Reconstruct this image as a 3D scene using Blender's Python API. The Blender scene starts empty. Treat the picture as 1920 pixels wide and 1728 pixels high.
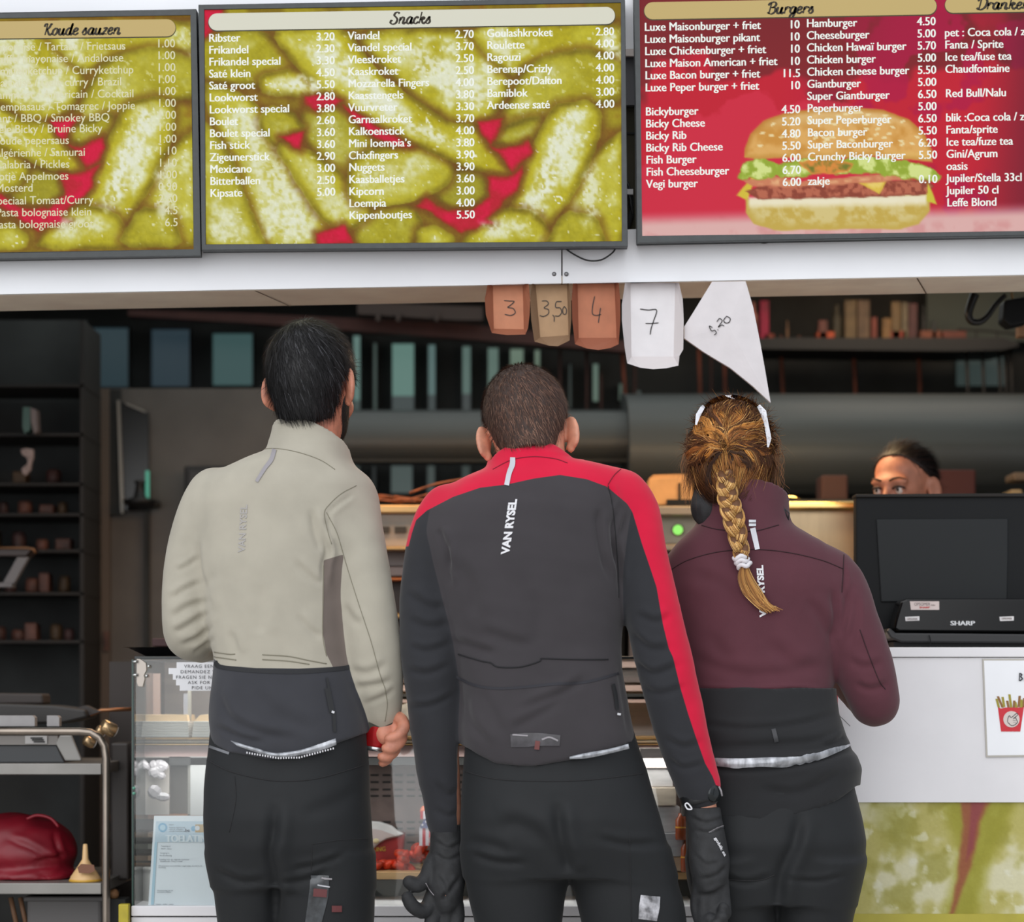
import bpy, bmesh, math, random
import numpy as np
from mathutils import Vector, Matrix
from mathutils.bvhtree import BVHTree

SC = bpy.context.scene
COL = SC.collection
random.seed(7); np.random.seed(7)

# ------------------------------------------------------------------ camera, world, light, exposure
DIST, FPX, HORIZON, EYE = 5.0, 4500.0, 1300.0, 1.05     # metres to the queue, focal length in pixels, horizon row, eye height
cam = bpy.data.cameras.new('camera'); camo = bpy.data.objects.new('camera', cam); COL.objects.link(camo)
camo.location = (0, -DIST, EYE); camo.rotation_euler = (math.pi/2, 0, 0)
cam.sensor_width = 36; cam.sensor_fit = 'HORIZONTAL'; cam.lens = 36*FPX/1920
cam.shift_y = (HORIZON-864)/1920
cam.dof.use_dof = True; cam.dof.focus_distance = DIST+0.14; cam.dof.aperture_fstop = 2.6
SC.camera = camo

SC.view_settings.view_transform = 'Standard'; SC.view_settings.look = 'None'
SC.view_settings.gamma = 1; SC.view_settings.use_curve_mapping = False
SC.view_settings.exposure = 0.0

world = bpy.data.worlds.new('overcast_sky'); SC.world = world; world.use_nodes = True
wn = world.node_tree.nodes; wl = world.node_tree.links
bg = wn['Background']; bg.inputs[1].default_value = 1.02
geo = wn.new('ShaderNodeTexCoord'); sep = wn.new('ShaderNodeSeparateXYZ'); wl.new(geo.outputs['Generated'], sep.inputs[0])
rmp = wn.new('ShaderNodeValToRGB'); wl.new(sep.outputs['Z'], rmp.inputs[0]); wl.new(rmp.outputs[0], bg.inputs[0])
rmp.color_ramp.elements[0].position = 0.0; rmp.color_ramp.elements[0].color = (0.62, 0.65, 0.70, 1)
rmp.color_ramp.elements[1].position = 0.9; rmp.color_ramp.elements[1].color = (1.0, 1.03, 1.10, 1)

def lamp(name, kind, loc, target, energy, color, size=1.0, size_y=None, angle=None):
    l = bpy.data.lights.new(name, kind); l.energy = energy; l.color = color
    if kind == 'AREA':
        l.size = size
        if size_y: l.shape = 'RECTANGLE'; l.size_y = size_y
    if kind == 'SUN': l.angle = angle
    if kind == 'POINT': l.shadow_soft_size = size
    o = bpy.data.objects.new(name, l); COL.objects.link(o); o.location = loc
    d = Vector(target)-Vector(loc); o.rotation_euler = d.to_track_quat('-Z', 'Y').to_euler()
    return o
lamp('cloud_light', 'SUN', (-3, -9, 5.0), (0, 0, 1), 1.75, (1.0, 0.99, 0.98), angle=math.radians(70))
lamp('warm_ceiling_lamp', 'AREA', (-0.35, 1.25, 2.08), (-0.35, 1.25, 0), 11, (1.0, 0.62, 0.36), 1.2, 0.2)
lamp('ceiling_fill_light', 'AREA', (0.0, 2.3, 2.44), (0.0, 2.3, 0), 11, (0.93, 1.0, 0.98), 3.6, 1.2)  # added neutral fill that lifts the dark interior, no visible fitting
lamp('shelf_fill_light', 'AREA', (1.3, 2.7, 2.46), (1.3, 3.2, 1.9), 2.5, (1.0, 0.7, 0.45), 0.9, 0.2)  # added warm fill to brighten the goods on the far shelf
lamp('warm_grill_lamp', 'AREA', (0.42, 1.30, 2.08), (0.55, 1.5, 0), 6, (1.0, 0.66, 0.36), 0.9, 0.2)

# ------------------------------------------------------------------ helpers
def W(px, py, y):
    """World point at depth y that the photograph shows at pixel (px, py)."""
    s = (DIST+y)/FPX
    return Vector(((px-960)*s, y, EYE+(HORIZON-py)*s))
def S(y): return (DIST+y)/FPX           # metres per pixel at depth y

def lin(c):
    c = c/255.0
    return c/12.92 if c <= 0.04045 else ((c+0.055)/1.055)**2.4
def rgb(r, g, b): return (lin(r), lin(g), lin(b), 1.0)

MATS = {}
def mat(name, col, rough=0.6, metal=0.0, var=0.0, scale=30.0, bump=0.0, bscale=None, spec=0.5, sheen=0.0, emit=None, estr=1.0, coat=0.0, stretch=(1, 1, 1)):
    """Principled material with a noise that varies its colour a little and an optional bump."""
    if name in MATS: return MATS[name]
    m = bpy.data.materials.new(name); m.use_nodes = True; MATS[name] = m
    nt = m.node_tree; n = nt.nodes; b = n['Principled BSDF']
    b.inputs['Base Color'].default_value = rgb(*col); b.inputs['Roughness'].default_value = rough
    b.inputs['Metallic'].default_value = metal; b.inputs['Specular IOR Level'].default_value = spec
    b.inputs['Sheen Weight'].default_value = sheen; b.inputs['Coat Weight'].default_value = coat
    if emit: b.inputs['Emission Color'].default_value = rgb(*emit); b.inputs['Emission Strength'].default_value = estr
    tc = n.new('ShaderNodeTexCoord'); mp = n.new('ShaderNodeMapping'); mp.inputs['Scale'].default_value = stretch
    nt.links.new(tc.outputs['Object'], mp.inputs['Vector'])
    if var > 0:
        no = n.new('ShaderNodeTexNoise'); no.inputs['Scale'].default_value = scale; no.inputs['Detail'].default_value = 5
        nt.links.new(mp.outputs[0], no.inputs['Vector'])
        r = n.new('ShaderNodeValToRGB'); nt.links.new(no.outputs[0], r.inputs[0])
        lo = [max(0, c*(1-var)) for c in col]; hi = [min(255, c*(1+var)) for c in col]
        r.color_ramp.elements[0].position = 0.3; r.color_ramp.elements[0].color = rgb(*lo)
        r.color_ramp.elements[1].position = 0.7; r.color_ramp.elements[1].color = rgb(*hi)
        nt.links.new(r.outputs[0], b.inputs['Base Color'])
    if bump > 0:
        nb = n.new('ShaderNodeTexNoise'); nb.inputs['Scale'].default_value = bscale or scale*3; nb.inputs['Detail'].default_value = 3
        nt.links.new(mp.outputs[0], nb.inputs['Vector'])
        bp = n.new('ShaderNodeBump'); bp.inputs['Strength'].default_value = bump; bp.inputs['Distance'].default_value = 0.002
        nt.links.new(nb.outputs[0], bp.inputs['Height']); nt.links.new(bp.outputs[0], b.inputs['Normal'])
    return m

def attr_mat(name, attr='print', emit=0.0, rough=0.5, tex=False, spec=0.5):
    """Material whose colour is a colour attribute computed in this script (flat print or strand colour)."""
    if name in MATS: return MATS[name]
    m = bpy.data.materials.new(name); m.use_nodes = True; MATS[name] = m
    nt = m.node_tree; b = nt.nodes['Principled BSDF']; a = nt.nodes.new('ShaderNodeAttribute'); a.attribute_name = attr
    b.inputs['Roughness'].default_value = rough; b.inputs['Specular IOR Level'].default_value = spec
    if emit > 0:
        nt.links.new(a.outputs['Color'], b.inputs['Emission Color']); b.inputs['Emission Strength'].default_value = emit
        b.inputs['Base Color'].default_value = (0.008, 0.008, 0.008, 1); b.inputs['Specular IOR Level'].default_value = 0.08
    else:
        nt.links.new(a.outputs['Color'], b.inputs['Base Color'])
    return m

def glass_mat(name, col=(235, 242, 240), alpha=0.12, rough=0.02):
    """Thin clear sheet: mostly transparent with a glossy film."""
    if name in MATS: return MATS[name]
    m = bpy.data.materials.new(name); m.use_nodes = True; MATS[name] = m
    nt = m.node_tree; n = nt.nodes; out = n['Material Output']; n.remove(n['Principled BSDF'])
    t = n.new('ShaderNodeBsdfTransparent'); t.inputs[0].default_value = rgb(*col)
    g = n.new('ShaderNodeBsdfGlossy'); g.inputs['Roughness'].default_value = rough
    mx = n.new('ShaderNodeMixShader'); mx.inputs[0].default_value = alpha
    nt.links.new(t.outputs[0], mx.inputs[1]); nt.links.new(g.outputs[0], mx.inputs[2]); nt.links.new(mx.outputs[0], out.inputs[0])
    return m

def tag(o, label=None, cat=None, group=None, kind=None):
    if label: o['label'] = label
    if cat: o['category'] = cat
    if group: o['group'] = group
    if kind: o['kind'] = kind
    return o

def link(name, me, material=None, parent=None, smooth=False, bevel=0.0, label=None):
    o = bpy.data.objects.new(name, me); COL.objects.link(o)
    if material is not None:
        for mm in (material if isinstance(material, (list, tuple)) else [material]): me.materials.append(mm)
    if parent is not None:
        o.parent = parent
        o.matrix_parent_inverse = Matrix.Translation(parent.location).inverted()
    if smooth: me.shade_smooth()
    if bevel > 0:
        b = o.modifiers.new('edge', 'BEVEL'); b.width = bevel; b.segments = 2; b.limit_method = 'ANGLE'; b.angle_limit = 0.7
    if label: o['label'] = label
    return o

def thing(name, loc, label, cat, group=None, kind=None):
    o = bpy.data.objects.new(name, None); COL.objects.link(o); o.location = loc; o.empty_display_size = 0.05
    return tag(o, label, cat, group, kind)

class MB:
    """Collects shapes and links them as one mesh."""
    def __init__(s): s.v = []; s.f = []; s.mi = []; s.cur = 0
    def add(s, vs, fs):
        n = len(s.v); s.v += [tuple(v) for v in vs]
        for f in fs: s.f.append(tuple(i+n for i in f)); s.mi.append(s.cur)
        return s
    def box(s, x0, x1, y0, y1, z0, z1):
        v = [(x, y, z) for x in (x0, x1) for y in (y0, y1) for z in (z0, z1)]
        return s.add(v, [(0, 1, 3, 2), (4, 6, 7, 5), (0, 4, 5, 1), (2, 3, 7, 6), (0, 2, 6, 4), (1, 5, 7, 3)])
    def pbox(s, px0, py0, px1, py1, y, dep):
        a = W(px0, py1, y); b = W(px1, py0, y)
        return s.box(a.x, b.x, y, y+dep, a.z, b.z)
    def prism(s, pts, y, dep):
        """Polygon given in photograph pixels at depth y, extruded back by dep."""
        return s.prism3([W(p[0], p[1], y) for p in pts], Vector((0, dep, 0)))
    def prism3(s, P, ext):
        n = len(P); area = 0
        for i in range(n):
            a, b = P[i], P[(i+1) % n]; area += a.x*b.z-b.x*a.z
        if area < 0: P = P[::-1]
        v = list(P)+[p+ext for p in P]
        return s.add(v, [tuple(range(n)), tuple(range(2*n-1, n-1, -1))]+[(i, n+i, n+(i+1) % n, (i+1) % n)[::-1] for i in range(n)])
    def tube(s, pts, r, seg=8, cap=True, rs=None, flat=None):
        pts = [Vector(p) for p in pts]; n = len(pts); rings = []; up = None
        for i, p in enumerate(pts):
            d = (pts[min(i+1, n-1)]-pts[max(i-1, 0)]).normalized()
            if up is None: up = Vector((0, -1, 0)) if abs(d.y) < 0.9 else Vector((0, 0, 1))
            u = (up-d*up.dot(d)).normalized(); w = d.cross(u); up = u
            rr = rs[i] if rs else r
            fu, fw = flat or (1, 1)
            rings.append([p+u*math.cos(a)*rr*fu+w*math.sin(a)*rr*fw for a in [2*math.pi*k/seg for k in range(seg)]])
        v = [q for ring in rings for q in ring]; f = []
        for i in range(n-1):
            for k in range(seg):
                a = i*seg+k; b = i*seg+(k+1) % seg; f.append((a, b, b+seg, a+seg))
        if cap: f += [tuple(range(seg))[::-1], tuple(range((n-1)*seg, n*seg))]
        return s.add(v, f)
    def lathe(s, c, prof, seg=24, axis='z', M=None):
        """prof: (radius, height) list around c."""
        v = []; f = []; n = len(prof)
        for r, h in prof:
            for k in range(seg):
                a = 2*math.pi*k/seg
                q = Vector((r*math.cos(a), r*math.sin(a), h))
                if axis == 'y': q = Vector((q.x, h, r*math.sin(a)))
                if axis == 'x': q = Vector((h, r*math.cos(a), r*math.sin(a)))
                if M: q = M @ q
                v.append(Vector(c)+q)
        for i in range(n-1):
            for k in range(seg):
                a = i*seg+k; b = i*seg+(k+1) % seg; f.append((a, b, b+seg, a+seg))
        f += [tuple(range(seg))[::-1], tuple(range((n-1)*seg, n*seg))]
        return s.add(v, f)
    def ell(s, c, r, seg=16, rings=10, M=None):
        v = []; f = []
        for i in range(rings+1):
            t = math.pi*i/rings
            for k in range(seg):
                a = 2*math.pi*k/seg; q = Vector((r[0]*math.sin(t)*math.cos(a), r[1]*math.sin(t)*math.sin(a), r[2]*math.cos(t)))
                if M: q = M @ q
                v.append(Vector(c)+q)
        for i in range(rings):
            for k in range(seg):
                a = i*seg+k; b = i*seg+(k+1) % seg; f.append((a, a+seg, b+seg, b))
        return s.add(v, f)
    def build(s, name, material=None, parent=None, smooth=False, bevel=0.0, label=None):
        me = bpy.data.meshes.new(name); me.from_pydata(s.v, [], s.f)
        me.polygons.foreach_set('material_index', s.mi)
        bm = bmesh.new(); bm.from_mesh(me); bmesh.ops.remove_doubles(bm, verts=bm.verts, dist=1e-6)
        bmesh.ops.recalc_face_normals(bm, faces=bm.faces); bm.to_mesh(me); bm.free()
        return link(name, me, material, parent, smooth, bevel, label)

def catmull(P, n=8):
    P = [np.array(p, float) for p in P]
    if len(P) < 3: return [tuple(p) for p in P]
    Q = [2*P[0]-P[1]]+P+[2*P[-1]-P[-2]]; out = []
    for i in range(1, len(Q)-2):
        for k in range(n):
            t = k/n
            out.append(tuple(0.5*((2*Q[i])+(-Q[i-1]+Q[i+1])*t+(2*Q[i-1]-5*Q[i]+4*Q[i+1]-Q[i+2])*t*t+(-Q[i-1]+3*Q[i]-3*Q[i+1]+Q[i+2])*t**3)))
    out.append(tuple(P[-1])); return out

def arr_mesh(name, V, F):
    """Mesh from numpy vertices and quads."""
    me = bpy.data.meshes.new(name); me.from_pydata(V.tolist() if hasattr(V, 'tolist') else V, [], F.tolist() if hasattr(F, 'tolist') else F)
    me.update(); return me

# ---- lettering: flat 2-D meshes of text and pen strokes, placed by a mapping function
def text2d(body, bold=0.0, space=1.0):
    c = bpy.data.curves.new('lettering', 'FONT'); c.body = body; c.size = 1.0; c.resolution_u = 3; c.offset = bold; c.space_character = space
    o = bpy.data.objects.new('lettering', c); COL.objects.link(o)
    bpy.context.view_layer.update()
    me = bpy.data.meshes.new_from_object(o.evaluated_get(bpy.context.evaluated_depsgraph_get()))
    v = [(p.co.x, p.co.y) for p in me.vertices]; f = [tuple(p.vertices) for p in me.polygons]
    bpy.data.objects.remove(o); bpy.data.curves.remove(c); bpy.data.meshes.remove(me)
    return v, f
def write(mb, body, fn, bold=0.012, space=1.0):
    """fn maps the text's own (x, y) to a world point."""
    v, f = text2d(body, bold, space)
    if v: mb.add([fn(x, y) for x, y in v], [t[::-1] if False else t for t in f])
def text_line(mb, body, px, py, size, y, slope=0.0, sx=1.0, bold=0.012, right=False, width=None, space=1.0):
    if bold > 0.004:      # heavier type: the same glyphs laid twice more, a hair apart
        for dx in (-bold*size*1.15, bold*size*1.15): text_line(mb, body, px+dx, py, size, y-0.00012*(2 if dx > 0 else 1), slope, sx, 0.0, right, width, space)
    """Text in photograph pixels: baseline starts at (px, py); right=True ends there; width fits it."""
    v, f = text2d(body, 0.0, space)
    if not v: return
    xs = [p[0] for p in v]; w0 = max(xs)-min(xs)
    if width: sx = width/(w0*size)
    off = -max(xs)*size*sx if right else 0.0
    mb.add([W(px+off+x*size*sx, py-q*size+slope*(off+x*size*sx), y) for x, q in v], f)
def stroke(mb, pts, w, fn, pen=False, n=6, closed=False):
    """Pen stroke: ribbon along a smoothed line in 2-D (y up), mapped by fn."""
    P = catmull(pts, n); L = []
    for i, p in enumerate(P):
        a = P[max(i-1, 0)]; b = P[min(i+1, len(P)-1)]
        dx, dy = b[0]-a[0], b[1]-a[1]; l = math.hypot(dx, dy) or 1
        dx /= l; dy /= l
        ww = w*(0.38+0.62*abs(dy*0.97-dx*-0.24)) if pen else w
        if i in (0, len(P)-1): ww *= 0.6
        L.append((p[0]-dy*ww/2, p[1]+dx*ww/2, p[0]+dy*ww/2, p[1]-dx*ww/2))
    v = []
    for l in L: v += [fn(l[0], l[1]), fn(l[2], l[3])]
    mb.add(v, [(2*i, 2*i+1, 2*i+3, 2*i+2) for i in range(len(L)-1)])

SCRIPT = {  # x-height 1, ascender 1.7
 'S': (1.25, [[(1.15, 1.45), (0.95, 1.68), (0.55, 1.6), (0.42, 1.25), (0.75, 0.95), (1.0, 0.6), (0.85, 0.12), (0.4, -0.03), (0.05, 0.2), (0.12, 0.5), (0.35, 0.45)]]),
 'n': (1.15, [[(0.12, 0.98), (0.12, 0.0)], [(0.12, 0.45), (0.4, 0.9), (0.68, 0.92), (0.75, 0.6), (0.68, 0.15), (0.85, 0.0), (1.1, 0.25)]]),
 'a': (1.05, [[(0.78, 0.8), (0.5, 1.0), (0.15, 0.7), (0.1, 0.25), (0.35, 0.0), (0.65, 0.3), (0.78, 0.9)], [(0.8, 0.98), (0.7, 0.3), (0.82, 0.0), (1.05, 0.25)]]),
 'c': (0.85, [[(0.7, 0.75), (0.5, 1.0), (0.15, 0.7), (0.1, 0.25), (0.4, 0.0), (0.85, 0.3)]]),
 'k': (1.05, [[(0.2, 1.7), (0.12, 0.0)], [(0.14, 0.5), (0.55, 0.95), (0.75, 0.75), (0.35, 0.5)], [(0.4, 0.5), (0.62, 0.1), (0.8, 0.0), (1.05, 0.25)]]),
 's': (0.85, [[(0.0, 0.2), (0.4, 0.95), (0.48, 0.7), (0.62, 0.25), (0.35, 0.0), (0.08, 0.12)], [(0.3, 0.98), (0.62, 0.95)]]),
 'o': (0.95, [[(0.5, 1.0), (0.15, 0.7), (0.12, 0.2), (0.42, 0.0), (0.75, 0.35), (0.72, 0.85), (0.5, 1.0)], [(0.7, 0.85), (0.98, 0.8)]]),
 'u': (1.1, [[(0.15, 0.98), (0.1, 0.35), (0.3, 0.0), (0.6, 0.25), (0.75, 0.98)], [(0.76, 0.98), (0.68, 0.25), (0.82, 0.0), (1.08, 0.25)]]),
 'd': (1.1, [[(0.75, 0.8), (0.5, 1.0), (0.15, 0.7), (0.1, 0.25), (0.35, 0.0), (0.65, 0.3), (0.85, 1.7)], [(0.86, 1.7), (0.7, 0.3), (0.82, 0.0), (1.08, 0.25)]]),
 'e': (0.88, [[(0.12, 0.45), (0.5, 0.55), (0.66, 0.8), (0.45, 1.0), (0.15, 0.7), (0.12, 0.25), (0.4, 0.0), (0.88, 0.3)]]),
 'z': (0.85, [[(0.1, 0.9), (0.65, 0.92), (0.1, 0.06), (0.4, 0.1), (0.8, 0.05)]]),
 'r': (0.8, [[(0.12, 0.98), (0.12, 0.0)], [(0.12, 0.5), (0.4, 0.95), (0.68, 0.9), (0.7, 0.72)]]),
 'g': (1.0, [[(0.78, 0.8), (0.5, 1.0), (0.15, 0.7), (0.1, 0.3), (0.35, 0.05), (0.65, 0.3), (0.78, 0.9)], [(0.8, 0.98), (0.75, 0.0), (0.55, -0.55), (0.2, -0.5), (0.3, -0.15), (1.0, 0.25)]]),
 'B': (1.35, [[(0.45, 1.55), (0.35, 0.0)], [(0.05, 1.2), (0.3, 1.55), (0.9, 1.68), (1.15, 1.3), (0.85, 0.95), (0.5, 0.9)], [(0.6, 0.92), (1.1, 0.8), (1.15, 0.3), (0.75, -0.02), (0.35, 0.05), (0.1, 0.25)]]),
 'D': (1.45, [[(0.5, 1.55), (0.4, 0.0)], [(0.05, 1.2), (0.35, 1.6), (0.9, 1.65), (1.35, 1.15), (1.2, 0.35), (0.7, -0.02), (0.25, 0.05), (0.1, 0.3)]]),
 'K': (1.35, [[(0.45, 1.65), (0.35, 0.0)], [(0.05, 1.2), (0.15, 1.55), (0.45, 1.65)], [(0.45, 0.8), (0.8, 1.1), (1.0, 1.6), (1.2, 1.5)], [(0.5, 0.85), (0.8, 0.3), (1.05, 0.0), (1.35, 0.25)]]),
 ' ': (0.55, []),
}
def script_line(mb, body, px0, px1, base_y, xh, y, slope=0.0, w=0.24):
    tot = sum(SCRIPT[c][0] for c in body); k = (px1-px0)/tot; x = 0
    for c in body:
        adv, st = SCRIPT[c]
        for pts in st:
            stroke(mb, [(p[0]+x, p[1]) for p in pts], w, lambda a, b: W(px0+a*k+b*xh*0.2, base_y-b*xh+slope*a*k, y), pen=True)
        x += adv
# ------------------------------------------------------------------ the stall: shell, ground, counter, back wall
def struct(name, mb, m, bevel=0.0, parent=None, smooth=False, label=None):
    o = mb.build(name, m, parent, smooth=smooth, bevel=bevel)
    if parent is None: o['kind'] = 'structure'
    if label: o['label'] = label
    return o
WHITEP = mat('white_sheet_panel', (232, 234, 238), 0.45, var=0.02, scale=3, bump=0.05, bscale=60)
WHITEP2 = mat('white_counter_laminate', (220, 219, 222), 0.4, var=0.025, scale=4, bump=0.05, bscale=50)
SOFFIT = mat('cream_soffit_board', (250, 232, 212), 0.6, var=0.04, scale=8)
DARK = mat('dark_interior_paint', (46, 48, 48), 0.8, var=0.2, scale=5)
PAVE = mat('grey_pavement', (184, 180, 174), 0.85, var=0.12, scale=9, bump=0.3, bscale=60)
FY = 0.46
struct('ground', MB().box(-9, 9, -12, 8, -0.2, 0.0), PAVE, label='grey pavement in front of the hatch')
# fascia: two lower sheets meeting at a seam, upper sheets, the recess between the screens
def poly3(mb, P, dep): return mb.prism(P, FY, dep)
low = lambda x: 551.5-0.0190*x
o1 = struct('wall_front_lower', MB().prism([(-900, low(-900)), (1052.3, low(1052.3)), (1052.3, 432), (-900, 455)], FY, .02), WHITEP, label='white fascia sheet under the screens, left of the seam')
o2 = struct('wall_front_lower', MB().prism([(1055, low(1055)), (2700, low(2700)), (2700, 402), (1055, 432)], FY+.002, .02), WHITEP, label='white fascia sheet under the screens, right of the seam')
struct('wall_front_upper', MB().prism([(-900, 120), (1160, 92), (1160, -700), (-900, -700)], FY, .02), WHITEP)
struct('wall_front_upper', MB().prism([(1160, 92), (2700, 70), (2700, -700), (1160, -700)], FY+.001, .02), WHITEP)
struct('trim_1', MB().prism([(1160, 92), (1215, 91), (1215, 105), (1160, 105)], FY-.004, .01), mat('cream_batten', (206, 196, 190), .6))
rec = MB(); rec.pbox(-1100, 60, 2700, 470, FY+.06, .02); struct('wall_recess', rec, mat('brown_recess_board', (70, 66, 52), .8, var=.1, scale=8))
struct('trim_2', MB().pbox(1140, 92, 1240, 197, FY+.03, .02), mat('grey_recess_plate', (104, 104, 108), .6))
MBc = MB(); MBc.pbox(1140, 248, 1240, 251, FY+.055, .004); struct('trim_3', MBc, DARK)
cbl = MB()
for k in range(5): cbl.tube([W(1166+k*3, 325+k*9, FY+.035), W(1178+k*2, 345+k*14, FY+.02), W(1186, 372+k*8, FY+.03), W(1176, 425+k*3, FY+.03)], .0032, 6)
cb = cbl.build('cable_bundle', mat('black_cable', (28, 29, 30), .5), smooth=True); tag(cb, 'tangle of black cables in the gap between the middle and right screens', 'cables')
MB().box(W(1181, 357, FY).x-.006, W(1181, 357, FY).x+.008, FY+.012, FY+.02, W(1181, 362, FY).z, W(1181, 352, FY).z).build('cable_tag', mat('white_tape', (196, 196, 196), .6), cb)
# soffit (underside of the fascia box) with its back lip
a = W(-900, low(-900), FY); b = W(2700, low(2700), FY)
mb = MB(); t_ = .02
v = [(a.x, FY+.01, a.z-.0005), (b.x, FY+.01, b.z-.0005), (b.x, .695, b.z), (a.x, .695, a.z)]
mb.add(v+[(x, y, z+t_) for x, y, z in v], [(0, 1, 2, 3), (7, 6, 5, 4), (0, 4, 5, 1), (1, 5, 6, 2), (2, 6, 7, 3), (3, 7, 4, 0)])
sof = struct('ceiling_soffit', mb, SOFFIT)
z0 = low(480)
for px in (476, 1720):
    a0 = W(px, low(px), FY); MB().add([(a0.x, FY+.012, a0.z-.0012), (a0.x+.003, FY+.012, a0.z-.0012), (a0.x+.063, .693, a0.z-.0012), (a0.x+.06, .693, a0.z-.0012)], [(0, 1, 2, 3)]).build('soffit_joint', mat('brown_joint', (96, 70, 48), .8), sof)
# screws beside the seam
for x in (1039, 1062):
    c = W(x, 513.5, FY-.001)
    s = MB().lathe(c, [(.0045, .003), (.0052, .001), (.0035, -.0012), (.0014, -.0014)], 14, axis='y').build('screw', mat('zinc_screw', (120, 120, 122), .4, metal=.7), o1 if x < 1050 else o2, smooth=True)
# body of the stall round the room
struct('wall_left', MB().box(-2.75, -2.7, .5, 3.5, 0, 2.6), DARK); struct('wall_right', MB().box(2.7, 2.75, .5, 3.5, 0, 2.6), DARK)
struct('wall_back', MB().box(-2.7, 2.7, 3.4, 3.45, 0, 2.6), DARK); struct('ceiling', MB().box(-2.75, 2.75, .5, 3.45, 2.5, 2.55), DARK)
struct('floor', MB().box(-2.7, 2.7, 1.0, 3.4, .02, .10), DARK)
# dark left wall and grey partition
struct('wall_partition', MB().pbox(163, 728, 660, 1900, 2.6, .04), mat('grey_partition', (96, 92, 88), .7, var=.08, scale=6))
struct('trim_4', MB().pbox(163, 728, 205, 1900, 2.57, .03), mat('taupe_post', (104, 93, 84), .7))
struct('trim_5', MB().pbox(270, 955, 279, 1330, 2.575, .02), DARK)
struct('trim_6', MB().pbox(205, 730, 226, 965, 2.575, .02), DARK)
STEELL = mat('pale_steel_edge', (150, 146, 138), .4, metal=.4)
struct('trim_7', MB().prism([(219, 750), (224, 750), (232, 940), (231, 962), (226, 962)], 2.56, .02), STEELL)
struct('door_1', MB().prism([(224, 752), (278, 775), (278, 955), (232, 955)], 2.575, .02), mat('dark_glass_door', (34, 36, 36), .25))
struct('trim_8', MB().prism([(236, 754), (272, 770), (272, 773), (236, 758)], 2.565, .02), STEELL)
l = MB().pbox(272.5, 882, 279, 946, 2.54, .015).build('light_strip', mat('teal_light_strip', (20, 30, 28), emit=(70, 140, 118), estr=1.0)); tag(l, 'thin vertical teal light strip on the grey partition', 'light')
w = MB(); w.lathe(W(262, 950, 2.53), [(.001, .0), (.045, .006), (.055, .02), (.02, .03), (.012, .07), (.02, .08), (.001, .085)], 18); w.tube([W(240, 951, 2.56), W(300, 945, 2.56)], .012, 8)
tag(w.build('tap_fixture', mat('black_fixture', (24, 24, 25), .5), smooth=True), 'dark fixture below the teal light strip', 'fixture')
sw = thing('light_switch', W(199, 1202, 2.56), 'reddish light switch plate on the taupe post', 'switch')
MB().pbox(194, 1183, 204, 1220, 2.56, .01).build('plate', mat('dull_red_plate', (104, 74, 64), .6), sw, bevel=.002); MB().pbox(196, 1194, 202, 1208, 2.553, .008).build('rocker', mat('dull_red_rocker', (92, 62, 54), .5), sw)
b_ = thing('wall_box', W(380, 920, 2.5), 'black box on the grey partition beside the khaki jersey man’s shoulder', 'box'); MB().pbox(345, 873, 470, 1010, 2.5, .08).build('box_body', mat('black_box', (22, 22, 23), .5), b_, bevel=.006); MB().pbox(352, 880, 462, 1000, 2.494, .008).build('box_lid', mat('black_box_lid', (27, 27, 28), .4), b_, bevel=.004)
# the window bands seen at the back: framed panes of grey-blue daylight
PANES = {}
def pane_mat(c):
    k = 'glow_pane_%d_%d_%d' % c
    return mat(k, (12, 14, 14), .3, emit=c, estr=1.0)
n_w = [0]
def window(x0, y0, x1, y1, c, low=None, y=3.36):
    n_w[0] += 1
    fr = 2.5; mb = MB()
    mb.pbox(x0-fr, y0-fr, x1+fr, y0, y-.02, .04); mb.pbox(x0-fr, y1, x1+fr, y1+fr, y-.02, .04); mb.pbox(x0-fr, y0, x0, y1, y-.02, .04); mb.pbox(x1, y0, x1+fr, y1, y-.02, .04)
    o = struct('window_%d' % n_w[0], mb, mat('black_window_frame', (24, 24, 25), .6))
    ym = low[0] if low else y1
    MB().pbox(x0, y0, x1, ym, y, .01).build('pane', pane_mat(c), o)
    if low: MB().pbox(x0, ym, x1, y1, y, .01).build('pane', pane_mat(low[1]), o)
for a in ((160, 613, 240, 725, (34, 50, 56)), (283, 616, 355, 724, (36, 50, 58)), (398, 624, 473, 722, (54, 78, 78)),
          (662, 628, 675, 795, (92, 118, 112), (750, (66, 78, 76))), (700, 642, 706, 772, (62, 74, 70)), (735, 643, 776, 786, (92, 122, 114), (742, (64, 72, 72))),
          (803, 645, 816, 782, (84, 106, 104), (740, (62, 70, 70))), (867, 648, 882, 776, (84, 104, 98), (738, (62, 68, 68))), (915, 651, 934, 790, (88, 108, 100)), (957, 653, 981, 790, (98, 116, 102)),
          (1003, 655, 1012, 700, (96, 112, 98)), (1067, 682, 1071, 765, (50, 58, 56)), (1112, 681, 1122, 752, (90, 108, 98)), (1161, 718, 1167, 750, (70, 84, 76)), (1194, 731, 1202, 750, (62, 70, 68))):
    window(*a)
for x0, x1, c in ((640, 674, (60, 68, 66)), (698, 704, (44, 48, 48)), (733, 773, (72, 82, 80)), (801, 815, (66, 74, 72)), (866, 881, (58, 66, 64))): window(x0, 872, x1, 924, c)  # reflections of the panes above, built as dimmer self-lit panes
RUST = mat('rust_brown_post', (118, 62, 44), .7, var=.15, scale=20); RUSTD = mat('dark_rust_post', (66, 40, 36), .7)
def beam(name, P, y, dep, m, label, cat='beam', group=None):
    o = MB().prism(P, y, dep).build(name, m); return tag(o, label, cat, group)
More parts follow.
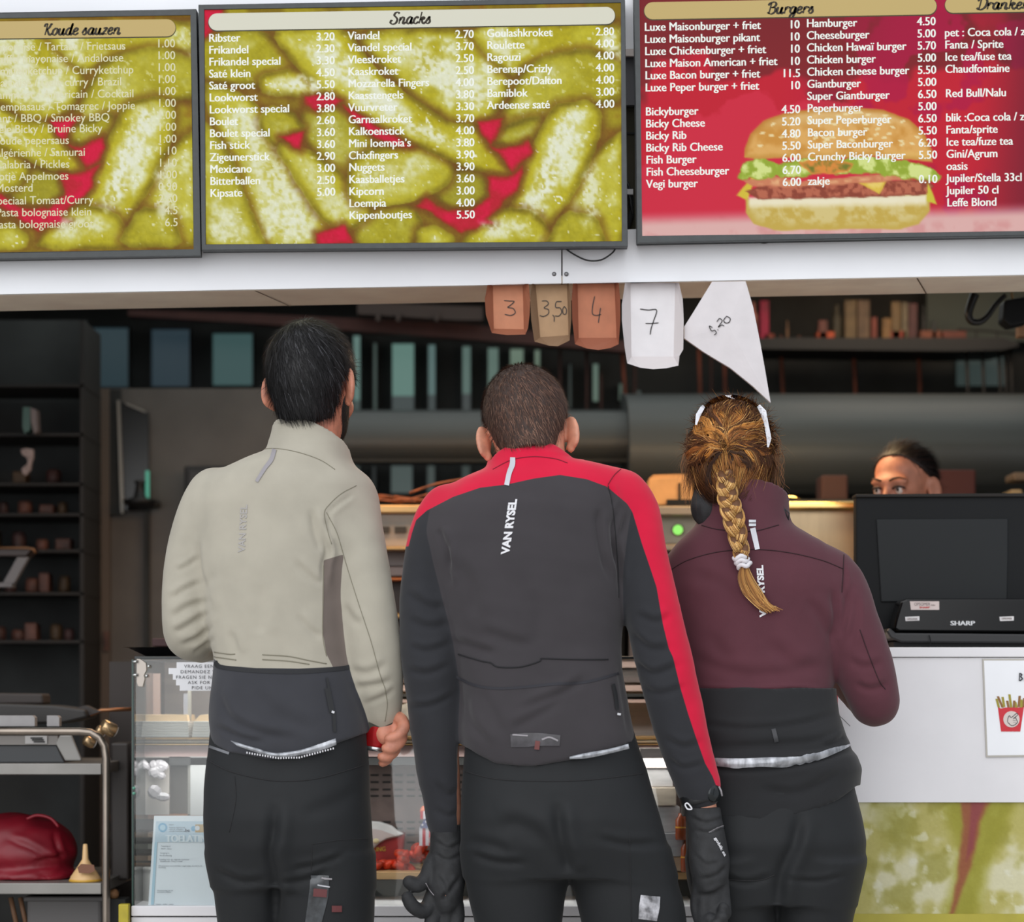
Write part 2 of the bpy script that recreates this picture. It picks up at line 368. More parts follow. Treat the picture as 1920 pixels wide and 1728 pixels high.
beam('roof_beam', [(240, 580), (480, 588), (860, 606), (1180, 640), (1180, 660), (860, 634), (480, 606), (240, 592)], 3.1, .06, mat('dull_red_beam', (84, 52, 48), .7, var=.1, scale=10), 'dull red sloping beam above the window band')
beam('roof_beam', [(670, 566), (905, 575), (905, 600), (860, 600), (670, 588)], 3.0, .06, mat('grey_brown_beam', (78, 66, 62), .7), 'short grey brown beam above the red beam')
for i, x in enumerate((708, 746, 818)): beam('beam_bracket', [(x-3, 586), (x+4, 586), (x+4, 601), (x-3, 601)], 2.98, .03, mat('grey_brown_beam', (78, 66, 62), .7), 'small bracket hanging under the short grey brown beam', 'bracket', 'brackets under the roof beam')
# rust posts
for i, (x, y0, y1, x2, m, lab) in enumerate(((1166, 660, 750, 1173, RUST, 'bright rust post right of the thin panes'), (1310, 655, 745, 1313, RUST, 'rust post seen left of the paper cone tip'), (1358, 660, 735, 1360, RUST, 'rust post hidden partly by the paper cone'), (1333, 655, 735, 1334, RUSTD, 'dim rust post between two brighter ones'),
                                            (1464, 652, 738, 1468, RUST, 'rust post right of the paper cone, leftmost under the shelf'), (1600, 654, 736, 1604, RUST, 'rust post under the middle of the bottle shelf'), (1722, 654, 728, 1725, RUST, 'rust post under the right end of the bottle shelf'),
                                            (1050, 640, 700, 1050, RUSTD, 'dim rust post right of the brown-haired man, first'), (1100, 645, 735, 1100, RUSTD, 'dim rust post under the tray marked 4'), (1126, 700, 750, 1127, RUSTD, 'short dim rust post by the bright pane'), (1190, 680, 700, 1190, RUSTD, 'short dim post beside the bright rust post'))):
    w_ = 3.6 if m is RUST else 3
    o = MB().tube([W(x, y0, 3.2), W((x+x2)/2, (y0+y1)/2, 3.2), W(x2, y1, 3.2), Vector((W(x2, y1, 3.2).x, 3.2, .10))], w_*S(3.2), 8).build('metal_post', m, smooth=True); tag(o, lab, 'post')
# ------------------------------------------------------------------ printed pictures, computed as colours on a fine grid
def vnoise(shape, cell, seed):
    r = np.random.RandomState(seed); h, w = shape
    gh, gw = int(h/cell)+3, int(w/cell)+3; g = r.rand(gh, gw)
    yy = np.arange(h)/cell; xx = np.arange(w)/cell
    yi = yy.astype(int); xi = xx.astype(int); fy = yy-yi; fx = xx-xi
    fy = (fy*fy*(3-2*fy))[:, None]; fx = (fx*fx*(3-2*fx))[None, :]
    a = g[yi][:, xi]; b = g[yi][:, xi+1]; c = g[yi+1][:, xi]; d = g[yi+1][:, xi+1]
    return (a*(1-fx)+b*fx)*(1-fy)+(c*(1-fx)+d*fx)*fy
def fbm(shape, cell, seed, o=4):
    t = 0; a = 0.5
    for i in range(o):
        t = t+a*vnoise(shape, max(cell/2**i, 1.01), seed+i); a *= 0.5
    return t/(1-0.5**o)
def poly_sd(X, Y, P):
    """Signed distance to polygon P, positive inside."""
    d = np.full(X.shape, 1e9); ins = np.zeros(X.shape, bool); n = len(P)
    for i in range(n):
        x0, y0 = P[i]; x1, y1 = P[(i+1) % n]; ex, ey = x1-x0, y1-y0
        t = np.clip(((X-x0)*ex+(Y-y0)*ey)/(ex*ex+ey*ey+1e-9), 0, 1)
        d = np.minimum(d, np.hypot(X-x0-t*ex, Y-y0-t*ey))
        c = ((y0 <= Y) & (Y < y1)) | ((y1 <= Y) & (Y < y0))
        if abs(ey) > 1e-9: ins ^= c & (X < x0+(Y-y0)*ex/ey)
    return np.where(ins, d, -d)
def sstep(a, b, x):
    t = np.clip((x-a)/(b-a), 0, 1); return t*t*(3-2*t)
def over(img, a, col):
    a = a[..., None]; return img*(1-a)+np.array(col, float)*a

class Canvas:
    def __init__(s, x0, y0, x1, y1, step):
        s.x = np.arange(x0, x1+step, step); s.y = np.arange(y0, y1+step, step)
        s.X, s.Y = np.meshgrid(s.x, s.y); s.step = step; s.img = np.zeros(s.X.shape+(3,)); s.shape = s.X.shape
        s.box = (x0, y0, x1, y1)
    def n(s, cell, seed, o=4): return fbm(s.shape, cell/s.step, seed, o)
    def noise_warp(s, amp, cell, seed):
        return s.X+(s.n(cell, seed)-0.5)*amp, s.Y+(s.n(cell, seed+50)-0.5)*amp
    def place(s, name, material, parent, quad, y, label=None):
        """quad: TL, TR, BR, BL corners of the picture in photograph pixels at depth y."""
        h, w = s.shape
        u = np.linspace(0, 1, w)[None, :, None]; v = np.linspace(0, 1, h)[:, None, None]
        q = [np.array(p, float) for p in quad]
        P = (q[0]*(1-u)+q[1]*u)*(1-v)+(q[3]*(1-u)+q[2]*u)*v
        k = S(y); V = np.stack([(P[..., 0]-960)*k, np.full((h, w), y), EYE+(HORIZON-P[..., 1])*k], -1).reshape(-1, 3)
        i = np.arange(h*w).reshape(h, w)
        Fq = np.stack([i[:-1, :-1], i[1:, :-1], i[1:, 1:], i[:-1, 1:]], -1).reshape(-1, 4)
        me = arr_mesh(name, V, Fq)
        c = np.clip(s.img/255.0, 0, 1); c = np.where(c <= 0.04045, c/12.92, ((c+0.055)/1.055)**2.4).reshape(-1, 3)
        at = me.color_attributes.new('print', 'FLOAT_COLOR', 'POINT')
        at.data.foreach_set('color', np.concatenate([c, np.ones((len(c), 1))], 1).astype(np.float32).ravel())
        return link(name, me, material, parent, label=label)

def fry(cv, P, hl=0.6, soft=2.0, tone=1.0, seed=1, warp=9):
    X, Y = cv.noise_warp(warp, 26, seed*7+3)
    Pc = np.array(P, float); m_ = len(Pc)
    P = [tuple(q) for i in range(m_) for q in (Pc[i]*0.84+Pc[(i+1) % m_]*0.16, Pc[i]*0.16+Pc[(i+1) % m_]*0.84)]
    d = poly_sd(X, Y, P)+3.0
    a = sstep(-soft, soft, d)
    col = np.zeros(cv.img.shape)+np.array([118, 100, 2])*tone
    col = over(col, sstep(0, 15, d), np.array([174, 162, 14])*tone)
    col = over(col, sstep(0.35, 0.75, cv.n(60, seed+11))*0.55, np.array([192, 184, 44])*tone)
    big = sstep(0.40, 0.72, cv.n(46, seed+21)); fine = 0.35+0.65*sstep(0.25, 0.7, cv.n(8, seed+31, 3))
    col = col*(0.94+0.12*cv.n(7, seed+71, 2))[..., None]
    col = over(col, np.clip(sstep(2, 30, d)*sstep(0.3, 0.7, cv.n(70, seed+61))*hl*0.9, 0, 0.85), (202, 196, 76))
    col = over(col, np.clip(sstep(8, 28, d)*big*fine*hl*1.25, 0, 0.92), (228, 232, 202))
    col = over(col, sstep(0.76, 0.84, cv.n(6, seed+41, 2))*sstep(4, 12, d)*hl, (240, 243, 222))
    cv.img = over(cv.img, sstep(-20, 2, d)*0.62*(1-a), (104, 62, 4))
    cv.img = cv.img*(1-a[..., None])+col*a[..., None]

def fries_picture(x0, y0, x1, y1, dx=0.0, step=2.4):
    """The close-up of chips both left-hand screens show; dx shifts it."""
    cv = Canvas(x0-dx, y0, x1-dx, y1, step)
    cv.img[:] = (128, 104, 4)
    cv.img = over(cv.img, sstep(0.42, 0.66, cv.n(60, 5))*0.8, (166, 152, 20)); cv.img = over(cv.img, sstep(0.55, 0.75, cv.n(50, 15))*0.6, (138, 84, 8))
    L = [([(1075, 330), (1110, 300), (1175, 245), (1175, 470), (1080, 470), (1052, 400)], .75, 3, 1),
         ([(1110, 60), (1175, 50), (1175, 200), (1090, 180)], .8, 4, 1),
         ([(840, 320), (905, 325), (915, 370), (880, 395), (835, 392), (808, 360)], .15, 5, .85),
         ([(800, 392), (860, 402), (905, 398), (870, 420)], .1, 6, .85),
         ([(655, 405), (700, 385), (775, 388), (792, 420), (770, 470), (675, 470)], .35, 2, .92),
         ([(785, 430), (820, 424), (850, 450), (840, 470), (780, 470)], 1, 4, 1),
         ([(372, 55), (490, 50), (560, 120), (520, 160), (372, 150)], .25, 3, .95),
         ([(372, 150), (450, 170), (525, 230), (560, 300), (620, 400), (630, 470), (490, 470), (440, 330)], .75, 3, 1),
         ([(372, 210), (430, 290), (470, 400), (500, 470), (372, 470)], .6, 3, .95),
         ([(572, 200), (640, 195), (700, 255), (706, 300), (645, 340), (600, 300), (562, 245)], .3, 5, .9),
         ([(498, 195), (550, 210), (572, 238), (530, 262), (515, 274), (485, 235)], .35, 4, .95),
         ([(515, 268), (565, 272), (640, 325), (705, 395), (640, 440), (598, 400), (556, 340)], .6, 3, 1),
         ([(485, 140), (560, 128), (650, 158), (600, 178), (495, 172)], 1.2, 3, 1.05),
         ([(660, 60), (880, 55), (958, 140), (950, 190), (915, 228), (862, 238), (770, 180)], .85, 3, 1),
         ([(870, 50), (1165, 50), (1170, 110), (1060, 105), (1005, 122), (957, 145)], .6, 5, 1.02),
         ([(1000, 118), (1100, 98), (1170, 128), (1170, 190), (1085, 205), (1020, 228), (945, 246), (938, 225), (965, 185)], .45, 5, .95),
         ([(925, 248), (1010, 222), (1022, 240), (1000, 268), (960, 280), (926, 268)], .4, 5, .9),
         ([(655, 305), (700, 280), (790, 272), (842, 300), (852, 325), (835, 350), (790, 372), (715, 386), (655, 378)], .6, 2, 1),
         ([(500, 50), (650, 50), (700, 130), (790, 200), (850, 236), (895, 240), (925, 285), (960, 325), (945, 333), (880, 318), (845, 300), (785, 272), (700, 235), (590, 160)], .95, 2, 1.03),
         ([(1040, 205), (1100, 193), (1130, 215), (1122, 270), (1075, 370), (1015, 445), (950, 432), (958, 390), (985, 330), (1005, 268)], 1.0, 2, 1.02),
         ([(865, 470), (888, 420), (948, 392), (1005, 402), (1060, 470)], .6, 3, 1),
         ([(1020, 470), (1060, 400), (1120, 410), (1140, 470)], .7, 3, .95)]
    for k, (P, hl, soft, tone) in enumerate(L): fry(cv, P, hl, soft, tone, seed=k+3)
    X, Y = cv.noise_warp(16, 30, 401)
    for P in ([(572, 178), (626, 176), (642, 188), (592, 206), (576, 198)], [(640, 196), (700, 230), (752, 262), (774, 274), (735, 272), (696, 254), (658, 222)], [(527, 252), (569, 246), (566, 280), (553, 277)],
              [(896, 234), (948, 221), (941, 236), (920, 276), (948, 284), (992, 268), (999, 287), (978, 316), (960, 331), (934, 287), (905, 258)],
              [(959, 330), (985, 314), (972, 358), (926, 398), (914, 409), (928, 420), (905, 424), (869, 438), (819, 403), (778, 385), (800, 372), (838, 392), (884, 396), (918, 370), (914, 334)],
              [(594, 432), (647, 421), (664, 460), (594, 462)], [(378, 12), (418, 14), (412, 44), (378, 70)]):
        d = poly_sd(X, Y, P); cv.img = over(cv.img, sstep(-16, 0, d)*.8, (118, 66, 4)); cv.img = over(cv.img, sstep(-3, 3, d), (160, 34, 22)); cv.img = over(cv.img, sstep(-1, 9, d)*(.55+.45*sstep(.3, .6, cv.n(26, 451))), (212, 6, 56))
    X, Y = cv.noise_warp(22, 24, 431); g = 0.3+0.7*sstep(.3, .65, cv.n(7, 441, 3))
    for P, k in (([(540, 70), (640, 90), (775, 222), (835, 250), (866, 292), (790, 262), (690, 200)], .95), ([(730, 76), (800, 84), (905, 150), (935, 186), (890, 216), (790, 150)], .85), ([(1056, 212), (1088, 204), (1096, 250), (1044, 360), (1000, 410), (986, 380), (1030, 270)], 1.),
                 ([(455, 190), (520, 290), (572, 400), (575, 445), (495, 445), (470, 330)], .85), ([(1090, 330), (1122, 305), (1132, 400), (1096, 436)], .85), ([(900, 56), (960, 52), (962, 138), (925, 105)], .85), ([(395, 380), (440, 400), (470, 456), (390, 456)], .7),
                 ([(700, 310), (770, 300), (800, 330), (720, 350)], .5), ([(905, 415), (985, 408), (1000, 440), (900, 452)], .8), ([(575, 340), (640, 380), (640, 420), (600, 400)], .5), ([(1135, 70), (1170, 60), (1170, 120), (1120, 90)], .9), ([(500, 146), (560, 136), (625, 160), (590, 172), (505, 168)], 1.)):
        d = poly_sd(X, Y, P); cv.img = over(cv.img, sstep(-9, 14, d)*g*k, (230, 233, 208))
    cv.img = np.clip(cv.img*0.97+6+(cv.n(3, 99, 1)[..., None]-0.5)*10, 0, 255)
    return cv

SCREEN = attr_mat('screen_picture', emit=0.93)
BLACKFRAME = mat('dark_grey_bezel', (58, 62, 63), 0.5, var=0.06, scale=60)
LET_WHITE = mat('white_lettering', (10, 10, 10), emit=(240, 244, 238), estr=0.95)
LET_CREAM = mat('cream_lettering', (10, 10, 10), emit=(222, 220, 182), estr=0.9)
LET_DARK = mat('dark_lettering', (42, 34, 20), 0.7)
PILL_CREAM = mat('cream_header_band', (10, 10, 10), emit=(214, 213, 196), estr=0.95)
PILL_GOLD = mat('gold_header_band', (10, 10, 10), emit=(192, 168, 104), estr=0.95)
SHADOWLINE = mat('dark_band_edge', (10, 10, 10), emit=(66, 62, 30), estr=0.6)

def lerp(a, b, t): return (a[0]+(b[0]-a[0])*t, a[1]+(b[1]-a[1])*t)
def screen(outer, inner, y, label):
    """Frame of four bars round the picture plus a backing slab."""
    c = W((outer[2][0]+outer[3][0])/2, outer[2][1], y)
    t = thing('menu_screen', (c.x, y+0.03, c.z), label, 'menu screen', 'menu screens above the hatch')
    f = MB(); back = 0.055
    for i in range(4):
        j = (i+1) % 4
        f.prism([outer[i], outer[j], inner[j], inner[i]], y, 0.02)
    f.build('bezel', BLACKFRAME, t, bevel=0.0015)
    MB().prism(outer, y+0.02, back-0.02).build('housing', mat('black_housing', (28, 29, 30), 0.6), t)
    return t
def pill(t, px0, px1, pyl, pyr, h, y, m):
    """Header band with round ends, pyl and pyr its top at the left and right end."""
    def outline(grow, off):
        r = h/2+grow; P = []
        for k in range(13):
            a = math.pi/2+math.pi*k/12; P.append((px0+h/2+math.cos(a)*r, pyl+h/2+off-math.sin(a)*r))
        for k in range(13):
            a = -math.pi/2+math.pi*k/12; P.append((px1-h/2+math.cos(a)*r, pyr+h/2+off-math.sin(a)*r))
        return P
    MB().prism(outline(1.2, 1.2), y+0.0006, 0.0004).build('header_shadow', SHADOWLINE, t)
    MB().prism(outline(0, 0), y-0.0006, 0.001).build('header_band', m, t)

BY = 0.40           # depth of the screens' front
# left screen
q1o = [(-432, 31), (368, 17), (375, 478), (-425, 492)]; q1i = [(-420, 42), (357, 28), (363, 467), (-414, 480)]
t1 = screen(q1o, q1i, BY, 'menu screen with cold sauces listed over chips, leftmost of the three screens')
cv = fries_picture(-420, 40, 363, 475, dx=-797); cv.place('chips_picture', SCREEN, t1, q1i, BY+0.004)
pill(t1, -405, 329, 45, 36, 32, BY+0.003, PILL_GOLD)
mb = MB(); script_line(mb, 'Koude sauzen', 80, 226, 66, 13.0, BY+0.0015, -0.012, 0.37); mb.build('heading', LET_DARK, t1)
mb = MB(); sz = 22.0
rows = [('Mayonaise / Tartaar / Frietsaus', '1.00', 235), ('Truffel mayonaise / Andalouse', '1.00', 231), ('Tomatenketchup / Curryketchup', '1.00', 250),
        ('Bearnaise / Gele curry / Brazil', '1.00', 227), ('Mammoet / Américain / Cocktail', '1.00', 250), ('Loempiasaus / Tomagrec / Joppie', '1.00', 253),
        ('Giant / BBQ / Smokey BBQ', '1.00', 205), ('Gele Bicky / Bruine Bicky', '1.00', 192), ('Koude pepersaus', '1.00', 129),
        ('Algérienne / Samurai', '1.10', 159), ('Calabria / Pickles', '1.10', 130), ('Potje Appelmoes', '1.00', 128), ('Mosterd', '0.90', 61),
        ('Speciaal Tomaat/Curry', '2.50', 175), ('Pasta bolognaise klein', '4.5', 171), ('Pasta bolognaise groot', '6.5', 175)]
for i, (a, p, xe) in enumerate(rows):
    yb = 91+i*22.35
    text_line(mb, a, xe, yb+3-1.2+(-2 if xe < 200 else 0), sz, BY+0.002, -0.012, sx=0.93, bold=0.006, right=True)
    text_line(mb, p, 328+i*0.33, yb-2.5, sz, BY+0.002, -0.012, sx=.95, bold=0.006, right=True)
mb.build('menu_text', LET_CREAM, t1)
# middle screen
q2o = [(372, 9), (1172, -5), (1177, 462), (378, 469)]; q2i = [(383, 18), (1164, 5), (1166, 452), (386, 458)]
t2 = screen(q2o, q2i, BY-0.012, 'wide menu screen with snack prices over chips, middle of the three screens')
cv = fries_picture(383, 12, 1167, 455); cv.place('chips_picture', SCREEN, t2, q2i, BY-0.008)
pill(t2, 391, 1153, 25, 13, 32, BY-0.009, PILL_CREAM)
mb = MB(); script_line(mb, 'Snacks', 731, 808, 45, 13.0, BY-0.0105, -0.014, 0.37); mb.build('heading', LET_DARK, t2)
mb = MB(); Y2 = BY-0.010
c1 = [('Ribster', '3.20'), ('Frikandel', '2.30'), ('Frikandel special', '3.30'), ('Saté klein', '4.50'), ('Saté groot', '5.50'), ('Lookworst', '2.80'), ('Lookworst special', '3.80'),
      ('Boulet', '2.60'), ('Boulet special', '3.60'), ('Fish stick', '3.60'), ('Zigeunerstick', '2.90'), ('Mexicano', '3.00'), ('Bitterballen', '2.50'), ('Kipsate', '5.00')]
c2 = [('Viandel', '2.70'), ('Viandel special', '3.70'), ('Vleeskroket', '2.50'), ('Kaaskroket', '2.50'), ('Mozzarella Fingers', '4.00'), ('Kaasstengels', '3.80'), ('Vuurvreter', '3.30'),
      ('Garnaalkroket', '3.70'), ('Kalkoenstick', '4.00'), ("Mini loempia’s", '3.80'), ('Chixfingers', '3.90'), ('Nuggets', '3.90'), ('Kaasballetjes', '3.60'), ('Kipcorn', '3.00'), ('Loempia', '4.00'), ('Kippenboutjes', '5.50')]
c3 = [('Goulashkroket', '2.80'), ('Roulette', '4.00'), ('Ragouzi', '4.00'), ('Berenap/Crizly', '4.00'), ('Berepoot/Dalton', '4.00'), ('Bamiblok', '3.00'), ('Ardeense saté', '4.00')]
for i, (a, p) in enumerate(c1):
    text_line(mb, a, 391+i*0.2, 78.5+i*22.35, 21.8, Y2, -0.015, bold=0.02, sx=.935); text_line(mb, p, 627+i*0.1, 75.5+i*22.4, 21.8, Y2, -0.015, sx=.935, bold=0.02, right=True)
for i, (a, p) in enumerate(c2):
    text_line(mb, a, 652+i*0.15, 74+i*22.45, 21.8, Y2, -0.015, sx=.935, bold=0.02); text_line(mb, p, 888+i*0.13, 71+i*22.55, 21.8, Y2, -0.015, sx=.935, bold=0.02, right=True)
for i, (a, p) in enumerate(c3):
    text_line(mb, a, 912.5+i*0.1, 69.5+i*22.5, 21.8, Y2, -0.015, sx=.935, bold=0.02); text_line(mb, p, 1151+i*0.1, 66+i*22.6, 21.8, Y2, -0.015, sx=.935, bold=0.02, right=True)
mb.build('menu_text', LET_WHITE, t2)
# right screen
q3o = [(1188, -26), (1990, -40), (1996, 440), (1195, 455)]; q3i = [(1199, -14), (1979, -27), (1985, 432), (1203, 443)]
t3 = screen(q3o, q3i, BY, 'red menu screen with burger prices and a burger picture, rightmost of the three')
cv = Canvas(1199, -14, 1985, 443, 2.4)
X, Y = cv.X, cv.Y
cv.img[:] = (196, 26, 48)
cv.img = over(cv.img, sstep(150, -30, Y+0*X)*0.8, (128, 20, 44))
cv.img = over(cv.img, sstep(0.45, 0.56, cv.n(120, 8)+0.2*sstep(260, 60, Y)-0.12)*0.85*sstep(300, 180, Y), (118, 30, 34))
cv.img = over(cv.img, sstep(0.5, 0.56, cv.n(90, 18))*sstep(1500, 1720, X+Y*0.3)*0.8, (176, 8, 66))
cv.img = over(cv.img, sstep(1840, 1980, X+0.1*Y)*0.6, (84, 20, 40))
cl = poly_sd(*cv.noise_warp(26, 22, 71), [(1190, 320), (1250, 250), (1300, 215), (1335, 225), (1360, 185), (1440, 178), (1460, 205), (1540, 190), (1640, 215), (1700, 300), (1760, 420), (1190, 420)])
cv.img = over(cv.img, sstep(-3, 6, cl)*0.75, (212, 44, 70))
cv.img = over(cv.img, sstep(395, 428, Y+0.012*(X-1200)), (222, 176, 172))
cv.img = over(cv.img, sstep(0.5, 0.7, cv.n(40, 44))*sstep(416, 435, Y)*0.5, (206, 130, 130))
def blob(P, col, col2=None, soft=2, amp=8, cell=20, seed=5, edge=8, n2=0.5, ncell=14):
    Xw, Yw = cv.noise_warp(amp, cell, seed); d = poly_sd(Xw, Yw, P); a = sstep(-soft, soft, d)
    c = np.zeros(cv.img.shape)+np.array(col, float)
    if col2 is not None: c = over(c, np.clip(sstep(0.35, 0.65, cv.n(ncell, seed+9))*n2*2*sstep(0, edge, d), 0, 1), col2)
    cv.img = cv.img*(1-a[..., None])+c*a[..., None]
    return d
blob([(1380, 370), (1400, 345), (1420, 320), (1400, 380)], (214, 190, 60), None, 2, 4)
blob([(1396, 378), (1745, 372), (1742, 405), (1722, 428), (1690, 437), (1450, 437), (1412, 424), (1397, 402)], (198, 170, 78), (214, 196, 130), 2, 4, 30, 6, 20)
d = poly_sd(X, Y, [(1398, 370), (1742, 370), (1742, 400), (1398, 400)]); cv.img = over(cv.img, sstep(0, 8, d)*sstep(402, 384, Y)*0.85, (243, 238, 216))
blob([(1395, 362), (1430, 350), (1740, 345), (1752, 358), (1735, 374), (1560, 378), (1420, 378)], (142, 66, 48), (186, 104, 78), 2, 5, 14, 7, 6, .6, 9)
blob([(1740, 350), (1758, 392), (1738, 386)], (206, 196, 60), None, 2, 3)
blob([(1600, 345), (1665, 345), (1648, 371)], (222, 190, 70), (235, 208, 110), 2, 3)
blob([(1390, 340), (1450, 335), (1500, 345), (1690, 332), (1705, 345), (1600, 352), (1470, 356), (1410, 352)], (206, 128, 92), (232, 176, 128), 2, 6, 20, 17)
blob([(1384, 338), (1384, 318), (1396, 304), (1420, 300), (1460, 312), (1500, 300), (1560, 302), (1640, 300), (1700, 310), (1745, 322), (1768, 340), (1758, 348), (1700, 344), (1640, 335), (1560, 330), (1480, 335), (1420, 340)], (150, 172, 52), (214, 226, 140), 2, 14, 16, 27, 5, .7, 16)
blob([(1495, 308), (1545, 300), (1600, 312), (1590, 330), (1520, 332)], (222, 140, 60), (112, 120, 40), 2, 8, 18, 37)
bun = [(1394, 300), (1396, 280), (1408, 255), (1432, 232), (1470, 217), (1530, 210), (1600, 208), (1660, 214), (1705, 232), (1735, 258), (1750, 290), (1748, 312), (1700, 308), (1640, 300), (1560, 302), (1480, 300), (1420, 302)]
d = blob(bun, (206, 146, 62), (224, 172, 96), 2, 4, 30, 47, 10, .5, 30)
cv.img = over(cv.img, sstep(0, 10, d)*sstep(255, 220, Y)*0.6, (232, 204, 150))
cv.img = over(cv.img, sstep(-1, 2, d)*sstep(286, 304, Y)*0.55, (236, 200, 110))
cv.img = over(cv.img, sstep(14, 0, d)*sstep(-1, 2, d)*0.35, (168, 106, 34))
rs = np.random.RandomState(4)
for _ in range(62):
    sx, sy = rs.uniform(1410, 1738), rs.uniform(212, 280); a = rs.uniform(-.5, .5)
    ds = poly_sd(np.array([[sx]]), np.array([[sy]]), bun)[0, 0]
    if ds < 5: continue
    U = (X-sx)*math.cos(a)+(Y-sy)*math.sin(a); V2 = -(X-sx)*math.sin(a)+(Y-sy)*math.cos(a)
    e = (U/5.2)**2+(V2/2.4)**2
    cv.img = over(cv.img, sstep(1.5, 0.6, e)*0.9, (238, 220, 168))
cv.place('burger_picture', SCREEN, t3, q3i, BY+0.004)
pill(t3, 1208, 1756, 4, -5, 32, BY+0.003, PILL_GOLD); pill(t3, 1772, 1970, -6, -9, 30, BY+0.003, PILL_GOLD)
mb = MB(); script_line(mb, 'Burgers', 1437, 1526, 26, 13.0, BY+0.0015, -0.014, 0.37); mb.build('heading', LET_DARK, t3); mb = MB(); script_line(mb, 'Dranken', 1830, 1932, 18, 13.0, BY+0.0015, -0.014, 0.37)
mb.build('heading', LET_DARK, t3)
mb = MB(); Y3 = BY+0.002
def col(items, x, y0, dy, dxr=0.15, right=False):
    for i, a in enumerate(items):
        if a: text_line(mb, a, x+i*dxr, y0+i*dy, 22.2, Y3, -0.017, sx=.925, bold=0.02, right=right)
col(['Luxe Maisonburger + friet', 'Luxe Maisonburger pikant', 'Luxe Chickenburger + friet', 'Luxe Maison American + friet', 'Luxe Bacon burger + friet', 'Luxe Peper burger + friet'], 1208, 58, 22.7, 0.3)
col(['10', '10', '10', '10', '11.5', '10'], 1499, 53, 22.8, 0.2, True)
col(['Bickyburger', 'Bicky Cheese', 'Bicky Rib', 'Bicky Rib Cheese', 'Fish Burger', 'Fish Cheeseburger', 'Vegi burger'], 1210, 216.5, 22.6, 0.25)
col(['4.50', '5.20', '4.80', '5.50', '6.00', '6.70', '6.00'], 1500, 212, 22.7, 0.3, True)
col(['Hamburger', 'Cheeseburger', 'Chicken Hawaï burger', 'Chicken burger', 'Chicken cheese burger', 'Giantburger', 'Super Giantburger', 'Peperburger', 'Super Peperburger', 'Bacon burger', 'Super Baconburger', 'Crunchy Bicky Burger', '', 'zakje'], 1512, 51, 22.75, 0.2)
col(['4.50', '5.00', '5.70', '5.00', '5.50', '5.00', '6.50', '5.00', '6.50', '5.50', '6.20', '5.50', '', '0.10'], 1754, 47, 22.75, 0.25, True)
col(['pet : Coca cola / zero', 'Fanta / Sprite', 'Ice tea/fuse tea', 'Chaudfontaine', '', 'Red Bull/Nalu', '', 'blik :Coca cola / zero', 'Fanta/sprite', 'Ice tea/fuze tea', 'Gini/Agrum', 'oasis', 'Jupiler/Stella 33cl', 'Jupiler 50 cl', 'Leffe Blond'], 1771, 68.5, 22.75, 0.3)
mb.build('menu_text', LET_WHITE, t3)
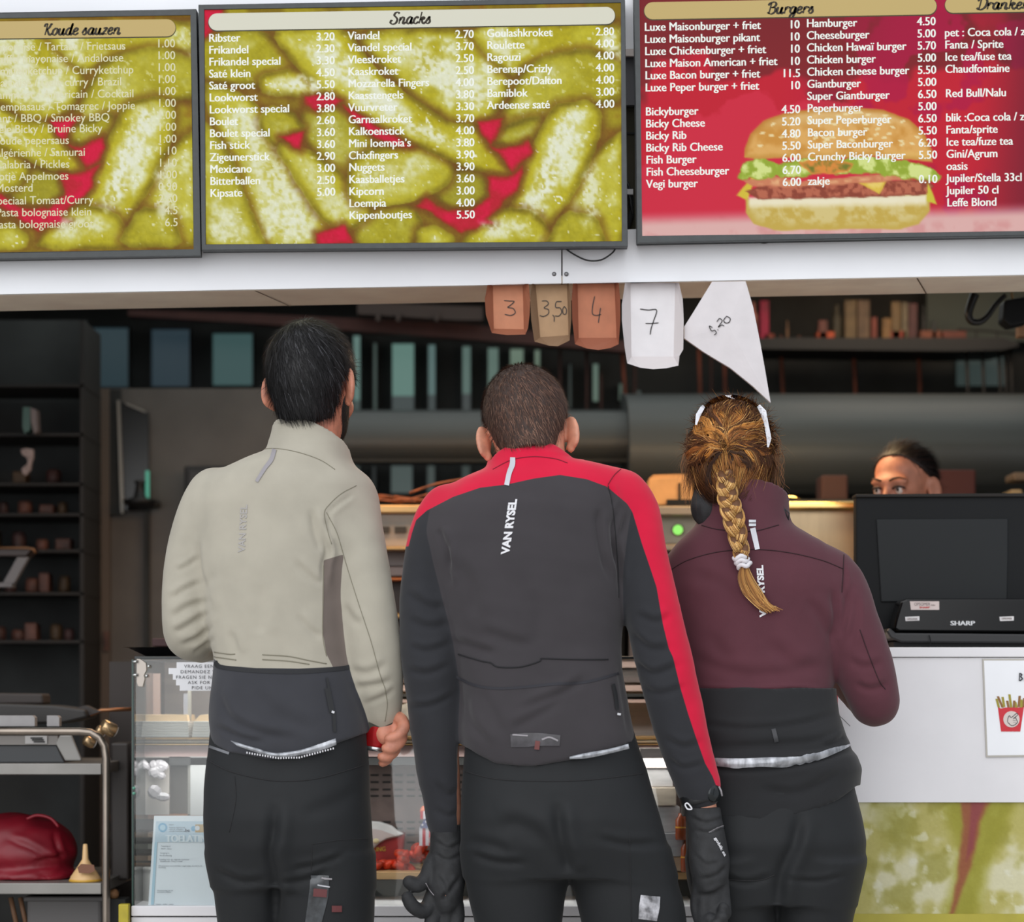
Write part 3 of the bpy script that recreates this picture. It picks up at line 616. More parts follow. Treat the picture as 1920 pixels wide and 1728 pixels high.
# ------------------------------------------------------------------ bodies and clothes: distance fields meshed once each
def axis(a, b, h): return np.arange(a, b+h, h, dtype=np.float32)
class Field:
    def __init__(s, xs, ys, zs):
        s.ax = (xs, ys, zs); s.v = np.full((len(xs), len(ys), len(zs)), 0.3, np.float32)
    def win(s, lo, hi):
        sl = []
        for a, l, h in zip(s.ax, lo, hi):
            i = max(0, int(np.searchsorted(a, l))-1); j = min(len(a), int(np.searchsorted(a, h))+1)
            if j <= i: return None
            sl.append(slice(i, j))
        return tuple(sl)
    def grid(s, sl):
        return s.ax[0][sl[0]][:, None, None], s.ax[1][sl[1]][None, :, None], s.ax[2][sl[2]][None, None, :]
    def put(s, sl, d, k, sub=False):
        a = s.v[sl]
        if sub:
            a = -a
        if k > 0:
            h = np.clip(0.5+0.5*(d-a)/k, 0, 1); r = d*(1-h)+a*h-k*h*(1-h)
        else: r = np.minimum(a, d)
        s.v[sl] = -r if sub else r
    def cone(s, a, b, ra, rb, k=0.01, sub=False, pad=0.06, sq=(1, 1, 1)):
        a = np.array(a); b = np.array(b); R = max(ra, rb)+pad
        sl = s.win(np.minimum(a, b)-R, np.maximum(a, b)+R)
        if sl is None: return
        X, Y, Z = s.grid(sl); ab = b-a; L = float(ab@ab)+1e-12
        t = np.clip(((X-a[0])*ab[0]+(Y-a[1])*ab[1]+(Z-a[2])*ab[2])/L, 0, 1)
        d = np.sqrt(((X-a[0]-t*ab[0])*sq[0])**2+((Y-a[1]-t*ab[1])*sq[1])**2+((Z-a[2]-t*ab[2])*sq[2])**2)-(ra+(rb-ra)*t)
        s.put(sl, d, k, sub)
    def chain(s, P, k=0.02, pad=0.06, sq=(1, 1, 1)):
        """P: (x, y, z, r) nodes, smoothed."""
        Q = catmull(P, 3)
        for p, q in zip(Q[:-1], Q[1:]): s.cone(p[:3], q[:3], p[3], q[3], k, pad=pad, sq=sq)
    def ell(s, c, r, M=None, k=0.01, sub=False, pad=0.05):
        c = np.array(c, float); r = np.array(r, float); R = r.max()+pad
        sl = s.win(c-R, c+R)
        if sl is None: return
        X, Y, Z = s.grid(sl); X, Y, Z = X-c[0], Y-c[1], Z-c[2]
        if M is not None:
            m = np.array(M.to_3x3()); X, Y, Z = (m[0, 0]*X+m[1, 0]*Y+m[2, 0]*Z, m[0, 1]*X+m[1, 1]*Y+m[2, 1]*Z, m[0, 2]*X+m[1, 2]*Y+m[2, 2]*Z)
        k0 = np.sqrt((X/r[0])**2+(Y/r[1])**2+(Z/r[2])**2); k1 = np.sqrt((X/r[0]**2)**2+(Y/r[1]**2)**2+(Z/r[2]**2)**2)
        s.put(sl, k0*(k0-1)/np.maximum(k1, 1e-6), k, sub)
    def loft(s, rows, k=0.02, p=2.4, ztop=None, zbot=None, grow=0.0):
        """rows: (pixel row, left px, right px, depth centre, half depth) -> elliptical sections."""
        R = []
        for py, xl, xr, yc, b in rows:
            A = W(xl, py, yc); B = W(xr, py, yc); R.append(((A.z), (A.x+B.x)/2, (B.x-A.x)/2+grow, yc, b+grow))
        R.sort(); R = np.array(R)
        zz = s.ax[2]; 
        # smooth interpolation (monotone resample with a little blur)
        zf = np.linspace(R[0, 0], R[-1, 0], 220); T = [np.interp(zf, R[:, 0], R[:, i]) for i in range(1, 5)]
        kk = np.ones(9)/9
        T = [np.convolve(np.pad(t, 4, mode='edge'), kk, 'valid') for t in T]
        cx, a, yc, b = [np.interp(zz, zf, t).astype(np.float32)[None, None, :] for t in T]
        X = s.ax[0][:, None, None]; Y = s.ax[1][None, :, None]; Z = zz[None, None, :]
        u = np.abs(X-cx)/a+1e-6; v = np.abs(Y-yc)/b+1e-6
        g = u**p+v**p; f = g**(1/p)
        gr = f**(1-p)*np.sqrt((u**(p-1)/a)**2+(v**(p-1)/b)**2)
        d = (f-1)/np.maximum(gr, 1e-3)
        zt = R[-1, 0] if ztop is None else ztop; zb = R[0, 0] if zbot is None else zbot
        d = np.maximum(d, np.maximum(Z-zt, zb-Z)); s.put((slice(None),)*3, d.astype(np.float32), k)
    def sample(s, V):
        I = []; F = []
        for c, a in enumerate(s.ax):
            i = np.clip(np.searchsorted(a, V[:, c])-1, 0, len(a)-2); I.append(i); F.append((V[:, c]-a[i])/(a[i+1]-a[i]))
        o = 0
        for dx in (0, 1):
            for dy in (0, 1):
                for dz in (0, 1):
                    w = (F[0] if dx else 1-F[0])*(F[1] if dy else 1-F[1])*(F[2] if dz else 1-F[2])
                    o = o+w*s.v[I[0]+dx, I[1]+dy, I[2]+dz]
        return o
    def mesh(s):
        v = s.v; ins = v < 0
        c = np.zeros(tuple(n-1 for n in v.shape), np.int8)
        for dx in (0, 1):
            for dy in (0, 1):
                for dz in (0, 1):
                    c += ins[dx:v.shape[0]-1+dx, dy:v.shape[1]-1+dy, dz:v.shape[2]-1+dz]
        act = (c > 0) & (c < 8); I = np.argwhere(act); i, j, k = I.T
        idx = np.full(act.shape, -1, np.int32); idx[act] = np.arange(len(I))
        cor = {(a, b, d): v[i+a, j+b, k+d] for a in (0, 1) for b in (0, 1) for d in (0, 1)}
        acc = np.zeros((len(I), 3)); cnt = np.zeros(len(I))
        for p in cor:
            for ax in range(3):
                if p[ax] == 1: continue
                q = list(p); q[ax] = 1; q = tuple(q); A, B = cor[p], cor[q]; m = (A < 0) != (B < 0)
                t = np.where(m, A/np.where(m, A-B, 1), 0)
                pos = np.array(p, float)[None, :].repeat(len(I), 0); pos[:, ax] = t
                acc[m] += pos[m]; cnt[m] += 1
        L = acc/cnt[:, None]; V = np.empty((len(I), 3))
        for ax, n in enumerate((i, j, k)):
            a = s.ax[ax]; V[:, ax] = a[n]+L[:, ax]*(a[n+1]-a[n])
        Q = []
        for ax in range(3):
            o1, o2 = [(1, 2), (2, 0), (0, 1)][ax]
            sl0 = [slice(None)]*3; sl1 = [slice(None)]*3; sl0[ax] = slice(0, -1); sl1[ax] = slice(1, None)
            A = ins[tuple(sl0)]; B = ins[tuple(sl1)]; E = np.argwhere(A != B)
            E = E[(E[:, o1] > 0) & (E[:, o2] > 0) & (E[:, o1] < act.shape[o1]) & (E[:, o2] < act.shape[o2])]
            if not len(E): continue
            sg = A[tuple(E.T)]
            def cell(d1, d2):
                C = E.copy(); C[:, o1] -= d1; C[:, o2] -= d2; return idx[tuple(C.T)]
            q = np.stack([cell(1, 1), cell(0, 1), cell(0, 0), cell(1, 0)], 1)
            q[~sg] = q[~sg][:, ::-1]; Q.append(q)
        Q = np.concatenate(Q); Q = Q[(Q >= 0).all(1)]
        return V, Q

def to_px(V):
    s = (DIST+V[:, 1])/FPX
    return V[:, 0]/s+960, HORIZON-(V[:, 2]-EYE)/s
def mesh_normals(V, Q):
    n = np.zeros_like(V); fn = np.cross(V[Q[:, 2]]-V[Q[:, 0]], V[Q[:, 3]]-V[Q[:, 1]])
    for c in range(4): np.add.at(n, Q[:, c], fn)
    return n/np.maximum(np.linalg.norm(n, axis=1), 1e-12)[:, None]
def line_d(X, Y, P):
    d = np.full(X.shape, 1e9); 
    for (x0, y0), (x1, y1) in zip(P[:-1], P[1:]):
        ex, ey = x1-x0, y1-y0; t = np.clip(((X-x0)*ex+(Y-y0)*ey)/(ex*ex+ey*ey+1e-9), 0, 1)
        d = np.minimum(d, np.hypot(X-x0-t*ex, Y-y0-t*ey))
    return d
def signed_line(X, Y, P):
    d = np.full(X.shape, 1e9); sg = np.ones(X.shape); u = np.zeros(X.shape); tot = len(P)-1
    for n, ((x0, y0), (x1, y1)) in enumerate(zip(P[:-1], P[1:])):
        ex, ey = x1-x0, y1-y0; t = np.clip(((X-x0)*ex+(Y-y0)*ey)/(ex*ex+ey*ey+1e-9), 0, 1)
        dd = np.hypot(X-x0-t*ex, Y-y0-t*ey); m = dd < d
        d = np.where(m, dd, d); sg = np.where(m, np.sign((X-x0)*ey-(Y-y0)*ex), sg); u = np.where(m, (n+t)/tot, u)
    return d*sg, u
def folds(V, Q, L):
    """Cloth folds on the side the camera sees: (polyline px, width px, depth m); a groove with a raised lip."""
    N = mesh_normals(V, Q); X, Y = to_px(V); face = np.clip(-N[:, 1]*1.6+0.15, 0, 1)
    dis = np.zeros(len(V))
    for P, w, a in L:
        P = catmull(P, 6) if len(P) > 2 else P
        d, u = signed_line(X, Y, P); e = np.clip(np.sin(np.pi*np.clip(u, 0.02, 0.98))*1.6, 0, 1)
        dis += a*e*(-np.exp(-(d/w)**2)+0.55*np.exp(-((d-1.7*w)/(1.2*w))**2))
    return V+N*(dis*face)[:, None]
def cloth_noise(V, N, amp, sc, seed=0):
    r = np.random.RandomState(seed); d = 0
    for i in range(6):
        k = r.randn(3)*sc*(1+0.5*i); d = d+np.sin(V@k+r.rand()*6.28)/(1+0.4*i)
    return V+N*(d*amp/3)[:, None]
def field_obj(name, V, Q, material, parent, attrs=None, label=None):
    me = arr_mesh(name, V, Q)
    for k, a in (attrs or {}).items():
        at = me.attributes.new(k, 'FLOAT', 'POINT'); at.data.foreach_set('value', a.astype(np.float32))
    return link(name, me, material, parent, smooth=True, label=label)
def bvh_of(V, Q): return BVHTree.FromPolygons([tuple(v) for v in V.tolist()], [tuple(q) for q in Q.tolist()])

def cloth_mat(name, base, layers=(), rough=0.85, sheen=0.15, weave=900, bump=0.25):
    """Knitted cloth; layers = (attribute, colour): where the attribute is above zero the panel has that colour."""
    m = bpy.data.materials.new(name); m.use_nodes = True; nt = m.node_tree; n = nt.nodes; b = n['Principled BSDF']
    b.inputs['Roughness'].default_value = rough; b.inputs['Sheen Weight'].default_value = sheen; b.inputs['Specular IOR Level'].default_value = 0.25
    tc = n.new('ShaderNodeTexCoord'); no = n.new('ShaderNodeTexNoise'); no.inputs['Scale'].default_value = 14; no.inputs['Detail'].default_value = 6
    nt.links.new(tc.outputs['Object'], no.inputs['Vector'])
    r = n.new('ShaderNodeValToRGB'); nt.links.new(no.outputs[0], r.inputs[0])
    r.color_ramp.elements[0].position = 0.3; r.color_ramp.elements[0].color = (0.93, 0.93, 0.93, 1)
    r.color_ramp.elements[1].position = 0.7; r.color_ramp.elements[1].color = (1.05, 1.05, 1.05, 1)
    cur = n.new('ShaderNodeRGB'); cur.outputs[0].default_value = rgb(*base); out = cur.outputs[0]
    for a, c in layers:
        at = n.new('ShaderNodeAttribute'); at.attribute_name = a
        mr = n.new('ShaderNodeMapRange'); mr.inputs['From Min'].default_value = -0.4; mr.inputs['From Max'].default_value = 0.4
        nt.links.new(at.outputs['Fac'], mr.inputs['Value'])
        mx = n.new('ShaderNodeMix'); mx.data_type = 'RGBA'; nt.links.new(mr.outputs[0], mx.inputs['Factor'])
        nt.links.new(out, mx.inputs['A']); mx.inputs['B'].default_value = rgb(*c); out = mx.outputs['Result']
    mu = n.new('ShaderNodeMix'); mu.data_type = 'RGBA'; mu.blend_type = 'MULTIPLY'; mu.inputs['Factor'].default_value = 1
    nt.links.new(out, mu.inputs['A']); nt.links.new(r.outputs[0], mu.inputs['B']); nt.links.new(mu.outputs['Result'], b.inputs['Base Color'])
    wv = n.new('ShaderNodeTexNoise'); wv.inputs['Scale'].default_value = weave; nt.links.new(tc.outputs['Object'], wv.inputs['Vector'])
    bp = n.new('ShaderNodeBump'); bp.inputs['Strength'].default_value = bump; bp.inputs['Distance'].default_value = 0.0006
    nt.links.new(wv.outputs[0], bp.inputs['Height']); nt.links.new(bp.outputs[0], b.inputs['Normal'])
    return m

def hit(bvh, px, py, off=0.0):
    o = Vector((0, -DIST, EYE)); d = (W(px, py, 0)-o).normalized()
    loc, nor, i, di = bvh.ray_cast(o, d)
    if loc is None: return None
    if nor.dot(d) > 0: nor = -nor
    return loc+nor*off
def drape_line(bvh, P, r_px, material, name, parent, off=0.0005, seg=5, n=8, flat=None):
    L = [hit(bvh, x, y, off) for x, y in catmull(P, n)]; L = [p for p in L if p is not None]
    if len(L) < 3: return None
    return MB().tube(L, r_px*S(0), seg, flat=flat).build(name, material, parent, smooth=True)
def drape_strip(bvh, P, w_px, material, name, parent, off=0.0012, n=8, cols=4, label=None):
    """A flat strip following a pixel path laid on the cloth."""
    C = catmull(P, n) if len(P) > 2 else [lerp(P[0], P[1], i/12) for i in range(13)]
    v = []; 
    ws = w_px if isinstance(w_px, (list, tuple)) else [w_px, w_px]
    for i, p in enumerate(C):
        a = C[max(i-1, 0)]; b = C[min(i+1, len(C)-1)]; dx, dy = b[0]-a[0], b[1]-a[1]; l = math.hypot(dx, dy) or 1
        w = np.interp(i/(len(C)-1), np.linspace(0, 1, len(ws)), ws)
        for c in range(cols+1):
            t = (c/cols-0.5)*w; q = hit(bvh, p[0]-dy/l*t, p[1]+dx/l*t, off)
            if q is None: q = Vector(v[-1]) if v else W(p[0], p[1], 0)
            v.append(q)
    mb = MB(); k = cols+1
    mb.add(v, [(i*k+c, i*k+c+1, (i+1)*k+c+1, (i+1)*k+c) for i in range(len(C)-1) for c in range(cols)])
    return mb.build(name, material, parent, smooth=True, label=label)
def drape_text(bvh, body, fn, material, name, parent, bold=0.02, off=0.0015, label=None):
    """Lettering printed on the cloth; fn maps text units to photograph pixels."""
    v, f = text2d(body, bold); V = []
    for x, y in v:
        p = fn(x, y); q = hit(bvh, p[0], p[1], off)
        V.append(q if q is not None else (Vector(V[-1]) if V else W(p[0], p[1], 0)))
    return MB().add(V, f).build(name, material, parent, label=label)

def strands(name, roots, flow, lens, width, colf, parent, material, segs=4, lift=0.15, jit=0.35, seed=1, gravity=0.0):
    """Thin tapered ribbons combed over a surface: roots = (points, normals)."""
    r = np.random.RandomState(seed); P, N = roots; n = len(P)
    V = np.zeros((n, segs+1, 2, 3)); cur = P.copy(); D = flow(P, N)+r.randn(n, 3)*jit*0.5
    L = r.uniform(lens[0], lens[1], n)[:, None]/segs; C = P.mean(0)
    nn = N.copy()
    for i in range(segs+1):
        d = D-nn*(D*nn).sum(1)[:, None]; d /= np.maximum(np.linalg.norm(d, axis=1), 1e-6)[:, None]
        side = np.cross(d, nn); w = width*(1-0.85*i/segs)
        V[:, i, 0] = cur-side*w/2; V[:, i, 1] = cur+side*w/2
        step = d+nn*(lift-0.22*i/segs); cur = cur+step*L; cur[:, 2] -= gravity*L[:, 0]*i
        D = flow(cur, nn)*0.5+D*0.5
    V = V.reshape(-1, 3); k = 2*(segs+1); b = np.arange(n)[:, None]*k
    F = np.concatenate([b+np.array([[2*i, 2*i+1, 2*i+3, 2*i+2]]) for i in range(segs)], 0)
    me = arr_mesh(name, V, F)
    c = np.repeat(colf(P, r, n), k, axis=0); c = np.where(c/255 <= 0.04045, c/255/12.92, ((np.clip(c, 0, 255)/255+0.055)/1.055)**2.4)
    at = me.color_attributes.new('strand', 'FLOAT_COLOR', 'POINT'); at.data.foreach_set('color', np.concatenate([c, np.ones((len(c), 1))], 1).astype(np.float32).ravel())
    return link(name, me, material, parent, smooth=True)
# ------------------------------------------------------------------ people
SKIN = mat('skin', (190, 126, 102), 0.5, var=0.10, scale=35, bump=0.15, bscale=400)
SKIN2 = mat('warm_skin', (206, 146, 120), 0.5, var=0.10, scale=35, bump=0.15, bscale=400)
for _m in (SKIN, SKIN2):
    _m.node_tree.nodes['Principled BSDF'].inputs['Subsurface Weight'].default_value = 0.15
    _m.node_tree.nodes['Principled BSDF'].inputs['Subsurface Radius'].default_value = (0.01, 0.004, 0.002)
TIGHTS = cloth_mat('black_stretch_tights', (30, 32, 34), rough=0.65, sheen=0.05)
REFLECT = mat('silver_reflective_print', (190, 192, 198), 0.35, metal=0.3)
REFLECT_DULL = mat('dull_reflective_print', (142, 138, 142), 0.5)
WHITE_PRINT = mat('white_print', (214, 214, 218), 0.5)
GLOVE = mat('black_glove_cloth', (36, 37, 39), 0.75, var=0.15, scale=60, bump=0.3, bscale=300)
SEAM = mat('dark_seam', (34, 34, 36), 0.9)
HAIRM = attr_mat('hair_strands', 'strand', rough=0.6, spec=0.22)
EYEW = mat('eye_white', (205, 196, 190), 0.2); IRIS = mat('dark_iris', (40, 26, 18), 0.15)

def R3(yaw, pitch=0.0, roll=0.0):
    """Head axes: yaw about z (0 faces +y), pitch forward, roll to the side."""
    return Matrix.Rotation(-yaw, 3, 'Z') @ Matrix.Rotation(-pitch, 3, 'X') @ Matrix.Rotation(roll, 3, 'Y')
def add_head(f, c, M, s, ear=True, dz=0.0):
    c = Vector(c); P = lambda x, y, z: c+M @ (Vector((x, y, z))*s); M4 = M
    def E(x, y, z, rx, ry, rz, k=0.012, sub=False, m=M4): f.ell(P(x, y, z), (rx*s, ry*s, rz*s), m, k*s, sub)
    E(0, -0.012, 0.033, 0.075, 0.094, 0.084)
    E(0, -0.03, -0.005, 0.066, 0.070, 0.070, 0.02)
    E(0, 0.030, -0.030, 0.060, 0.064, 0.084, 0.02)
    E(0, 0.048, -0.078, 0.043, 0.042, 0.034, 0.025)
    E(0, 0.082, 0.018, 0.052, 0.016, 0.014, 0.02)
    for sx in (-1, 1):
        E(sx*0.031, 0.103, -0.002, 0.017, 0.013, 0.012, 0.010, True)
        E(sx*0.031, 0.082, -0.002, 0.0145, 0.0125, 0.0125, 0.004)
        E(sx*0.040, 0.062, -0.036, 0.022, 0.026, 0.02, 0.02)
        E(sx*0.011, 0.100, -0.036, 0.008, 0.010, 0.007, 0.008)
    f.cone(P(0, 0.090, 0.004), P(0, 0.116, -0.034), 0.007*s, 0.0105*s, 0.012*s)
    E(0, 0.092, -0.062, 0.023, 0.011, 0.006, 0.006); E(0, 0.091, -0.071, 0.019, 0.011, 0.007, 0.006)
    if ear:
        for sx in (-1, 1):
            m = M4 @ Matrix.Rotation(sx*math.radians(34), 3, 'Z') @ Matrix.Rotation(math.radians(-8), 3, 'X')
            e = P(sx*0.085, -0.012, -0.012+dz)
            f.ell(e+M @ Vector((0, 0, 0.004*s)), (0.0085*s, 0.021*s, 0.036*s), m, 0.006*s)
            f.ell(P(sx*0.079, -0.006, -0.038+dz), (0.007*s, 0.009*s, 0.011*s), m, 0.005*s)
            f.ell(e+m @ (Vector((sx*0.010, 0.003, 0.004))*s), (0.0065*s, 0.012*s, 0.022*s), m, 0.004*s, True)
    return P
def hair_shell(c, M, s, thick, inside, h=0.0035, extra=None):
    """Cap of hair over the skull; inside(lx, ly, lz) is positive where hair grows (head-local metres)."""
    c = Vector(c); R = 0.16*s
    f = Field(axis(c.x-R, c.x+R, h), axis(c.y-R, c.y+R, h), axis(c.z-R, c.z+R, h))
    P = lambda x, y, z: c+M @ (Vector((x, y, z))*s)
    t = thick
    f.ell(P(0, -0.012, 0.033), ((0.075+t)*s, (0.094+t)*s, (0.084+t)*s), M, 0.0)
    f.ell(P(0, -0.03, -0.005), ((0.064+t*.6)*s, (0.070+t)*s, (0.066+t)*s), M, 0.02*s)
    f.ell(P(0, -0.038, -0.055), ((0.046+t*.6)*s, (0.046+t)*s, (0.050)*s), M, 0.02*s)
    if extra: extra(f, P)
    X, Y, Z = f.grid((slice(None),)*3); m = np.array(M); X, Y, Z = X-c.x, Y-c.y, Z-c.z
    lx, ly, lz = [(m[0, i]*X+m[1, i]*Y+m[2, i]*Z)/s for i in range(3)]
    g = inside(lx, ly, lz)*s
    f.v = np.maximum(f.v, -g.astype(np.float32))
    return f.mesh()
def roots_on(V, Q, n, seed, keep=None):
    r = np.random.RandomState(seed); A = V[Q[:, 0]]; B = V[Q[:, 1]]; Cc = V[Q[:, 2]]; Dd = V[Q[:, 3]]
    ar = np.linalg.norm(np.cross(Cc-A, Dd-B), axis=1); N = mesh_normals(V, Q)
    w = ar.copy()
    if keep is not None: w = w*keep((A+B+Cc+Dd)/4, N[Q[:, 0]])
    i = r.choice(len(Q), n, p=w/w.sum()); u = r.rand(n, 1); v = r.rand(n, 1)
    P = (A[i]*(1-u)+B[i]*u)*(1-v)+(Dd[i]*(1-u)+Cc[i]*u)*v
    return P, N[Q[i, 0]]
def dark_cols(base, var, hi=None, share=0.1):
    def g(P, r, n):
        c = np.array(base, float)[None]*(1+r.uniform(-var, var, (n, 1)))
        if hi is not None:
            m = r.rand(n) < share; c[m] = np.array(hi, float)*(1+r.uniform(-.2, .2, (m.sum(), 1)))
        return c
    return g

def wz(py, y): return W(960, py, y).z
def nodes(L):
    """(px, py, depth, radius px) -> (x, y, z, r) in metres."""
    return [(*W(a, b, y), r*S(y)) for a, b, y, r in L]

LEGP = 2.15
def person_body(o, head, M, hs, torso, legs, arms, hands, skin, neck, feet_z=0.0, extra=None, ear=True, dz=0.0):
    """Whole figure as one surface: fine steps at the head, coarser under the clothes."""
    c = Vector(head)
    xs_all = [W(r[1], r[0], 0).x for r in torso]+[W(r[2], r[0], 0).x for r in torso]+[p[0]-p[3] for a in arms+hands for p in a]+[p[0]+p[3] for a in arms+hands for p in a]
    ys_all = [-0.2, 0.2]+[p[1] for a in arms+hands for p in a]+[c.y+0.14]
    hz = [p[2] for a in hands for p in a]; za, zb = min(hz)-0.03, max(hz)+0.03       # fine steps at the hands too
    zc = np.concatenate([np.arange(feet_z-0.01, za, 0.012), np.arange(za, zb, 0.0045), np.arange(zb, c.z-0.17, 0.012), np.arange(c.z-0.17, c.z+0.15, 0.0042)])
    f = Field(axis(min(xs_all)-0.03, max(xs_all)+0.03, 0.0046), axis(min(ys_all)-0.05, max(ys_all)+0.06, 0.005), zc.astype(np.float32))
    f.loft(torso, k=0.0, grow=-0.014)
    for L in legs: f.loft(L, k=0.0, p=LEGP, grow=-0.014)
    for a in arms: f.chain([(x, y, z, max(r-0.012, 0.014)) for x, y, z, r in a], 0.02)
    for a in hands: f.chain(a, 0.006, pad=0.03)
    f.chain(neck, 0.015)
    P = add_head(f, head, M, hs, ear, dz)
    if extra: extra(f)
    V, Q = f.mesh()
    return field_obj('body', V, Q, skin, o), P

def shoes(o, spots, z=0.0):
    for x, y in spots:
        f = Field(axis(x-0.07, x+0.07, 0.006), axis(y-0.13, y+0.22, 0.006), axis(z-0.01, z+0.14, 0.006))
        f.chain([(x, y-0.06, z+0.045, 0.038), (x, y, z+0.05, 0.042), (x, y+0.08, z+0.042, 0.042), (x, y+0.15, z+0.034, 0.034)], 0.02)
        f.cone((x, y-0.04, z+0.05), (x, y-0.03, z+0.12), 0.038, 0.036, 0.02)
        f.v = np.maximum(f.v, (z+0.004)-f.ax[2][None, None, :])
        V, Q = f.mesh(); field_obj('shoe', V, Q, mat('black_shoe', (30, 30, 32), 0.5), o)

def garment(torso, arms, h, zlo, zhi, k=0.03, p=2.4, pre=None, post=None, ygrow=0.05):
    xs = [W(r[1], r[0], r[3]).x for r in torso]+[W(r[2], r[0], r[3]).x for r in torso]+[p_[0]+s*p_[3] for a in arms for p_ in a for s in (-1, 1)]
    ys = [r[3]+s*r[4] for r in torso for s in (-1, 1)]+[p_[1]+s*p_[3] for a in arms for p_ in a for s in (-1, 1)]
    mk = lambda: Field(axis(min(xs)-0.02, max(xs)+0.02, h), axis(min(ys)-0.02, max(ys)+0.02, h), axis(zlo, zhi, h))
    ft = mk(); ft.loft(torso, k=0.0, p=p)
    if pre: pre(ft)
    fa = mk()
    for a in arms: fa.chain(a, 0.015)
    f = mk(); A, B = ft.v, fa.v; hh = np.clip(0.5+0.5*(B-A)/k, 0, 1); f.v = B*(1-hh)+A*hh-k*hh*(1-hh)
    if post: post(f)
    V, Q = f.mesh(); return V, Q, ft.sample(V), fa.sample(V)
def plane_cut(f, a, n, off=0.0):
    """Remove everything on the side of point a the normal n points to."""
    X, Y, Z = f.grid((slice(None),)*3); n = Vector(n).normalized()
    f.v = np.maximum(f.v, ((X-a[0])*n.x+(Y-a[1])*n.y+(Z-a[2])*n.z-off).astype(np.float32))
def hem_cut(f, P, y):
    """Cut the garment's lower edge along a pixel line."""
    X, Y, Z = f.grid((slice(None),)*3); L = [W(a, b, y) for a, b in P]
    zz = np.interp(X, [p.x for p in L], [p.z for p in L]); f.v = np.maximum(f.v, (zz-Z).astype(np.float32))

# ---- man in the khaki jersey
o = thing('person', (W(540, 1300, 0).x, 0.0, 0.0), 'man in khaki cycling jersey and black tights, turned right, holding a red can', 'person', 'customers at the hatch')
y = 0.0
TORSO = [(835, 520, 640, .035, .075), (848, 492, 646, .035, .09), (865, 450, 655, .035, .10), (885, 405, 680, .035, .108), (905, 378, 697, .03, .115), (940, 362, 706, .03, .122), (1000, 364, 698, .03, .128), (1060, 372, 676, .025, .13),
         (1120, 378, 664, .02, .125), (1180, 390, 662, .01, .118), (1230, 402, 664, .005, .114), (1270, 400, 670, .0, .116), (1310, 394, 680, .0, .12), (1350, 392, 688, .0, .122), (1400, 398, 692, .0, .12), (1460, 385, 694, .0, .12)]
ARML = nodes([(402, 925, .03, 48), (378, 980, .025, 46), (356, 1050, .02, 42), (347, 1120, .01, 39), (349, 1180, .01, 38), (362, 1200, .05, 35), (385, 1205, .16, 32), (405, 1190, .28, 27)])
ARMR = nodes([(655, 940, .02, 50), (664, 1000, .0, 50), (674, 1060, -.01, 51), (688, 1140, -.02, 51), (699, 1220, -.02, 51), (706, 1270, -.015, 45), (714, 1315, .0, 36), (717, 1350, .01, 27)])
HEM = [(380, 1385), (440, 1408), (520, 1420), (600, 1412), (640, 1390), (700, 1370)]
def collar1(f):
    f.chain(nodes([(576, 905, .035, 78), (577, 860, .04, 64), (581, 815, .045, 56), (584, 780, .05, 55)]), 0.03)
    a = W(515, 800, .045); plane_cut(f, a, (0.34, 0.42, 1.0))
V, Q, dt, da = garment(TORSO, [ARML, ARMR], 0.0046, wz(1440, 0), wz(770, 0), 0.022, post=lambda f: (hem_cut(f, HEM, 0), ), pre=collar1)
X, Y = to_px(V)
V = folds(V, Q, [([(330, 1070), (352, 1060), (376, 1042)], 5, .004), ([(318, 1125), (345, 1106), (380, 1090)], 6, .005), ([(322, 1158), (350, 1138), (388, 1126)], 6, .006), ([(326, 1186), (352, 1172), (394, 1146)], 6, .007), ([(338, 1210), (372, 1196), (400, 1170)], 6, .006), ([(362, 1226), (385, 1210), (402, 1194)], 5, .005), ([(372, 1010), (374, 1060), (384, 1110)], 5, .005),
                 ([(583, 950), (592, 1000), (606, 1035)], 8, .008), ([(600, 985), (614, 1030), (608, 1060), (606, 1100)], 6, .010), ([(550, 1050), (580, 1080), (606, 1098)], 7, .004), ([(555, 1150), (580, 1180), (606, 1195)], 7, .004),
                 ([(430, 1180), (440, 1210), (445, 1228)], 7, .004), ([(490, 1090), (490, 1150), (485, 1190)], 14, .004), ([(400, 1070), (385, 1110), (393, 1150)], 10, .004),
                 ([(405, 1290), (430, 1345), (490, 1375), (560, 1385)], 9, .006), ([(400, 1360), (450, 1382), (500, 1392)], 6, .006), ([(480, 1290), (520, 1340), (600, 1370)], 14, .004),
                 ([(655, 1255), (690, 1262), (730, 1240)], 8, .004), ([(660, 1290), (700, 1285), (738, 1275)], 7, .005), ([(680, 1322), (720, 1305), (742, 1290)], 6, .004), ([(640, 1130), (660, 1160), (680, 1170)], 8, .004),
                 ([(665, 925), (635, 945), (612, 965)], 4, .003), ([(612, 965), (620, 1000), (640, 1040)], 5, .004)])
V = cloth_noise(V, mesh_normals(V, Q), 0.0012, 26, 3)
X, Y = to_px(V)
armness = (dt-da)*900
black = np.minimum(poly_sd(X, Y, [(300, 1190), (398, 1232), (415, 1247), (480, 1252), (560, 1253), (625, 1250), (660, 1246), (760, 1240), (760, 1500), (300, 1500)]), -armness)
side = np.minimum(poly_sd(X, Y, [(607, 1050), (640, 1040), (700, 1040), (700, 1260), (625, 1252), (612, 1225), (604, 1180), (605, 1100)]), -armness)
cuff = poly_sd(X, Y, [(660, 1330), (690, 1352), (715, 1364), (740, 1352), (760, 1352), (740, 1400), (680, 1400)]); cuff = np.minimum(cuff, armness)
J1 = cloth_mat('khaki_jersey_cloth', (168, 163, 149), [('side', (108, 98, 92)), ('black', (56, 57, 62)), ('cuff', (74, 78, 70))])
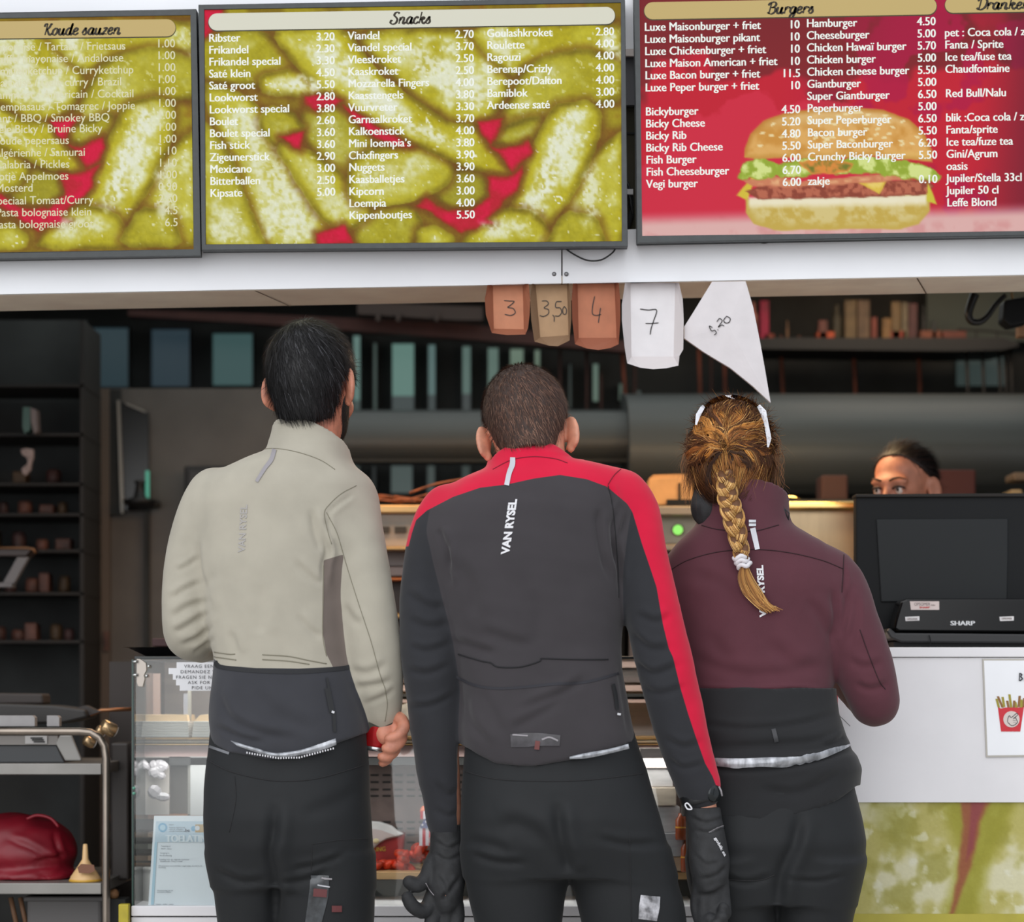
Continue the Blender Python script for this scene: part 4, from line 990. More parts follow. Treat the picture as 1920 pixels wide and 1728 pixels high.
jersey = field_obj('jersey', V, Q, J1, o, {'black': black, 'side': side, 'cuff': cuff}); bv = bvh_of(V, Q)
dk = mat('khaki_seam', (128, 124, 108), 0.9)
for P in ([(489, 842), (520, 841), (560, 848), (600, 862), (628, 880)], [(668, 910), (640, 925), (618, 945), (608, 962), (614, 995), (622, 1020)], [(612, 960), (632, 1000), (650, 1060), (672, 1130), (695, 1200), (712, 1262), (722, 1290)],
          [(607, 1060), (606, 1120), (605, 1190), (612, 1230)], [(722, 1290), (726, 1320), (722, 1352)]):
    drape_line(bv, P, 0.7, dk, 'seam', jersey)
for P in ([(402, 1222), (430, 1226), (441, 1226)], [(402, 1231), (430, 1235), (443, 1237)], [(445, 1236), (489, 1230)], [(449, 1244), (489, 1237)], [(492, 1227), (540, 1230), (580, 1238), (612, 1244)], [(492, 1236), (540, 1239), (580, 1245)], [(432, 1220), (432, 1246)], [(490, 1226), (491, 1252)]):
    drape_line(bv, P, 0.9, dk, 'pocket_hem', jersey, off=0.001)
drape_strip(bv, [(404, 1240), (415, 1250), (480, 1257), (560, 1259), (630, 1254), (655, 1250)], 8, mat('black_waist_binding', (34, 35, 38), 0.8), 'pocket_binding', jersey)
drape_strip(bv, [(515, 843), (509, 862), (497, 878), (481, 903)], [8, 8, 7, 6], REFLECT_DULL, 'reflective_strip', jersey, off=0.002)
drape_strip(bv, [(613, 1290), (622, 1335)], 10, mat('black_zip_tape', (30, 31, 33), 0.5), 'zip', jersey, off=0.003)
drape_strip(bv, [(612, 1270), (616, 1292)], 4, mat('black_zip_tape', (30, 31, 33), 0.5), 'zip_puller', jersey, off=0.003)
drape_strip(bv, [(620, 1334), (625, 1336)], 4, WHITE_PRINT, 'zip_mark', jersey, off=0.006)
drape_strip(bv, [(625, 1336), (627, 1372)], 6, mat('black_zip_tape', (30, 31, 33), 0.5), 'zip', jersey, off=0.003)
def hem_gripper(P, w, parent, bvh, drop=(5, 9)):
    drape_strip(bvh, P, w, mat('grey_silicone_hem', (96, 98, 102), 0.3, metal=0.2), 'hem_lining', parent, off=0.003)
drape_text(bv, 'VAN RYSEL', lambda a, b: (459-b*18+a*1.0, 1035-a*17.8), mat('faint_grey_print', (158, 155, 152), 0.6), 'lettering', jersey, off=0.0012)
# tights
PEL = [(1250, 408, 668, .0, .10), (1330, 398, 684, .0, .108), (1400, 392, 690, .0, .112), (1440, 386, 692, .0, .116), (1480, 383, 693, -.005, .12), (1530, 382, 696, -.01, .125), (1580, 384, 699, -.01, .122), (1620, 390, 701, -.005, .112), (1660, 398, 702, 0, .10)]
LEGS = [[(1600, 388, 560, .0, .10), (1660, 400, 545, .01, .095), (1728, 409, 530, .02, .09), (1820, 414, 524, .02, .082), (1930, 424, 520, .02, .068), (1990, 424, 515, .01, .064), (2060, 424, 514, .0, .062), (2140, 434, 504, .0, .048), (2200, 440, 494, .0, .04), (2235, 440, 494, .0, .045)],
        [(1600, 520, 701, -.005, .105), (1660, 517, 703, -.01, .10), (1728, 519, 701, -.01, .095), (1820, 535, 694, -.01, .085), (1930, 560, 676, -.01, .068), (1990, 560, 670, -.02, .064), (2060, 562, 668, -.03, .062), (2140, 578, 656, -.03, .048), (2200, 588, 646, -.03, .04), (2235, 588, 646, -.03, .045)]]
def tights(o, pel, legs, waist, cr, name='tights', m=TIGHTS, top=None, seed=1, hz=0.0):
    xs = [W(r[1], r[0], 0).x for r in pel]+[W(r[2], r[0], 0).x for r in pel]
    f = Field(axis(min(xs)-0.03, max(xs)+0.03, 0.0055), axis(min(r[3]-r[4] for r in pel)-0.03, max(r[3]+r[4] for r in pel)+0.03, 0.0055), np.concatenate([axis(0.06, 0.5, 0.012), axis(0.51, wz(pel[0][0], 0), 0.0055)]))
    f.loft(pel, k=0.0, p=2.3)
    for L in legs: f.loft(L, k=0.018, p=LEGP)
    if top: top(f)
    V, Q = f.mesh(); V = folds(V, Q, cr); V = cloth_noise(V, mesh_normals(V, Q), 0.0007, 24, seed)
    ob = field_obj(name, V, Q, m, o); b = bvh_of(V, Q)
    if waist: drape_line(b, waist, 1.1, SEAM, 'seam', ob)
    return ob, b
tg, tb = tights(o, PEL, LEGS, [(388, 1424), (430, 1445), (490, 1460), (540, 1464), (600, 1458), (680, 1435)],
    [([(516, 1500), (512, 1560), (506, 1600), (515, 1650), (516, 1728)], 12, .014), ([(400, 1630), (450, 1652), (500, 1650)], 7, .006), ([(520, 1652), (570, 1650), (620, 1630)], 6, .006), ([(545, 1630), (600, 1620), (650, 1600)], 6, .005),
     ([(560, 1530), (620, 1510), (680, 1480)], 14, .003)])
for P in ([(440, 1455), (442, 1500), (430, 1560)], [(551, 1465), (552, 1520)], [(585, 1582), (640, 1574), (690, 1572)], [(585, 1582), (583, 1640), (575, 1728)]):
    drape_line(tb, P, 0.8, SEAM, 'seam', tg)
drape_strip(tb, [(390, 1398), (430, 1412)], 5, mat('grey_silicone_hem', (120, 122, 126), 0.3, metal=0.2), 'hem_lining', jersey)
pk = mat('clear_grey_wrapper', (62, 65, 68), 0.25, var=0.3, scale=40); 
drape_strip(tb, [(600, 1640), (597, 1680), (588, 1728), (584, 1760)], [34, 36, 30, 30], pk, 'leg_pocket_panel', tg, off=0.002)
drape_strip(tb, [(588, 1672), (613, 1674)], 15, mat('dark_red_print', (92, 40, 42), 0.4), 'red_label', tg, off=0.004)
drape_strip(tb, [(622, 1703), (640, 1703)], 12, mat('dark_red_print', (92, 40, 42), 0.4), 'red_label', tg, off=0.004)
drape_strip(tb, [(604, 1646), (622, 1647)], 3, REFLECT_DULL, 'wrapper_glint', tg, off=0.005)
drape_strip(tb, [(596, 1658), (618, 1662)], 2.5, REFLECT, 'wrapper_glint', tg, off=0.005)
# hem lining hanging under the jersey
def lining(o, up, lo, y, name='hem_lining', m=None, seed=2):
    """Shiny elastic strip between two pixel lines, bulging toward the camera."""
    mb = MB(); U = catmull(up, 6); L = catmull(lo, 6); n = min(len(U), len(L)); r = random.Random(seed); v = []
    for i in range(n):
        a = U[int(i*(len(U)-1)/(n-1))]; b = L[int(i*(len(L)-1)/(n-1))]
        for t in (0, .33, .66, 1): 
            p = lerp(a, b, t); v.append(W(p[0], p[1], y(p[0])-0.004*math.sin(math.pi*t)+r.uniform(-.0015, .0015)))
    mb.add(v, [(4*i+c, 4*i+c+1, 4*i+c+5, 4*i+c+4) for i in range(n-1) for c in range(3)])
    return mb.build(name, m, o, smooth=True)
SIL = mat('silvery_elastic_lining', (150, 153, 158), 0.25, metal=0.35, var=0.25, scale=70, stretch=(1, 1, 0.3))
def backy(bvh, off=0.004):
    def g(px, py=1400):
        q = hit(bvh, px, py); return (q.y-off) if q is not None else -0.11
    return g
by = backy(tb)
lining(o, [(432, 1388), (480, 1402), (515, 1411), (560, 1406), (600, 1394), (629, 1384)], [(445, 1398), (490, 1413), (520, 1419), (560, 1416), (600, 1407), (631, 1396)], lambda x: -0.128+abs(x-520)**2*4e-7, m=SIL)
mb = MB()
for i in range(34):
    x = 462+i*4.9; yb = np.interp(x, [462, 520, 560, 631], [1411, 1421, 1420, 1401]); mb.pbox(x, yb-2, x+2.2, yb+1.5, -0.131+abs(x-520)**2*4e-7, 0.001)
mb.build('gripper_dots', WHITE_PRINT, o)
# head
HC = W(585, 722, .055); M1 = R3(math.radians(17), math.radians(4), math.radians(-2)); hs = 1.06
handR = [nodes([(717, 1345, .01, 24), (722, 1362, .01, 25), (722, 1378, .0, 24)]),
         nodes([(730, 1350, .0, 12), (748, 1345, -.012, 10.5), (758, 1362, -.03, 10), (744, 1380, -.04, 9), (728, 1384, -.042, 8)]),
         nodes([(734, 1366, .0, 11), (750, 1370, -.012, 10), (752, 1388, -.03, 9.5), (736, 1402, -.04, 8.5), (722, 1402, -.042, 7.5)]),
         nodes([(730, 1384, .005, 10), (742, 1392, -.004, 9.5), (740, 1408, -.02, 8.5), (726, 1419, -.03, 8), (714, 1418, -.032, 7)]),
         nodes([(724, 1392, .01, 9), (731, 1406, .005, 8), (728, 1422, -.01, 7.5), (716, 1431, -.02, 7)]),
         nodes([(735, 1335, .015, 12), (744, 1345, .03, 11), (735, 1368, .05, 10), (712, 1378, .055, 9)])]
def curled(p, d, s=1.0):
    """Relaxed hand hidden in front: palm and five fingers from wrist p along d."""
    p = Vector(p); d = Vector(d).normalized(); u = Vector((0, 0, 1)); w = d.cross(u).normalized(); out = [[(*p, .027*s), (*(p+d*.05*s), .03*s), (*(p+d*.085*s), .026*s)]]
    for i, (o1, L) in enumerate(((-.028, .05), (-.010, .06), (.010, .056), (.027, .044))):
        q = p+d*.085*s+w*o1*s; out.append([(*q, .0095*s), (*(q+d*L*.5*s-u*.004), .009*s), (*(q+d*L*.85*s-u*.02*s), .008*s), (*(q+d*L*.8*s-u*.036*s), .0075*s)])
    q = p+d*.03*s-w*.026*s; out.append([(*q, .012*s), (*(q+d*.03*s-w*.02*s-u*.008), .0105*s), (*(q+d*.055*s-w*.022*s-u*.02*s), .009*s)])
    return out
handL = curled(W(415, 1185, .30), (0.25, 1, 0.0))
NECK = nodes([(575, 880, .035, 50), (577, 830, .045, 50), (582, 780, .055, 52)])
body, Ph = person_body(o, HC, M1, hs, TORSO+PEL[3:-2], LEGS, [ARML, ARMR], handR+handL, SKIN, NECK)
shoes(o, [(W(467, 2240, 0).x, 0.0), (W(617, 2240, 0).x, -0.03)])
def grow1(lx, ly, lz):
    front = 0.035-ly+np.clip((lz-0.02)*1.0, -0.02, 0.08)          # hairline in front of the ear, higher forehead
    nape = lz+0.083-0.25*np.clip(np.abs(lx)-0.03, 0, 1)*2.2
    ear = np.sqrt((ly+0.008)**2+((lz+0.012)*0.8)**2)-0.026+np.clip(0.055-np.abs(lx), 0, 1)
    ear = np.where((lz < -0.02) & (ly > -0.03), np.minimum(ear, -ly-0.02+np.clip(0.05-np.abs(lx), 0, 1)), ear)
    return np.minimum(np.minimum(front, nape), ear)
V, Q = hair_shell(HC, M1, hs, 0.010, grow1); hair = field_obj('hair', V, Q, mat('black_hair', (24, 24, 26), 0.5), o)
def flow_from(C, M, s, crown, curl=0.0):
    cr = Vector(C)+M @ (Vector(crown)*s); cr = np.array(cr); up = np.array(M @ Vector((0, 0, 1)))
    def g(P, N):
        d = P-cr; d = d-N*(d*N).sum(1)[:, None]; d = d/np.maximum(np.linalg.norm(d, axis=1), 1e-6)[:, None]
        d = d*0.8-up[None]*0.45
        if curl: d = d+np.cross(N, d)*curl
        return d
    return g
rt = roots_on(V, Q, 9000, 3)
strands('hair_strands', rt, flow_from(HC, M1, hs, (0.0, -0.06, 0.11), 0.25), (0.014, 0.038), 0.0012, dark_cols((24, 23, 24), 0.4, (84, 84, 88), 0.04), hair, HAIRM, lift=0.26, jit=0.8)
# beard along the right jaw
f = Field(axis(HC.x-0.12, HC.x+0.12, .004), axis(HC.y-.02, HC.y+0.16, .004), axis(HC.z-0.14, HC.z+0.02, .004))
PP = lambda x, y_, z: HC+M1 @ (Vector((x, y_, z))*hs)
f.ell(PP(0, .030, -.032), (.064*hs, .067*hs, .087*hs), M1, 0); f.ell(PP(0, .048, -.080), (.049*hs, .047*hs, .040*hs), M1, .02)
Xg, Yg, Zg = f.grid((slice(None),)*3); m_ = np.array(M1); lx, ly, lz = [(m_[0, i]*(Xg-HC.x)+m_[1, i]*(Yg-HC.y)+m_[2, i]*(Zg-HC.z))/hs for i in range(3)]
g = np.minimum(np.minimum(-0.035-lz+np.clip(np.abs(lx)-.03, 0, 1)*0.9, ly-0.01), 0.105-ly); f.v = np.maximum(f.v, -g.astype(np.float32)*hs)
V, Q = f.mesh(); beard = field_obj('beard', V, Q, mat('black_hair', (24, 24, 26), 0.5), o)
strands('beard_strands', roots_on(V, Q, 2500, 5), flow_from(HC, M1, hs, (0, 0, .2)), (.006, .012), .0009, dark_cols((30, 27, 26), .4), beard, HAIRM, lift=.5, jit=1.0)
# the red can in his hand
t = thing('drink_can', W(704, 1386, .0), 'red drink can with silver rim in the khaki jersey man’s hand', 'can')
Mc = Matrix.Rotation(math.radians(8), 3, 'Y'); cc = W(705, 1402, .01); R_ = 0.031
MB().lathe(cc, [(R_*.8, .0), (R_, .006), (R_, .095), (R_*.82, .108)], 28, M=Mc).build('can_body', mat('red_can_paint', (176, 30, 34), 0.25, metal=0.4, var=0.15, scale=30), t, smooth=True)
MB().lathe(cc, [(R_*.7, -.004), (R_*.84, -.006), (R_*.86, -.002), (R_*.9, .004), (R_*.7, .003)], 28, M=Mc).build('can_rim', mat('bare_aluminium', (190, 192, 192), 0.25, metal=0.9), t, smooth=True)
# ---- man in the black and red jersey
yo = -0.03
o = thing('person', (W(1020, 1300, yo).x, yo, 0.0), 'man in black jersey with red shoulders and black gloves, head bowed, arms hanging', 'person', 'customers at the hatch')
TORSO = [(858, 948, 1062, .02, .08), (868, 932, 1110, .02, .092), (878, 915, 1160, .02, .10), (890, 880, 1185, .015, .108), (905, 852, 1196, .01, .114), (928, 822, 1202, .005, .12), (955, 800, 1200, .0, .126), (1000, 790, 1190, -.005, .13), (1060, 802, 1176, -.01, .132),
         (1120, 822, 1170, -.015, .128), (1170, 838, 1166, -.02, .122), (1210, 848, 1164, -.022, .118), (1245, 857, 1166, -.025, .118), (1290, 866, 1173, -.025, .122), (1340, 863, 1181, -.025, .127), (1380, 862, 1189, -.025, .13), (1410, 870, 1194, -.025, .128), (1460, 880, 1196, -.025, .12)]
ARML = nodes([(838, 950, .0, 42), (818, 990, -.01, 42), (806, 1050, -.02, 44), (800, 1120, -.025, 46), (803, 1190, -.03, 49), (808, 1250, -.03, 49), (813, 1300, -.025, 46), (819, 1370, -.02, 45), (827, 1450, -.01, 40), (834, 1510, .0, 34), (837, 1548, .0, 31)])
ARMR = nodes([(1165, 925, .0, 44), (1186, 960, -.01, 45), (1200, 1020, -.03, 43), (1213, 1090, -.04, 45), (1227, 1160, -.05, 48), (1243, 1230, -.055, 49), (1260, 1300, -.055, 48), (1277, 1370, -.05, 45), (1294, 1425, -.045, 40), (1307, 1466, -.04, 36), (1312, 1488, -.04, 34)])
HEM = [(840, 1385), (875, 1404), (930, 1432), (1000, 1437), (1080, 1422), (1140, 1406), (1200, 1388), (1230, 1385)]
def hem2(f):
    X, Y, Z = f.grid((slice(None),)*3); L = [W(a, b, -.15) for a, b in HEM]
    zz = np.interp(X, [p.x for p in L], [p.z for p in L]); m = (zz-Z).astype(np.float32)
    inside = np.minimum(X-W(858, 0, -.02).x, W(1212, 0, -.02).x-X)      # the arms are not cut
    f.v = np.where((Z < wz(1360, 0)) & (inside > 0), np.maximum(f.v, m), f.v)
def collar2(f):
    f.chain(nodes([(1000, 930, .0, 80), (998, 885, .02, 70), (996, 845, .045, 65), (994, 800, .075, 64)]), 0.03)
    a = W(994, 826, .02); plane_cut(f, W(930, 866, .035), (0.02, 0.10, 1.0)) if False else None
    X, Y, Z = f.grid((slice(None),)*3)
    # the collar's rim: highest at the back, falling to the sides and front
    rim = np.maximum(wz(820, -.05)-0.9*np.clip(np.abs(X-W(996, 0, 0).x)-0.012, 0, 1)**1.5*2.2-0.30*np.clip(Y+.02, 0, 1), wz(862, 0))
    f.v = np.maximum(f.v, (Z-rim).astype(np.float32))
V, Q, dt, da = garment(TORSO, [ARML, ARMR], 0.0046, wz(1565, -.05), wz(770, 0), 0.022, post=hem2, pre=collar2)
V = folds(V, Q, [([(820, 990), (832, 1020), (846, 1075)], 7, .007), ([(843, 1010), (838, 1060), (846, 1100)], 6, .005), ([(760, 1110), (800, 1135), (835, 1140)], 8, .006), ([(765, 1160), (800, 1175), (845, 1170)], 8, .006), ([(765, 1210), (800, 1220), (850, 1205)], 7, .006),
                 ([(762, 1255), (800, 1262), (848, 1245)], 7, .006), ([(765, 1325), (810, 1322), (855, 1300)], 6, .006), ([(850, 1040), (880, 1100), (890, 1160)], 14, .005), ([(846, 1200), (890, 1215), (930, 1225)], 8, .006),
                 ([(1125, 950), (1122, 985), (1130, 1040), (1150, 1095)], 7, .008), ([(1160, 950), (1150, 1000), (1162, 1060), (1165, 1120)], 6, .009), ([(1178, 960), (1160, 1010), (1155, 1060)], 7, .006), ([(1175, 1180), (1215, 1215), (1260, 1215)], 8, .007),
                 ([(1185, 1240), (1225, 1262), (1275, 1245)], 7, .007), ([(1190, 1150), (1230, 1165), (1262, 1150)], 7, .005), ([(1200, 1290), (1240, 1300), (1290, 1285)], 7, .005), ([(1250, 1420), (1280, 1440), (1325, 1430)], 6, .005), ([(1240, 1380), (1280, 1400), (1318, 1390)], 7, .005),
                 ([(975, 1330), (1050, 1300), (1100, 1270)], 8, .006), ([(955, 1370), (1010, 1340), (1060, 1310)], 9, .005), ([(870, 1300), (880, 1350), (920, 1400)], 9, .005), ([(900, 1290), (925, 1340), (950, 1390)], 10, .003), ([(1160, 1240), (1172, 1310), (1180, 1380)], 6, .006),
                 ([(900, 1180), (950, 1200), (1000, 1210)], 10, .004), ([(1000, 1100), (1010, 1160), (1000, 1220)], 16, .003), ([(1140, 910), (1150, 930), (1150, 950)], 5, .004), ([(815, 1465), (840, 1490), (862, 1480)], 7, .005), ([(812, 1515), (840, 1530), (866, 1520)], 6, .004)])
V = cloth_noise(V, mesh_normals(V, Q), 0.0012, 26, 8)
X, Y = to_px(V); armness = (dt-da)*900
yoke = poly_sd(X, Y, [(700, 700), (700, 1030), (766, 1024), (772, 1000), (780, 975), (800, 957), (850, 931), (900, 914), (950, 908), (1000, 897), (1050, 890), (1100, 898), (1138, 912), (1176, 944), (1186, 960), (1204, 1020), (1216, 1055), (1231, 1100), (1243, 1170), (1254, 1215), (1262, 1232), (1276, 1290), (1291, 1340), (1306, 1385), (1322, 1430), (1336, 1455), (1345, 1478), (1420, 1478), (1420, 700)])
arml = np.clip((W(960, 0, 0).x-V[:, 0])*50, -1, 1)
J2 = cloth_mat('black_jersey_cloth', (58, 55, 58), [('sleeve', (42, 43, 47)), ('yoke', (202, 16, 56))])
jersey = field_obj('jersey', V, Q, J2, o, {'yoke': yoke, 'sleeve': armness*0.5}); bv = bvh_of(V, Q)
dr = mat('dark_red_seam', (120, 14, 40), 0.9); db = mat('black_seam', (30, 30, 33), 0.9)
drape_line(bv, [(924, 880), (960, 862), (1000, 856), (1040, 860), (1064, 868)], 0.9, dr, 'seam', jersey)
drape_line(bv, [(1168, 876), (1152, 890), (1140, 908)], 0.9, dr, 'seam', jersey)
for P in ([(1140, 910), (1150, 960), (1158, 1050), (1160, 1120)], [(1178, 1250), (1180, 1300), (1186, 1370)]): drape_line(bv, P, 0.9, db, 'seam', jersey)
drape_strip(bv, [(962, 858), (961, 872), (955, 888), (950, 910)], [9, 10, 9, 9], REFLECT, 'reflective_strip', jersey, off=0.002)
drape_text(bv, 'VAN RYSEL', lambda a, b: (942+a*3.0-b*20.5+12, 1038-a*20.3), WHITE_PRINT, 'lettering', jersey, bold=0.045, off=0.0015)
pe = mat('dark_pocket_binding', (44, 44, 50), 0.85)
drape_strip(bv, [(855, 1268), (890, 1284), (930, 1290), (980, 1288), (1040, 1282), (1100, 1278), (1160, 1262)], 5, pe, 'pocket_binding', jersey, off=0.001)
for P in ([(920, 1242), (935, 1250), (975, 1250), (1010, 1240), (1014, 1234)], [(1014, 1234), (1080, 1236), (1140, 1236)], [(860, 1226), (900, 1238), (920, 1242)]):
    drape_line(bv, P, 1.3, db, 'pocket_hem', jersey, off=0.001)
drape_strip(bv, [(1148, 1282), (1152, 1300), (1156, 1330)], [6, 7, 6], mat('black_zip_tape', (30, 31, 33), 0.5), 'zip', jersey, off=0.003)
drape_strip(bv, [(1154, 1339), (1160, 1340)], 4, WHITE_PRINT, 'zip_mark', jersey, off=0.006)
drape_strip(bv, [(958, 1388), (985, 1387), (1012, 1386), (1050, 1388)], [24, 26, 24, 20], mat('translucent_pocket_content', (60, 58, 62), 0.3, var=0.2, scale=60), 'pocket_bulge', jersey, off=0.002)
drape_strip(bv, [(1003, 1396), (1012, 1397)], 16, mat('dull_red_print', (104, 52, 50), 0.5), 'red_label', jersey, off=0.004)
drape_strip(bv, [(962, 1377), (990, 1379)], 2.5, REFLECT_DULL, 'wrapper_glint', jersey, off=0.005); drape_strip(bv, [(1016, 1386), (1030, 1382), (1046, 1388)], 3, REFLECT_DULL, 'wrapper_glint', jersey, off=0.005)
PEL = [(1290, 880, 1165, .0-.02, .10), (1370, 876, 1188, -.022, .112), (1400, 872, 1197, -.024, .116), (1440, 868, 1212, -.026, .118), (1480, 865, 1223, -.03, .124), (1530, 863, 1238, -.034, .13), (1580, 864, 1251, -.034, .126), (1620, 867, 1262, -.03, .114), (1640, 871, 1268, -.028, .108)]
LEGS = [[(1590, 866, 1072, -.03, .108), (1645, 872, 1066, -.025, .10), (1690, 880, 1058, -.022, .096), (1728, 890, 1054, -.02, .092), (1820, 900, 1042, -.02, .082), (1930, 912, 1022, -.02, .068), (1990, 912, 1014, -.025, .064), (2060, 910, 1010, -.03, .062), (2140, 922, 998, -.03, .048), (2200, 928, 988, -.03, .04), (2235, 928, 988, -.03, .045)],
        [(1590, 1058, 1254, -.03, .108), (1645, 1069, 1268, -.028, .10), (1690, 1081, 1282, -.03, .096), (1728, 1090, 1288, -.03, .092), (1820, 1108, 1284, -.03, .082), (1930, 1138, 1268, -.03, .068), (1990, 1146, 1262, -.035, .064), (2060, 1150, 1260, -.04, .062), (2140, 1166, 1248, -.04, .048), (2200, 1176, 1238, -.04, .04), (2235, 1176, 1238, -.04, .045)]]
tg, tb = tights(o, PEL, LEGS, [(872, 1446), (930, 1460), (1010, 1464), (1100, 1462), (1205, 1450)],
    [([(1045, 1500), (1050, 1560), (1062, 1610), (1066, 1640)], 12, .012), ([(880, 1600), (930, 1616), (990, 1618)], 7, .006), ([(1120, 1570), (1170, 1582), (1240, 1580)], 7, .005), ([(870, 1575), (920, 1585), (960, 1600)], 10, .004), ([(925, 1550), (970, 1545), (1010, 1570), (1060, 1630)], 16, .006)], seed=4)
lp = mat('crinkled_silver_patch', (150, 150, 154), 0.3, metal=0.3, var=0.45, scale=55, bump=0.8, bscale=90)
drape_strip(tb, [(1219, 1679), (1217, 1700), (1214, 1724)], [36, 38, 34], lp, 'reflective_patch', tg, off=0.002)
drape_line(tb, [(1180, 1560), (1182, 1650), (1184, 1728)], .8, SEAM, 'seam', tg)
lining(o, [(1068, 1418), (1100, 1411), (1140, 1404), (1178, 1394)], [(1068, 1423), (1100, 1421), (1140, 1413), (1180, 1403)], lambda x: -0.158+abs(x-1030)**2*9e-7, m=SIL)
HC = W(988, 808, .05); M2 = R3(math.radians(3), math.radians(24), math.radians(-7)); hs = 1.10
HANDL = [nodes([(837, 1540, .0, 30), (838, 1580, .0, 30), (838, 1620, -.005, 33), (836, 1660, -.01, 34), (836, 1690, -.01, 27)]),
         nodes([(815, 1612, -.005, 17), (800, 1645, -.02, 14), (783, 1660, -.03, 12.5), (767, 1653, -.035, 12)]),
         nodes([(815, 1672, -.01, 15), (797, 1706, -.025, 13), (776, 1700, -.04, 12), (763, 1682, -.045, 11.5)]),
         nodes([(824, 1690, -.01, 15), (812, 1722, -.015, 13), (808, 1748, -.03, 12), (818, 1762, -.045, 11)]),
         nodes([(840, 1695, -.01, 15), (836, 1732, -.012, 13), (832, 1760, -.025, 12), (836, 1770, -.045, 11)]),
         nodes([(855, 1688, -.01, 13), (857, 1722, -.01, 12), (853, 1746, -.02, 11), (850, 1755, -.04, 10)])]
HANDR = [nodes([(1313, 1492, -.04, 31), (1320, 1530, -.04, 31), (1326, 1570, -.045, 33), (1330, 1615, -.05, 36), (1332, 1655, -.05, 31)]),
         nodes([(1308, 1560, -.01, 16), (1303, 1610, .005, 14), (1307, 1650, .015, 12.5), (1318, 1680, .015, 12)]),
         nodes([(1312, 1660, -.045, 15), (1309, 1700, -.045, 13), (1318, 1728, -.06, 12), (1332, 1722, -.08, 11)]),
         nodes([(1325, 1672, -.055, 15), (1322, 1712, -.06, 13), (1330, 1742, -.075, 12), (1344, 1732, -.095, 11)]),
         nodes([(1342, 1670, -.055, 15), (1341, 1708, -.06, 13), (1348, 1734, -.075, 12), (1354, 1718, -.095, 11)]),
         nodes([(1354, 1655, -.05, 13), (1356, 1690, -.055, 12), (1358, 1712, -.07, 11), (1356, 1700, -.088, 10)])]
NECK = nodes([(1000, 900, .0, 54), (997, 850, .02, 56), (994, 805, .045, 56)])
shrink = lambda H: [[(x, y_, z, max(r-.0065, .004)) for x, y_, z, r in a] for a in H]
body, Ph = person_body(o, HC, M2, hs, TORSO+PEL[3:-2], LEGS, [ARML, ARMR], shrink(HANDL)+shrink(HANDR), SKIN2, NECK, dz=-.012)
shoes(o, [(W(958, 2240, yo).x, yo), (W(1207, 2240, yo).x, yo)])
for H, cuff in ((HANDL, None), (HANDR, None)):
    allp = np.array([p for a in H for p in a]); lo, hi = allp[:, :3].min(0)-.05, allp[:, :3].max(0)+.05
    f = Field(axis(lo[0], hi[0], .0032), axis(lo[1], hi[1], .0032), axis(lo[2], hi[2], .0032))
    for a in H: f.chain(a, .006, pad=.03, sq=(1, 1.0, 1))
    zt = wz(1546 if H is HANDL else 1512, -.02); f.v = np.maximum(f.v, f.ax[2][None, None, :]-zt)
    V, Q = f.mesh()
    fl = [([(815, 1575), (840, 1590), (866, 1580)], 4, .003), ([(812, 1600), (840, 1612), (868, 1600)], 4, .003), ([(825, 1690), (845, 1670), (866, 1640)], 5, .004), ([(820, 1640), (832, 1662), (838, 1700)], 4, .003)] if H is HANDL else \
         [([(1292, 1530), (1325, 1542), (1362, 1530)], 4, .003), ([(1300, 1556), (1330, 1560), (1362, 1548)], 4, .003), ([(1310, 1650), (1345, 1640), (1366, 1620)], 5, .004), ([(1305, 1680), (1340, 1675), (1362, 1660)], 5, .004), ([(1300, 1600), (1325, 1620), (1350, 1615)], 4, .002)]
    V = folds(V, Q, fl); V = cloth_noise(V, mesh_normals(V, Q), .0012, 60, 4)
    gl = field_obj('glove', V, Q, GLOVE, o)
    gb = bvh_of(V, Q)
    if H is HANDR:
        drape_text(gb, 'gobik sa', lambda a, b: (1339+a*5.6+b*6.5, 1571+a*10.5-b*3.4), WHITE_PRINT, 'lettering', gl, bold=0.03)
        drape_line(gb, [(1329, 1560), (1345, 1551), (1358, 1547)], 1.0, REFLECT_DULL, 'piping', gl)
        drape_strip(gb, [(1331, 1560), (1345, 1552), (1356, 1549)], 4, mat('grey_rubber', (70, 72, 74), .5), 'tab', gl)
    else:
        drape_line(gb, [(798, 1655), (806, 1668), (814, 1678)], .9, REFLECT_DULL, 'piping', gl)
# sleeve cuff band with its white mark, and the watch strap
cf = mat('black_watch_strap', (30, 31, 33), 0.35)
t = thing('wristwatch', W(1318, 1490, -.05), 'black sports watch on the right wrist of the red-shouldered man', 'watch')
a, b = Vector(W(1306, 1478, -.04)), Vector(W(1313, 1503, -.04))
MB().tube([a+(b-a)*i/4 for i in range(5)], .0405, 26).build('strap', cf, t, smooth=True)
mb = MB(); Mx = Matrix.Rotation(math.radians(-14), 3, 'Y') @ Matrix.Rotation(math.radians(35), 3, 'Z')
mb.lathe(W(1338, 1487, -.068), [(.006, -.006), (.017, -.006), (.019, .0), (.017, .006), (.0, .006)], 24, axis='y', M=Matrix.Rotation(math.radians(40), 3, 'Z')); mb.build('watch_case', mat('dark_watch_case', (40, 44, 46), .2, metal=.4), t, smooth=True)
MB().tube([W(1348, 1474, -.078), W(1352, 1482, -.08), W(1354, 1492, -.08)], .002, 6).build('case_edge', REFLECT_DULL, t, smooth=True)
mb = MB(); stroke(mb, [(1284, -1508), (1288, -1505), (1293, -1509), (1297, -1516), (1289, -1516), (1284, -1508)], 2.6, lambda a, b: W(a, -b, -.087)); mb.build('white_mark', WHITE_PRINT, t)
